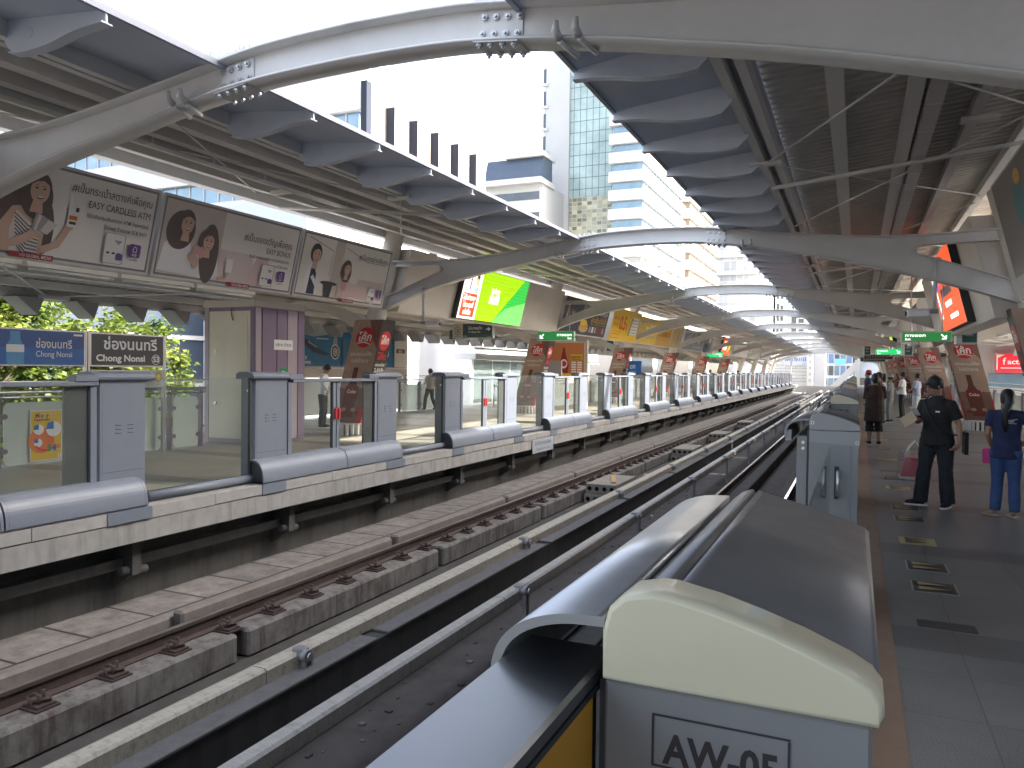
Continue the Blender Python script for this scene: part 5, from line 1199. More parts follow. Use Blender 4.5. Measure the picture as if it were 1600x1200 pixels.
# framed orange poster and blue sign further along
t = thing('poster_stand', 'framed orange drink poster standing on the far platform under the yellow billboard', 'poster', (-12.6, 32.5, 0))
b = MB(); b.box(-12.1, -10.5, 31.0, 31.25, 1.35, 2.85, sign_f, .01); b.build('case', t); b = MB(); b.box(-12.3, -12.1, 31, 31.2, 0, 2.9, kiosk_b); b.build('post', t); b = MB(); b.box(-10.5, -10.42, 31, 31.2, 0, 2.9, kiosk_b); b.build('post', t)
pr = Print((-12.1, 31.0, 1.35), (1, 0, 0), (0, 0, 1), .0012); pr.rect(.05, .05, 1.55, 1.45, pm('rust_orange', (0.55, 0.19, 0.06))); pr.rect(.05, .05, 1.55, .14, P_Y); pr.poly([(.45, .15), (.42, .5), (.55, .95), (.6, 1.25), (.68, 1.25), (.72, .95), (.86, .5), (.82, .15)], P_DKR); pr.ell(.64, .55, .16, .2, P_W); pr.ell(.64, .55, .12, .12, P_R); pr.rect(.95, .7, 1.48, .95, P_Y); pr.text('ลดราคา', 1.2, .8, .1, P_K, 'c', .03, .45); pr.text('พิเศษสุด', 1.2, .72, .06, P_K, 'c', .02, .45)
for k in range(5): pr.rect(.98, .58 - .1 * k, 1.2, .64 - .1 * k, P_W); pr.rect(1.25, .58 - .1 * k, 1.46, .64 - .1 * k, P_W)
pr.build('print', t)
t = thing('information_sign', 'small blue sign standing on the far platform beyond the orange poster', 'sign', (-11.9, 43, 0)); b = MB(); b.box(-12.2, -11.2, 43, 43.1, 1.2, 2.2, P_BL, .01); b.build('board', t); b = MB(); b.tube([(-11.7, 43.05, 0), (-11.7, 43.05, 1.2)], .04, steel_r, 8); b.build('post', t)
pr = Print((-12.2, 43, 1.2), (1, 0, 0), (0, 0, 1), .0012); pr.text('บีที', .5, .55, .2, P_W, 'c', .02); pr.text('BTS', .5, .2, .18, P_W, 'c', .03); pr.build('lettering', t)
t = thing('notice_panel', 'dark information panel before the white wall, left of the sunlit column', 'sign', (-12.3, 28, 0)); b = MB(); b.box(-12.0, -10.9, 29.2, 29.3, 1.3, 2.0, P_G, .008); b.build('board', t); b = MB(); b.tube([(-11.5, 29.25, 0), (-11.5, 29.25, 1.3)], .03, steel_r, 8); b.build('post', t)
pr = Print((-12.0, 29.2, 1.3), (1, 0, 0), (0, 0, 1), .0012); pr.text('ข้อมูล', .1, .4, .14, P_W, 'l', .02); pr.text('Info', .1, .15, .12, P_W, 'l', .02); pr.build('lettering', t)
# ------------------------------------------------------------------ city around the station
wall_w = mat('tower_white_wall', (0.50, 0.495, 0.485), 0.7, var=0.06, vs=0.3, stain=0.08, ss=0.15)
wall_g = mat('tower_grey_wall', (0.42, 0.42, 0.43), 0.7, var=0.1, vs=0.3)
win_d = mat('tower_window_dark', (0.05, 0.06, 0.07), 0.12, spec=0.8, var=0.5, vs=0.6)
win_b = mat('tower_window_blue', (0.16, 0.24, 0.30), 0.08, 0.3, spec=0.8, var=0.4, vs=0.5)
slotm = mat('fin_shade_grey', (0.035, 0.04, 0.055), 0.9, spec=0.1)
def curtain(name, c1, c2, mort, bw, bh, axes): return brick(name, c1, c2, mort, bw, bh, 0.06, 0.12, 0.0, 0.35, axes, vs=0.15)
def blk(t, name, x0, x1, y0, y1, z0, z1, m):
    b = MB(); b.box(x0, x1, y0, y1, z0, z1, m); return b.build(name, t)
ZG = -12.0
# unseen tower added on the right, sized to shade the near end
t = thing('shade_tower', 'grey tower added out of view on the right to cast shade', 'tower', (23, -20, ZG))
blk(t, 'shade_tower_body', 20, 26, -90, 24.1, ZG, 30, wall_g)
b = MB()
for k in range(10): b.box(19.97, 19.99, -88, 23, -6 + 3.8 * k, -4 + 3.8 * k, win_b)
b.build('window_band', t)  # window bands of the added shade tower
# banded white block e and f
def banded(label, x, y0, y1, xl, zt, zb, fh, n, wm, cols=True):
    t = thing('office_block', label, 'office block', (x, y0, ZG))
    blk(t, 'core', xl + .6, x - .9, y0 + .9, y1 - .6, ZG, zt, wall_g)
    z = zb
    for k in range(n):
        b = MB(); b.box(xl, x, y0, y1, z, z + fh * .56, wall_w); b.build('floor_band', t)
        b = MB(); b.box(xl + .5, x - .7, y0 + .7, y1 - .5, z + fh * .56, z + fh, wm)
        yy = y0 + 1.6
        while yy < y1 - 1: b.box(x - .72, x - .66, yy, yy + .12, z + fh * .56, z + fh, wall_g); yy += 1.9
        b.build('window_band', t); z += fh
    if cols:
        b = MB(); yy = y0 + .3
        while yy < y1 - 2: b.box(x - 2.2, x - .15, yy + 3.2, yy + 4.6, ZG, zb, wall_w); yy += 9.2
        b.build('pier', t)
        blk(t, 'lower_wall', xl, x - 2.4, y0 + 1.5, y1, ZG, zb - .01, win_d)
    return t
banded('white office block with blue ribbon windows beside the glass tower', -30, 116.3, 146.1, -36, 62, 19.3, 2.93, 12, win_b)
banded('further white office block with brownish ribbon windows', -30, 153.0, 186, -36, 62, 15.0 - 3.35, 3.37, 12, mat('window_brown', (0.22, 0.17, 0.12), 0.2, var=0.5, vs=0.5), False)
# tall tower with white frame and glass grid
t = thing('glass_tower', 'tall tower with white corners and a pale green glass grid', 'tower', (-42, 126, ZG))
blk(t, 'left_frame', -50.9, -46.15, 125.85, 140, ZG, 95, wall_w); blk(t, 'right_frame', -37.3, -33.9, 125.6, 150, ZG, 95, wall_w)
cg = curtain('glass_grid', (0.36, 0.46, 0.45), (0.42, 0.52, 0.50), (0.12, 0.17, 0.17), 1.15, 1.95, 'XZ')
blk(t, 'glass_wall', -46.15, -37.3, 126.4, 140, 31.5, 95, cg)
mos = curtain('glass_mosaic', (0.62, 0.56, 0.38), (0.12, 0.13, 0.10), (0.5, 0.5, 0.42), 0.9, 0.7, 'XZ'); blk(t, 'lower_glass', -46.15, -37.3, 126.45, 140, ZG, 31.5, mos)
b = MB()
for k in range(9): b.box(-51.2, -50.0, 125.5, 126, 20 + 3.9 * k, 20.4 + 3.9 * k, wall_w); b.box(-51.0, -50.5, 125.8, 125.84, 20.6 + 3.9 * k, 23 + 3.9 * k, win_d)
b.build('side_balcony', t)
# block with dark sloping roof left of the tower
t = thing('office_block', 'white office block with a dark sloping roof band, left of the tall tower', 'office block', (-54, 118, ZG))
blk(t, 'wall', -60, -47, 116, 135, ZG, 32, wall_w)
b = MB(); b.prism([(114.8, 32.6), (116.2, 36.2), (120, 36.2), (120, 32.6)], 'x', -57.0, -46.9, mat('dark_roof_blue', (0.055, 0.075, 0.11), 0.4, var=.2, vs=1)); b.build('roof_band', t)
b = MB(); b.box(-53.5, -46.7, 115.5, 121, 36.2, 37.0, wall_w); b.box(-57.5, -46.7, 114.5, 121, 31.7, 32.6, wall_w); b.build('cornice', t)
for k in range(4): blk(t, 'window_band', -59, -47.5, 115.95, 116.0, 29.3 - 3.4 * k, 30.6 - 3.4 * k, win_d)
# white block with deep vertical slots
t = thing('office_block', 'white block with a row of tall dark vertical slots along its side', 'office block', (-32, 52, ZG))
blk(t, 'wall', -44, -32.8, 46.0, 64.8, ZG, 23.2, wall_w)
bb_win = mat('window_beige', (0.20, 0.16, 0.12), 0.6, spec=0.2)
ys = [46.0, 47.75, 49.0, 51.2, 53.0, 54.9, 56.7, 58.6, 60.4, 61.6, 62.9, 64.8]
b = MB()
edges = [(46.0, 47.88), (49.33, 51.22), (52.64, 54.53), (55.99, 57.96), (59.46, 61.39), (62.9, 64.8)]
zt_ = [22.9, 22.6, 22.3, 22.2, 22.1, 22.0]
for (a, c), z in zip(edges, zt_): b.box(-32.8, -32.0, a, c, ZG, z, wall_w)
b.build('wall_fin', t)
b = MB()
for (a, c), (d, e) in zip(edges, edges[1:]): b.box(-32.82, -32.75, c, d, ZG, 21.2, bb_win); b.box(-32.75, -32.02, d - .03, d - .002, ZG, 21.2, slotm)  # slot windows, plus dark panels painting shade onto the fins' near sides
b.build('slot_window_shade', t)
blk(t, 'roof_screen', -33.4, -33.2, 48.8, 52.2, 20, 24.9, mat('pale_blue_glass', (0.55, 0.66, 0.75), 0.2))
# stepped white building on the left with ribbon windows
t = thing('office_block', 'white stepped block with ribbon windows above the billboards', 'office block', (-36, 45, ZG))
b = MB()
for k in range(7): z = 22.0 - 3.9 * k; b.box(-72, -31.9, 44.9, 45.9, z - 2.3, z, wall_w)
b.build('floor_band', t)
blk(t, 'core', -72, -44.05, 46.0, 62, ZG, 21.7, wall_w)
b = MB()
for k in range(7): z = 19.7 - 3.9 * k; b.box(-71, -32.4, 45.3, 45.85, z - 1.58, z - .01, win_b)
for k in range(7):
    for x in range(26): b.box(-71 + 1.5 * x, -70.9 + 1.5 * x, 45.22, 45.29, 18.1 - 3.9 * k, 19.69 - 3.9 * k, wall_g)
b.build('window_band', t)
b = MB(); b.box(-72, -44.05, 45.91, 45.99, ZG, 21.5, slotm); b.build('back_wall', t)
blk(t, 'corner_pier', -31.88, -31.4, 44.8, 45.4, ZG, 21.6, slotm)
# slatted roof tops behind
t = thing('tower', 'far tower whose slatted roof fins rise above the nearest arch', 'tower', (-55, 62, ZG))
blk(t, 'body', -60, -49.5, 62, 75, ZG, 28, wall_g)
b = MB()
for k in range(15):
    x = -60 + .7 * k; b.box(x, x + .28, 62 + .4 * (k % 2), 62.6 + .4 * (k % 2), 27, 31.5 + 1.2 * (k // 5) + .7 * (k % 2), wall_g)
b.build('roof_fin', t)
# glass and brown tower far left
t = thing('tower', 'pale green glass tower with brown bands at the far left', 'tower', (-64, 60, ZG))
cg2 = curtain('glass_grid_green', (0.42, 0.55, 0.52), (0.60, 0.70, 0.66), (0.18, 0.24, 0.24), 1.3, 1.5, 'XZ')
blk(t, 'glass_wall', -70.9, -56.0, 60, 80, ZG, 34, cg2); bb = mat('brown_band', (0.36, 0.26, 0.22), .6)
b = MB()
for k in range(9): b.box(-71.3, -67.8, 59.4, 62, 12 + 2.2 * k, 12.8 + 2.2 * k, bb); b.box(-62.8, -59.2, 59.5, 62, 11.2 + 2.2 * k, 12.2 + 2.2 * k, bb)
b.build('balcony_band', t)
# far office grid and residential towers
t = thing('glass_tower', 'distant pale office tower with a fine window grid behind the arches', 'tower', (-20, 200, ZG))
cg3 = curtain('pale_grid', (0.50, 0.52, 0.54), (0.36, 0.37, 0.38), (0.62, 0.62, 0.61), 1.6, 2.6, 'XZ'); blk(t, 'wall', -33.5, -20.4, 200, 225, ZG, 44, cg3)
b = MB()
for k in range(9): b.box(-33.7, -20.2, 199.5, 200, 4 + 4.4 * k, 5.1 + 4.4 * k, wall_w)
b.build('floor_band', t)
for i, (x0, x1, y, z) in enumerate(((-20.0, -17.6, 215, 40), (-22.5, -18.2, 222, 46), (-17.0, -13.0, 225, 30))):
    t = thing('apartment_tower', ('slim white apartment tower with dark balcony stack behind the arches', 'distant white apartment tower behind the slim one', 'low distant apartment tower left of the rail lines end')[i], 'tower', (x0, y, ZG))
    blk(t, 'wall', x0, x1, y, y + 12, ZG, z, wall_w)
    b = MB()
    for k in range(int((z + 10) / 2.9)): b.box(x0 + .4, x0 + (x1 - x0) * .42, y - .06, y, -8 + 2.9 * k, -6.3 + 2.9 * k, win_d); b.box(x0 + (x1 - x0) * .55, x1 - .4, y - .06, y, -8 + 2.9 * k, -6.8 + 2.9 * k, win_d)
    b.build('window', t)
# buildings beyond the left fence
t = thing('shop_house', 'white walled building with narrow slit windows beyond the left fence', 'building', (-22, 30, ZG))
blk(t, 'wall', -34, -22, 27, 36.5, ZG, 9, mat('bluish_white_wall', (0.62, 0.64, 0.70), .7, var=.05)); b = MB()
for z in (-2.4, .6, 3.6): b.box(-22.0, -21.96, 30.2, 30.9, z, z + 2.2, slotm)
for z in (-2.4, .6, 3.6): b.box(-26.5, -26.0, 26.96, 27.0, z, z + 2.2, slotm)
b.build('window', t)
t = thing('shop_house', 'low bright white building with pipes beyond the left fence', 'building', (-20, 40, ZG)); blk(t, 'wall', -34, -19.5, 38, 58, ZG, 6.5, wall_w); blk(t, 'side_wall', -19.49, -19.3, 50, 58, ZG, 4.6, mat('tan_wall', (.45, .33, .26), .8, var=.1)); b = MB(); b.box(-19.5, -18.6, 37.8, 58, 2.3, 2.9, wall_w); b.tube([(-18.5, 38, 2.1), (-18.5, 58, 2.1)], .06, wall_g, 6); b.build('eave', t)
t = thing('stair_hall', 'pale glazed stair enclosure at the back of the far platform', 'stair enclosure', (-15.6, 30.6, 0))
gz = glass('stair_glass', (0.72, 0.82, 0.82), .1, .35); b = MB()
for k in range(6): b.box(-15.6, -15.58, 30.6 + 2 * k, 32.5 + 2 * k, .1, 2.05, gz)
b.build('glass_wall', t); b = MB(); b.box(-16.5, -15.4, 30.4, 42.8, 2.06, 2.32, white_m); b.box(-15.5, -15.45, 30.4, 42.8, 2.5, 2.6, white_m)
b.build('roof_edge', t); b = MB(); b.box(-15.56, -15.55, 35.8, 38.6, .95, 1.85, P_W); pr = Print((-15.55, 35.8, .95), (0, 1, 0), (0, 0, 1), .004)
for k in range(10): pr.rect(.2 + .25 * k, .15 + .2 * (k % 3), .35 + .25 * k, .22 + .2 * (k % 3), P_K)
b.build('notice', t); pr.build('notice_print', t)
b = MB(); b.tube([(-14.3, 30, .95), (-14.3, 32.8, .25)], .04, steel_r, 8); b.tube([(-14.3, 30, 0), (-14.3, 30, 1.0)], .035, steel_r, 8); b.tube([(-14.3, 32.8, 0), (-14.3, 32.8, .3)], .035, steel_r, 8); b.build('handrail', t)
for i in range(6):
    y = 52 + 13 * i; t = thing('shop_house', 'pale row building beyond the left fence, %s past the tan wall' % ORD[i], 'building', (-17, y, ZG)); blk(t, 'wall', -30, -17 - (i % 2) * 2, y + 8, y + 19, ZG, 4 + 3 * ((i * 2) % 3), (wall_w, mat('row_cream', (.62, .56, .42), .7, var=.06), wall_g)[i % 3]); b = MB()
    for z in (-2, 1.5): b.box(-16.98 - (i % 2) * 2, -16.9 - (i % 2) * 2, y + 10, y + 17, z, z + 1.5, win_d)
    b.build('window_band', t)
# end of the line: lattice wall with a phone number, white stair house, signs
t = thing('end_building', 'grey ribbed building with a pale blue sign reading 089-170-1133', 'building', (-10, 137, ZG))
rib = brick('ribbed_cladding', (0.42, 0.43, 0.45), (0.46, 0.47, 0.48), (0.25, 0.26, 0.28), 30, 0.55, .05, .6, 0, .15, 'XZ'); blk(t, 'wall', -13.8, -7.4, 137, 150, ZG, 8.5, rib); blk(t, 'sign_panel', -11.2, -7.5, 136.8, 137, 2.8, 5.6, mat('sign_pale_blue', (0.42, 0.47, 0.62), .5))
pr = Print((-11.2, 136.8, 2.8), (1, 0, 0), (0, 0, 1), .01); pr.text('089-170-1133', 1.85, .75, .62, P_NV, 'c', .02, 3.4); pr.text('ให้เช่าสำนักงาน', 1.85, 1.75, .5, P_NV, 'c', .02, 2.6); pr.build('lettering', t)
t = thing('lift_tower', 'white lift tower with a vertical row of dark marks at the end of the line', 'building', (-6.6, 133, ZG)); blk(t, 'shaft', -7.3, -6.4, 133, 136, ZG, 5.4, wall_w); blk(t, 'grey_side', -6.39, -4.6, 134, 138, ZG, 5.6, wall_g)
pr = Print((-7.3, 133, 0), (1, 0, 0), (0, 0, 1), .01)
for k in range(5): pr.ell(.45, 4.4 - 1.0 * k, .2, .28, P_G, 8)
pr.build('mark', t)
t = thing('city_block', 'cluttered blue windowed block behind the end of the line', 'building', (-2, 150, ZG)); blk(t, 'wall', -6, 0.5, 150, 160, ZG, 9, wall_w); b = MB()
for z in (-1, 1.2, 3.4, 5.6):
    for x in range(6): b.box(-5.6 + x, -4.8 + x, 149.94, 150, z, z + 1.7, (win_b, mat('city_blue', (.10, .17, .30), .4), win_d)[(x + int(z)) % 3])
b.build('window', t); blk(t, 'billboard', -3.6, -1.8, 149.5, 149.6, 3.2, 4.2, mat('sky_blue_panel', (.12, .4, .65), .5)); blk(t, 'rooftop', -4, -1, 151, 154, 9, 11, P_TAN)
t = thing('stair_house', 'bright white sloping stair house beyond the end of the near platform', 'building', (0, 122, ZG)); b = MB(); b.prism([(-4.4, -.4), (-3.6, -.4), (1.0, 4.6), (6.5, 4.6), (6.5, 3.6), (1.2, 3.6), (-2.4, -.4)], 'y', 122, 124, wall_w); b.box(.4, 6.5, 122.4, 124, 1, 3.2, mat('pale_panel', (.6, .66, .75), .5)); b.box(-.2, .5, 121.8, 124, -1, 3.6, wall_g); b.build('wall', t)
t = thing('barrier', 'white concrete barrier across the end of the tracks', 'barrier', (-4, 118, -1.6)); b = MB(); b.box(-8, 0.2, 118, 118.4, -1.6, -.2, wall_w)
for k in range(40): b.box(-8 + .2 * k, -7.95 + .2 * k, 117.95, 118, -1, -.2, wall_g)
b.build('wall', t)
mast = thing('signal_mast', 'slim white signal mast standing past the end of the far platform doors', 'mast', (-9.0, 112, -1)); b = MB(); b.tube([(-8.2, 112, -1.5), (-8.2, 112, 3.6)], .09, wall_w, 8); b.build('pole', mast); b = MB()
for z in (0, 1, 2, 3): b.tube([(-8.2, 112, z), (-7.7, 112, z)], .04, wall_w, 6)
b.build('rung', mast)
# street side beyond the right fence
t = thing('shop_building', 'white shop building with a red active sign beyond the right fence', 'building', (6.2, 36, -2)); blk(t, 'wall', 5.6, 16, 46, 60, -12, 8, wall_w)
blk(t, 'fascia', 5.62, 14, 45.8, 45.99, -.5, .6, wall_g); blk(t, 'window', 6.2, 13, 45.85, 45.98, 1.0, 1.7, win_b)
rs = mat('sign_red', (.62, .02, .035), .4, emit=.08); blk(t, 'sign_board', 6.45, 9.2, 45.5, 45.8, 1.78, 2.72, rs)
pr = Print((6.45, 45.5, 1.78), (1, 0, 0), (0, 0, 1), .01); pr.text('active', .48, .42, .26, P_W, 'l', .02, .95); pr.text('f', .27, .40, .34, P_W, 'l', .02); pr.rect(.2, .2, 1.1, .24, P_W); pr.poly([(0, .12), (.06, .12), (.06, .72), (.36, .9), (0, .9)], P_W); pr.build('lettering', t)
for i in range(4):
    y = 64 + 18 * i; t = thing('shop_building', 'pale street building beyond the right fence, %s past the red sign' % ORD[i], 'building', (8, y, ZG)); blk(t, 'wall', 6.5 + i % 2, 20, y, y + 15, ZG, 6 + 2 * (i % 3), (wall_w, wall_g)[i % 2]); blk(t, 'window_band', 6.46 + i % 2, 6.49 + i % 2, y + 1, y + 14, .5, 2.2, win_d)
st = thing('stair', 'sunlit white outdoor stair with railings beyond the right fence', 'stair', (6, 20, 0)); b = MB()
for k in range(14): b.box(5.2, 7.6, 22 + .5 * k, 22.52 + .5 * k, -2.5 + .02, -2.2 + .15 * k, white_m)
b.build('steps', st); b = MB()
for x in (5.2, 6.4, 7.6):
    b.tube([(x, 22, -1.1), (x, 29, 1.0)], .03, steel_r, 6); b.tube([(x, 22, -1.5), (x, 29, .6)], .02, steel_r, 6)
    for k in range(8): b.tube([(x, 22 + k, -2.2 + .3 * k), (x, 22 + k, -1.1 + .3 * k)], .02, steel_r, 6)
b.build('railing', st)

# ------------------------------------------------------------------ trees beyond the left fence
leaf_a = mat('leaf_green', (0.11, 0.15, 0.022), 0.5, spec=0.3); leaf_b = mat('leaf_yellow_green', (0.22, 0.25, 0.04), 0.5, spec=0.3); leaf_c = mat('leaf_dark_green', (0.055, 0.09, 0.018), 0.5); bark = mat('bark', (0.12, 0.09, 0.065), 0.9, var=0.3, vs=6)
for lm in (leaf_a, leaf_b, leaf_c):
    nn = lm.node_tree.nodes; ll = lm.node_tree.links; tr = nn.new('ShaderNodeBsdfTranslucent'); tr.inputs[0].default_value = lm.node_tree.nodes['Principled BSDF'].inputs[0].default_value; ms_ = nn.new('ShaderNodeMixShader'); ms_.inputs[0].default_value = .35
    ll.new(nn['Principled BSDF'].outputs[0], ms_.inputs[1]); ll.new(tr.outputs[0], ms_.inputs[2]); ll.new(ms_.outputs[0], nn['Material Output'].inputs[0])
def tree(x, y, zc, rx, ry, rz, seed, label, n=5200):
    rnd = random.Random(seed); t = thing('tree', label, 'tree', (x, y, ZG), 'leafy trees beyond the left fence')
    b = MB(); b.tube([(x, y, ZG), (x + .1, y, (ZG + zc) / 2), (x, y + .1, zc - rz * .4), (x, y, zc + rz * .3)], [.28, .22, .16, .05], bark, 9)
    tips = []
    for k in range(16):
        a = rnd.uniform(0, 6.28); e = rnd.uniform(-.3, 1.0); q = Vector((x + rx * .75 * math.cos(a) * math.cos(e), y + ry * .75 * math.sin(a) * math.cos(e), zc + rz * .7 * math.sin(e))); s = Vector((x, y, zc - rz * rnd.uniform(.2, .7)))
        b.tube([s, s.lerp(q, .5) + Vector((0, 0, .15)), q], [.08, .045, .015], bark, 5); tips.append(q)
    b.build('trunk', t)
    cl = []
    for k in range(95):
        while True:
            v = Vector((rnd.uniform(-1, 1), rnd.uniform(-1, 1), rnd.uniform(-1, 1)))
            if .35 < v.length < 1: break
        cl.append((Vector((x + v.x * rx, y + v.y * ry, zc + v.z * rz)), rnd.uniform(.25, .6), rnd.choice((leaf_a, leaf_a, leaf_b, leaf_c))))
    b = MB()
    for k in range(n):
        c, r, m = rnd.choice(cl); p = c + Vector((rnd.gauss(0, r * .6), rnd.gauss(0, r * .6), rnd.gauss(0, r * .45))); L = rnd.uniform(.12, .25); a = Vector((rnd.uniform(-1, 1), rnd.uniform(-1, 1), rnd.uniform(-.6, .4))).normalized(); u = a.cross(Vector((rnd.uniform(-1, 1), rnd.uniform(-1, 1), 1))).normalized() * L * .32
        b.add([p, p + a * L * .5 + u, p + a * L, p + a * L * .5 - u], [(0, 1, 2, 3)], rnd.choice((m, m, m, leaf_a)))
    b.build('crown', t)
tree(-21.0, 7.2, 1.2, 2.5, 3.2, 3.2, 1, 'leafy sunlit tree behind the blue station board, leftmost', 22000)
tree(-21.6, 12.6, 1.0, 2.6, 2.9, 3.1, 2, 'leafy sunlit tree behind the dark station board', 22000)
tree(-20.6, 16.4, .8, 2.0, 2.2, 2.7, 3, 'thin leafy tree just left of the kiosk', 14000)
tree(-24.5, 4.0, 1.6, 2.8, 3.2, 3.4, 4, 'leafy tree at the left edge, further back behind the others', 14000)
tree(-26.0, 15.0, 1.4, 2.8, 4.0, 3.6, 5, 'leafy tree further back, seen between the boards and the kiosk', 14000)
t = thing('shop_house', 'blue glazed building behind the trees left of the kiosk', 'building', (-30, 18, ZG)); blk(t, 'wall', -40, -28, 17, 27, ZG, 8, mat('blue_glass_wall', (.03, .045, .07), .4, var=.4, vs=.4)); b = MB()
for k in range(6): b.box(-27.98, -27.9, 17, 27, -6 + 2.2 * k, -5.8 + 2.2 * k, wall_g)
b.build('floor_line', t)
# ------------------------------------------------------------------ people
skin_m = mat('skin', (0.36, 0.20, 0.135), 0.5, var=0.06, vs=20); hair_m = mat('hair_black', (0.012, 0.010, 0.010), 0.42, var=.2, vs=60, bump=.6, bs=120)
eye_w = mat('eye_white', (.7, .68, .66), .3)
TMP = bpy.data.scenes.new('workbench')      # an empty side scene, so that evaluating a modifier does not touch the station
JUNK = []
def remesh(mb, name, voxel, parent, smooth=4, wr=0.0, ws=9.0):
    me = bpy.data.meshes.new('tmp'); me.from_pydata([tuple(v) for v in mb.v], [], mb.f)
    bm = bmesh.new(); bm.from_mesh(me); bmesh.ops.remove_doubles(bm, verts=bm.verts, dist=1e-6); bmesh.ops.recalc_face_normals(bm, faces=bm.faces); bm.to_mesh(me); bm.free()
    o = bpy.data.objects.new('tmp', me); TMP.collection.objects.link(o)
    r = o.modifiers.new('r', 'REMESH'); r.mode = 'VOXEL'; r.voxel_size = voxel; r.use_smooth_shade = True
    s = o.modifiers.new('s', 'SMOOTH'); s.iterations = smooth; s.factor = .5
    vl = TMP.view_layers[0]; vl.update(); dg = vl.depsgraph
    m2 = bpy.data.meshes.new_from_object(o.evaluated_get(dg)); TMP.collection.objects.unlink(o); JUNK.append(o)
    if wr:
        for v in m2.vertices:
            q = v.co * ws; k = mnoise.noise(Vector((q.x, q.y, q.z * .55))) + .5 * mnoise.noise(q * 2.3); v.co += v.normal * k * wr
    m2.name = name; m2.materials.clear(); m2.materials.append(mb.mats[0])
    for p in m2.polygons: p.use_smooth = True; p.material_index = 0
    o = bpy.data.objects.new(name, m2); COL.objects.link(o)
    if parent: o.parent = parent
    return o
def lerp(a, b, t): return Vector(a) * (1 - t) + Vector(b) * t
def person(label, loc, head, h, pose, shirt, trousers, shoes, group=None, vox=0.011, hair='short', hairm=None, sleeve=.55, shirt_low=.88, skirt=0, leg_to=1.0, hat=None, fingers=True, fat=1.0, headyaw=0, headpitch=0, loose=1.0):
    """local frame: x to the figure's own right, y forward, z up, for a 1.70 m body, then scaled to h"""
    k = h / 1.70; t = thing('person', label, 'person', loc, group); ca, sa = math.cos(head), math.sin(head)
    W = lambda p: Vector((k * (p[0] * ca - p[1] * sa), k * (p[0] * sa + p[1] * ca), k * p[2]))
    J = dict(shl=(-.175, -.01, 1.385), ell=(-.225, -.03, 1.11), wrl=(-.235, .06, .87), hdl=(-.235, .10, .78), shr=(.175, -.01, 1.385), elr=(.225, -.03, 1.11), wrr=(.235, .06, .87), hdr=(.235, .10, .78),
             hpl=(-.088, 0, .90), knl=(-.10, .02, .49), anl=(-.11, -.02, .085), hpr=(.088, 0, .90), knr=(.10, .02, .49), anr=(.11, -.02, .085), lean=(0, 0), tol=0, tor=0)
    J.update(pose); lx, ly = J['lean']
    def T(p): return (p[0] + lx * max(0, p[2] - .9), p[1] + ly * max(0, p[2] - .9), p[2])
    def hd(p):                                 # head turn
        c, s = math.cos(headyaw), math.sin(headyaw); x, y, z = p[0], p[1], p[2] - 1.52; x, y = x * c - y * s, x * s + y * c
        c, s = math.cos(headpitch), math.sin(headpitch); fx, fy = -math.sin(headyaw), math.cos(headyaw); d = x * fx + y * fy; d2 = d * c - z * -s * -1 if False else d * c + z * s; z2 = z * c - d * s; x += (d2 - d) * fx; y += (d2 - d) * fy
        return T((x, y, z2 + 1.52))
    def ring(mb, pts, m, n=14, f=T):
        rows_ = []
        for (c, rx, ry) in pts: rows_.append([W(f((c[0] + rx * math.cos(2 * math.pi * i / n), c[1] + ry * math.sin(2 * math.pi * i / n), c[2]))) for i in range(n)])
        mb.grid(rows_, m, True, closed=True); mb.add(rows_[0], [tuple(range(n))], m); mb.add(rows_[-1], [tuple(range(n))], m)
    def limb(mb, pts, rs, m, n=10, f=T): mb.tube([W(f(p)) for p in pts], [(r[0] * k, r[1] * k) if isinstance(r, tuple) else r * k for r in rs], m, n)
    b = MB(); F = fat
    ring(b, [((0, 0, .82), .15 * F, .10 * F), ((0, -.005, .92), .165 * F, .115 * F), ((0, 0, 1.06), .135 * F, .095 * F), ((0, .005, 1.22), .152 * F, .105 * F), ((0, 0, 1.33), .165, .098), ((0, -.008, 1.40), .13, .075), ((0, -.012, 1.44), .065, .058)], skin_m)
    limb(b, [(0, -.015, 1.38), (0, -.008, 1.46), (0, .004, 1.54)], [.06, .052, .05], skin_m, 12)
    ring(b, [((0, .035, 1.487), .028, .03), ((0, .03, 1.505), .048, .056), ((0, .018, 1.545), .062, .078), ((0, .008, 1.60), .071, .09), ((0, 0, 1.65), .074, .094), ((0, -.008, 1.685), .066, .083), ((0, -.01, 1.71), .04, .05), ((0, -.01, 1.718), .012, .015)], skin_m, 16, hd)
    limb(b, [(0, .095, 1.612), (0, .112, 1.578), (0, .10, 1.562)], [.009, .014, .010], skin_m, 8, hd); limb(b, [(-.022, .088, 1.535), (.022, .088, 1.535)], [.009, .009], skin_m, 8, hd)
    for sx in (-1, 1): limb(b, [(sx * .072, -.005, 1.615), (sx * .08, -.012, 1.59), (sx * .072, .0, 1.565)], [.012, .016, .01], skin_m, 8, hd)
    for q in 'lr':
        s_, e_, w_, h_ = J['sh' + q], J['el' + q], J['wr' + q], J['hd' + q]
        limb(b, [s_, lerp(s_, e_, .3), e_, lerp(e_, w_, .3), w_], [.052, .047, .038, .038, .025], skin_m)
        wv, hv = Vector(w_), Vector(h_); d = (hv - wv).normalized(); sx = -1 if q == 'l' else 1
        side = d.cross(Vector((sx, 0, .05))).normalized(); palm = J.get('pal' + q)
        if palm: side = Vector(palm).normalized()
        nrm = d.cross(side)
        pc = wv + d * .085
        limb(b, [wv, wv + d * .03, wv + d * .07, pc + d * .01], [.024, .030, .035, .030], skin_m, 10)
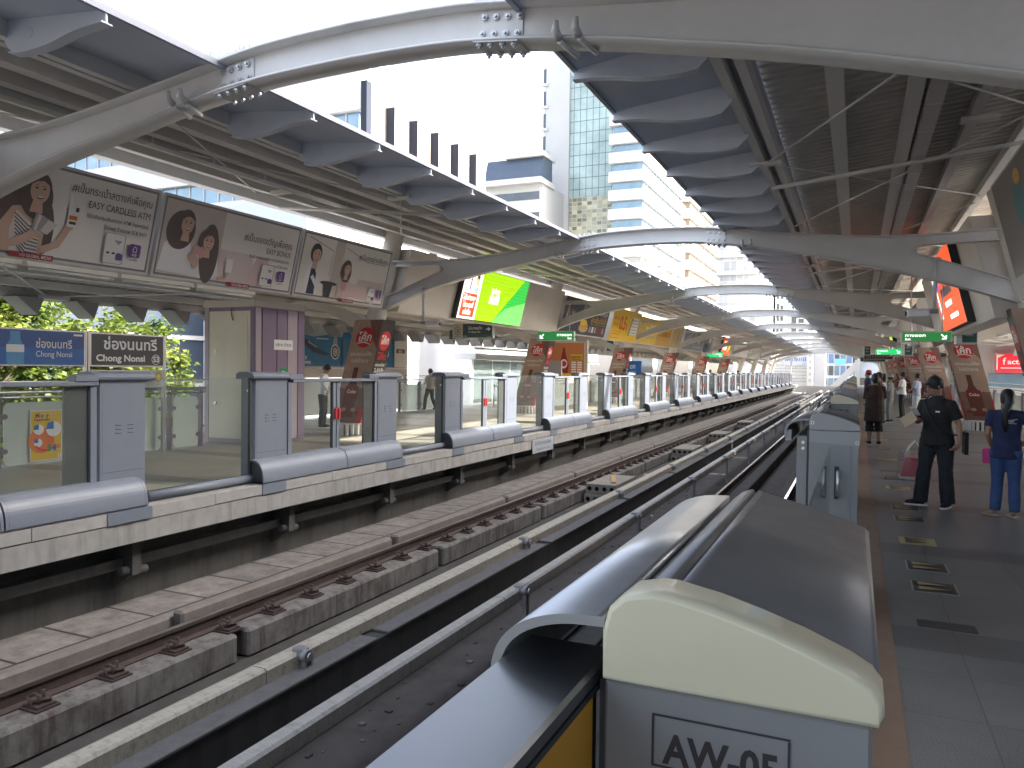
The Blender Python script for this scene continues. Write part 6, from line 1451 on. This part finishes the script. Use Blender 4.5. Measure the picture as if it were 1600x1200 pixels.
        if fingers:
            cu = J.get('cur' + q, .5)
            for i in range(4):
                st_ = pc - d * .005 + side * (.030 - .020 * i); L = (.072, .08, .075, .058)[i]; bend = (d * math.cos(cu * (.5 + .1 * i)) + nrm * math.sin(cu * (.5 + .1 * i)) * (1 if q == 'l' else -1)); b2 = (d * math.cos(cu * 1.6) + nrm * math.sin(cu * 1.6) * (1 if q == 'l' else -1))
                limb(b, [st_, st_ + bend * L * .5, st_ + bend * L * .5 + b2 * L * .5], [.0098, .009, .0078], skin_m, 7)
            th = wv + d * .03 + side * .026; limb(b, [th, th + (d * .6 + side * .6).normalized() * .035, th + (d * .6 + side * .6).normalized() * .035 + (d * .95 + side * .2).normalized() * .03], [.012, .0105, .009], skin_m, 7)
        hp, kn, an = J['hp' + q], J['kn' + q], J['an' + q]
        limb(b, [hp, lerp(hp, kn, .35), kn, lerp(kn, an, .3), an], [.09 * F, .08 * F, .055, .052 * F, .036], skin_m, 12)
        ta = J['to' + q]; c, s = math.cos(ta), math.sin(ta); an = Vector(an)
        limb(b, [an + Vector((0, 0, 0)), an + Vector((.05 * -s, .05 * c, -.045)), an + Vector((.15 * -s, .15 * c, -.062))], [.036, .034, .022], skin_m, 10)
    remesh(b, 'body', vox * k if not fingers else min(vox, .0072), t, 3)
    # clothes
    if shirt is not None:
        b = MB(); o = .016 * loose
        zs = shirt_low
        ring(b, [((0, 0, zs), .165 * F + o * 1.4, .115 * F + o * 1.5), ((0, 0, .98), .150 * F + o * 1.5, .108 * F + o * 1.5), ((0, 0, 1.08), .142 * F + o, .10 * F + o), ((0, .005, 1.22), .156 * F + o, .108 * F + o), ((0, 0, 1.33), .168 + o, .10 + o), ((0, -.008, 1.405), .135 + o, .076 + o), ((0, -.012, 1.455), .072 + o * .4, .066 + o * .5)] if zs < .97 else [((0, 0, zs), .15 * F + o, .105 * F + o), ((0, .005, 1.22), .156 * F + o, .108 * F + o), ((0, 0, 1.33), .168 + o, .10 + o), ((0, -.012, 1.45), .07 + o, .064 + o)], shirt)
        for q in 'lr':
            s_, e_, w_ = J['sh' + q], J['el' + q], J['wr' + q]
            if sleeve <= 1: limb(b, [lerp((0, s_[1], s_[2]), s_, .5), s_, lerp(s_, e_, sleeve * .6), lerp(s_, e_, sleeve)], [.07, .066 + o * .3, .058 + o * .6, .054 + o * .9], shirt, 12)
            else: limb(b, [lerp((0, s_[1], s_[2]), s_, .5), s_, lerp(s_, e_, .6), e_, lerp(e_, w_, sleeve - 1)], [.07, .066, .058 + o * .4, .05 + o * .6, .036 + o * .6], shirt, 12)
        remesh(b, 'shirt', max(.010, vox) * k, t, 2, .006 * k)
        if shirt is not None and J.get('collar'):
            b = MB(); ring(b, [((0, -.012, 1.435), .072, .068), ((0, -.012, 1.475), .062, .058)], shirt); b.build('collar', t) if False else remesh(b, 'collar', .009 * k, t, 1)
    if trousers is not None:
        b = MB()
        if skirt: ring(b, [((0, 0, skirt), .20, .16), ((0, 0, .8), .18 * F, .14 * F), ((0, 0, 1.0), .15 * F, .11 * F)], trousers)
        else:
            ring(b, [((0, 0, .80), .160 * F, .112 * F), ((0, 0, .92), .172 * F, .122 * F), ((0, 0, 1.0), .152 * F, .108 * F)], trousers); o = .010 * loose
            for q in 'lr':
                hp, kn, an = [Vector(J[n_ + q]) for n_ in ('hp', 'kn', 'an')]; end = lerp(kn, an, leg_to) if leg_to < 1 else an - Vector((0, 0, .03)) * (1 if loose > 1.2 else .0)
                r2 = .05 if leg_to < 1 else .038
                limb(b, [hp, lerp(hp, kn, .35), kn, lerp(kn, end, .5), end], [.097 * F + o, .087 * F + o, .060 + o * 1.5, (.055 + o * 2.2), (r2 + o * 3.0)], trousers, 12)
        remesh(b, 'trousers', max(.010, vox) * k, t, 2, (.008 if loose > 1.2 else .004) * k, 11)
    for q in 'lr':
        an = Vector(J['an' + q]); ta = J['to' + q]; fd = Vector((-math.sin(ta), math.cos(ta), 0)); b = MB()
        if shoes == 'flip':
            pts = [an + fd * d + Vector((0, 0, -an.z + .012)) for d in (-.07, 0, .09, .17, .19)]; b.tube([W(p) for p in pts], [(.030 * k, .012 * k), (.036 * k, .012 * k), (.042 * k, .012 * k), (.036 * k, .012 * k), (.01 * k, .008 * k)], flip_m, 10); b.build('flip_flop', t, (0, 0, 0))
        elif shoes:
            limb(b, [an + fd * -.055 + Vector((0, 0, -.045)), an + fd * -.01 + Vector((0, 0, -.02)), an + fd * .06 + Vector((0, 0, -.038)), an + fd * .15 + Vector((0, 0, -.052)), an + fd * .185 + Vector((0, 0, -.056))], [.034, .046, .044, .037, .02], shoes, 12, lambda p: p)
            sh = remesh(b, 'shoe', .010 * k, t, 2); b = MB()
            z = .012
            pts = [an + fd * d + Vector((0, 0, -an.z + z)) for d in (-.095, -.05, .05, .15, .195)]; rows_ = []
            sd = Vector((fd.y, -fd.x, 0))
            for p, w_ in zip(pts, (.02, .036, .042, .042, .018)): rows_.append([W(p + sd * w_ + Vector((0, 0, z))), W(p - sd * w_ + Vector((0, 0, z))), W(p - sd * w_ - Vector((0, 0, z * .9))), W(p + sd * w_ - Vector((0, 0, z * .9)))])
            b.grid(rows_, sole_m, False, closed=True); b.add(rows_[0], [(0, 1, 2, 3)], sole_m); b.add(rows_[-1], [(0, 1, 2, 3)], sole_m); b.build('sole', sh, (0, 0, 0))
    hm = hairm or hair_m; b = MB(); rnd = random.Random(len(label))
    # hair shell: an ellipsoid whose front lower part is left open for the face
    n1, n2 = 22, 14; rows_ = []
    for i in range(n2):
        ph = math.pi * i / (n2 - 1) * (.73 if hair == 'short' else .80); row = []
        for j in range(n1):
            a = 2 * math.pi * j / n1; fr = max(0, math.sin(a)); lim = ph * (1 - .36 * fr ** 3); sl = math.sin(lim) if lim < 1.45 else 1 - .10 * (lim - 1.45)
            rr = 1 + .035 * math.sin(9 * a + i) * (i > 2) + rnd.uniform(-.012, .012)
            row.append(W(hd((.089 * rr * sl * math.cos(a), -.010 + (.108 if math.sin(a) < 0 else .104) * rr * sl * math.sin(a), 1.632 + .108 * math.cos(lim) - .02 * max(0, -math.sin(a)) * i / n2))))
        rows_.append(row)
    b.grid(rows_, hm, True, closed=True)
    if hair == 'short': b.tube([W(hd((-.06, .085, 1.668))), W(hd((0, .106, 1.672))), W(hd((.06, .085, 1.668)))], [.010 * k, .013 * k, .010 * k], hm, 8)
    if hair == 'long':
        b.tube([W(hd((0, -.075, 1.66))), W(hd((0, -.10, 1.56))), W(T((.0, -.125, 1.44))), W(T((.0, -.135, 1.30))), W(T((.005, -.135, 1.16)))], [(.075 * k, .06 * k), (.095 * k, .055 * k), (.10 * k, .045 * k), (.085 * k, .035 * k), (.03 * k, .014 * k)], hm, 12)
    if hair == 'bob': b.tube([W(hd((0, -.03, 1.66))), W(hd((0, -.04, 1.58))), W(hd((0, -.045, 1.49)))], [(.095 * k, .08 * k), (.098 * k, .075 * k), (.07 * k, .05 * k)], hm, 12)
    if hair == 'bun': b.tube([W(hd((0, -.09, 1.63))), W(hd((0, -.13, 1.61))), W(hd((0, -.16, 1.59)))], [.03 * k, .042 * k, .02 * k], hm, 10)
    b.build('hair', t, (0, 0, 0))
    b = MB()
    for sx in (-1, 1):
        b.tube([W(hd((sx * .045, .079, 1.612))), W(hd((sx * .017, .089, 1.611)))], [.0045 * k, .0055 * k], black_m, 6); b.tube([W(hd((sx * .050, .080, 1.633))), W(hd((sx * .014, .092, 1.634)))], .004 * k, hm, 6)
    b.build('eyes_and_brows', t, (0, 0, 0))
    if hat:
        b = MB()
        rows_ = [[W(hd((r * math.cos(2 * math.pi * i / 18), -.005 + r * 1.15 * math.sin(2 * math.pi * i / 18), z))) for i in range(18)] for r, z in ((.125, 1.645), (.10, 1.66), (.096, 1.70), (.085, 1.745), (.04, 1.765), (.001, 1.768))]
        b.grid(rows_, hat, True, closed=True); b.build('hat', t, (0, 0, 0))
    t['scale_k'] = k
    del t['scale_k']
    return t, W, T
flip_m = mat('flip_flop_tan', (.42, .33, .25), .6); sole_m = mat('white_sole', (.7, .69, .67), .5)
cl_black = mat('cloth_black', (.012, .012, .013), .8, var=.25, vs=9); cl_navyblk = mat('cloth_dark_trousers', (.014, .017, .022), .8, var=.25, vs=8); cl_navy = mat('cloth_navy', (.016, .022, .075), .8, var=.2, vs=9); jean = mat('cloth_jeans_blue', (.035, .075, .19), .8, var=.35, vs=7, stain=.2, ss=5)
cl_brown = mat('cloth_dark_brown', (.045, .028, .024), .85, var=.3, vs=12); cl_white = mat('cloth_white_shirt', (.62, .62, .62), .8, var=.06, vs=6); cl_lblue = mat('cloth_light_blue', (.34, .42, .58), .8, var=.08); cl_grey = mat('cloth_grey', (.20, .20, .21), .8, var=.1); cl_maroon = mat('cloth_maroon', (.12, .03, .03), .8, var=.2); cl_teal = mat('cloth_teal', (.12, .24, .23), .8, var=.1); cl_khaki = mat('cloth_khaki', (.30, .26, .19), .8, var=.1); cl_red = mat('cloth_red', (.5, .03, .05), .7)
# man in black looking at his phone: faces left (towards the tracks) and slightly to the camera
MX, MY = .93, 10.85
face_man = R(148)
t, W, T = person('young man in black polo and trousers reading his phone', (MX, MY, 0), face_man, 1.60,
    dict(elr=(.235, .02, 1.11), wrr=(.17, .23, 1.15), hdr=(.13, .31, 1.21), curr=1.3, ell=(-.27, -.03, 1.10), wrl=(-.30, .03, .86), hdl=(-.27, .11, .79), curl=.35, pall=(0, .6, .3), hpr=(.10, 0, .90), knr=(.13, .06, .49), anr=(.16, .08, .085), hpl=(-.10, 0, .90), knl=(-.12, .0, .49), anl=(-.135, -.04, .085), tor=R(-62), tol=R(6), lean=(0, .03), collar=True, shr=(.172, -.01, 1.36), shl=(-.172, -.01, 1.36)),
    cl_black, cl_navyblk, cl_black, hair='short', headyaw=R(-38), headpitch=R(22), loose=1.7, sleeve=.74, shirt_low=.82, fat=1.06)
man = t
b = MB()
hp_ = [W(T((-.10, .32, 1.27))), ]
base = Vector((MX, MY, 0))
c = base + W(T((.12, .325, 1.265)))
def rotbox(b, c, ux, uy, uz, sx, sy, sz, m):
    vs = [c + ux * (i * sx) + uy * (j * sy) + uz * (l * sz) for l in (-.5, .5) for j in (-.5, .5) for i in (-.5, .5)]; b.add(vs, [(0, 1, 3, 2), (4, 6, 7, 5), (0, 4, 5, 1), (2, 3, 7, 6), (0, 2, 6, 4), (1, 5, 7, 3)], m)
fd = Vector((-math.sin(face_man), math.cos(face_man), 0)); sd = Vector((math.cos(face_man), math.sin(face_man), 0))
uy = (fd * .75 + Vector((0, 0, .66))).normalized(); uz = sd.cross(uy).normalized()
b = MB(); rotbox(b, c, sd, uy, uz, .075, .15, .009, white_m); rotbox(b, c + uz * .0065, sd, uy, uz, .066, .135, .004, black_m)
tag(b.build('mobile_phone', org=c), 'white rimmed phone in the hand of the man in black', 'phone')
c2 = c + fd * .05 + sd * .05 + Vector((0, 0, -.10)); b = MB(); ux = (sd * .7 + Vector((0, 0, -.5))).normalized(); u2 = ux.cross(fd).normalized()
rotbox(b, c2, ux, u2, fd, .19, .13, .006, mat('manila_paper', (.55, .42, .28), .7)); tag(b.build('paper_envelope', org=c2), 'tan paper envelope held under the phone of the man in black', 'envelope')
# small white logo and the strap with a flat bag at his hip
b = MB(); q = base + W(T((-.085, .155, 1.265))); rotbox(b, q, sd, Vector((0, 0, 1)), fd, .05, .018, .004, white_m); b.build('shirt_logo', man)
bag = thing('shoulder_bag', 'flat black shoulder bag behind the hip of the man in black', 'bag', (MX + .2, MY, .8)); b = MB()
q = base + W((-.26, -.20, .86)); rotbox(b, q, (sd * .5 - fd * .8).normalized(), Vector((0, 0, 1)), (sd * .8 + fd * .5).normalized(), .30, .27, .04, cl_black); b.build('pouch', bag); b = MB(); b.tube([base + W(T(p)) for p in ((-.26, -.16, .98), (-.12, -.17, 1.2), (.03, -.13, 1.42), (.11, -.03, 1.48), (.10, .12, 1.40), (.02, .17, 1.25), (-.12, .19, 1.05), (-.25, .08, .97), (-.28, -.10, .97))], .010, cl_black, 6); b.build('strap', bag)
# woman in navy, seen from behind, hand on hip
WX, WY = 1.60, 10.45; fw_ = R(-18)
t, W, T = person('woman in navy tee and blue jeans seen from behind, hand on hip', (WX, WY, 0), fw_, 1.46,
    dict(elr=(.36, -.06, 1.16), wrr=(.20, .02, 1.02), hdr=(.14, .07, .98), palr=(0, 0, 1), ell=(-.215, -.02, 1.12), wrl=(-.20, .12, .95), hdl=(-.17, .20, .92), curl=1.2, knl=(-.095, .02, .49), anl=(-.11, -.01, .085), tol=R(60), tor=R(35), knr=(.10, .01, .49), anr=(.12, -.02, .085)),
    cl_navy, jean, 'flip', hair='long', headyaw=R(25), loose=.9, sleeve=.62, shirt_low=.80, fat=1.05)
wb = Vector((WX, WY, 0)); ws = Vector((math.cos(fw_), math.sin(fw_), 0)); wf = Vector((-math.sin(fw_), math.cos(fw_), 0))
pink = mat('pink_fabric', (.62, .05, .22), .7, var=.15, vs=12); q = wb + W((-.21, .16, .80)); b = MB(); rotbox(b, q, ws, Vector((0, 0, 1)), wf, .15, .18, .10, pink)
tag(remesh(b, 'pouch', .012, None, 6, .006, 20), 'bright pink soft pouch held by the woman in navy', 'pouch')
b = MB(); q = wb + W(T((.075, -.128, 1.29))); pr = Print(q - ws * .06 - wf * .005, ws, (0, 0, 1), .001); pr.text('RGV', .06, 0, .022, white_m, 'c', .02); pr.line([(0, .03), (.06, .025), (.12, .04)], .005, white_m); pr.rect(.01, -.014, .11, -.010, white_m); pr.build('shirt_print', t)
# carrier bag standing on the floor
cb = thing('carrier_bag', 'red and clear plastic carrier bag standing on the floor beside the man', 'bag', (.80, 13.55, 0)); clr = glass('clear_plastic', (.95, .95, .96), .25, .10, (.8, .8, .8)); rb = mat('red_bag', (.60, .02, .05), .5, var=.1)
b = MB(); b.prism([(.66, .03), (1.04, .03), (.99, .33), (.74, .35)], 'y', 13.45, 13.66, rb); b.box(.655, 1.045, 13.44, 13.67, 0, .045, white_m); b.build('red_bag_body', cb)
b = MB(); b.prism([(.61, 0), (1.07, 0), (1.02, .42), (.64, .43)], 'y', 13.41, 13.70, clr); b.build('clear_wrap', cb)
b = MB()
for y in (13.47, 13.63): b.tube([(.72, y, .34), (.78, y, .50), (.86, y, .60), (.93, y, .50), (.97, y, .33)], .012, white_m, 6)
b.build('handle', cb)
# woman in dark brown
person('woman in long dark brown top and black leggings standing by the gate', (.40, 19.6, 0), R(12), 1.62, dict(ell=(-.17, .10, 1.10), wrl=(-.06, .24, 1.2), hdl=(-.03, .28, 1.27), elr=(.23, .05, 1.12), wrr=(.12, .22, 1.2), hdr=(.08, .26, 1.26)), cl_brown, cl_black, cl_black, hair='bob', shirt_low=.58, fat=1.22, leg_to=.42, sleeve=.95, fingers=False, loose=1.6)
Q = 'people queuing at the near platform gates'
crowd = [
 ('tall figure in dark brown shirt behind the woman in brown', .62, 25.5, 80, 1.66, cl_brown, cl_black, 'short', None, .9),
 ('person in white and grey with a black and white striped cap', 1.05, 29.0, 70, 1.58, cl_grey, cl_grey, 'short', mat('striped_cap', (.30, .30, .30), .7, var=.9, vs=14), .9),
 ('person in teal trousers beside the striped cap', .80, 28.0, 100, 1.58, cl_white, cl_teal, 'bob', None, .9),
 ('man in white shirt and black trousers in the queue', 1.55, 31.5, 75, 1.68, cl_white, cl_black, 'short', None, .7),
 ('person in light blue shirt and white trousers in the queue', 1.95, 30.5, 65, 1.64, cl_lblue, cl_white, 'short', None, .7),
 ('person in white top and grey trousers by the drink advert', 2.05, 24.8, 85, 1.58, cl_white, cl_grey, 'bob', None, 1.5),
 ('person in long white dress behind the queue', 2.2, 27.5, 60, 1.55, cl_white, cl_white, 'long', None, .7),
 ('person in red cap at the head of the queue', .45, 34.0, 90, 1.72, cl_navy, cl_black, 'short', cl_red, .7),
 ('person in dark jacket at the far end of the queue', .9, 38.0, 60, 1.68, cl_black, cl_grey, 'short', None, 1.6),
 ('person in maroon top further down the queue', .7, 33.0, 110, 1.63, cl_maroon, cl_black, 'short', None, .8),
 ('person in black top at the gate far down the platform', .5, 43.0, 90, 1.66, cl_black, cl_khaki, 'bob', None, .8),
 ('person in khaki trousers between the brown figures and the drink adverts', 1.25, 35.0, 80, 1.63, cl_black, cl_khaki, 'short', None, .8),
 ('person in grey top with a white bag strap in the queue', 1.15, 41.0, 70, 1.6, cl_grey, cl_navyblk, 'long', None, .8),
 ('person in white shirt far down the platform', 1.4, 47.0, 90, 1.62, cl_white, cl_navyblk, 'short', None, .8),
]
for l, x, y, a, h, s_, tr, hr, ht, sl in crowd:
    person(l, (x, y, 0), R(a), h, dict(ell=(-.2, .05, 1.12), wrl=(-.12, .22, 1.12)) if 'white' in l else {}, s_, tr, cl_black, Q, .016, hr, hat=ht, sleeve=sl, fingers=False)
# far platform people
person('guard in pale shirt and black trousers looking down, behind the doors', (-13.15, 16.85, 0), R(-70), 1.70, dict(ell=(-.2, .06, 1.12), wrl=(-.15, .22, .98), elr=(.2, .06, 1.12), wrr=(.15, .2, .98), lean=(0, .08)), cl_white, cl_black, cl_black, None, .014, 'short', headpitch=R(30), sleeve=1.8, fingers=False)
person('woman in khaki top and dark trousers walking on the far platform', (-15.15, 26.0, 0), R(72), 1.60, dict(knl=(-.1, .16, .5), anl=(-.1, .22, .085), knr=(.1, -.04, .5), anr=(.1, -.26, .12), ell=(-.21, .05, 1.12), wrl=(-.15, .2, 1.15)), cl_khaki, cl_black, cl_black, None, .014, 'bun', sleeve=.8, fingers=False)
person('person in dark shirt behind the far doors, under the drink advert', (-10.4, 36.8, 0), R(-90), 1.70, {}, cl_grey, cl_black, cl_black, None, .02, 'short', fingers=False)
person('person with black hair far along the far platform', (-10.9, 64, 0), R(-60), 1.75, {}, cl_black, cl_black, cl_black, None, .02, 'short', fingers=False)
person('person in dark blue standing far along the far platform', (-10.2, 75, 0), R(-60), 1.75, {}, cl_navy, cl_black, cl_black, None, .02, 'short', fingers=False)
for i, (x, y) in enumerate(((5.6, 30.2), (5.95, 30.6))):
    person(('person in maroon on the stair beyond the right fence', 'person in navy on the stair beyond the right fence')[i], (x, y, .18), R(150), 1.65, {}, (cl_maroon, cl_navy)[i], cl_black, cl_black, None, .02, 'short', fingers=False)

bpy.data.scenes.remove(TMP); bpy.data.batch_remove(JUNK)
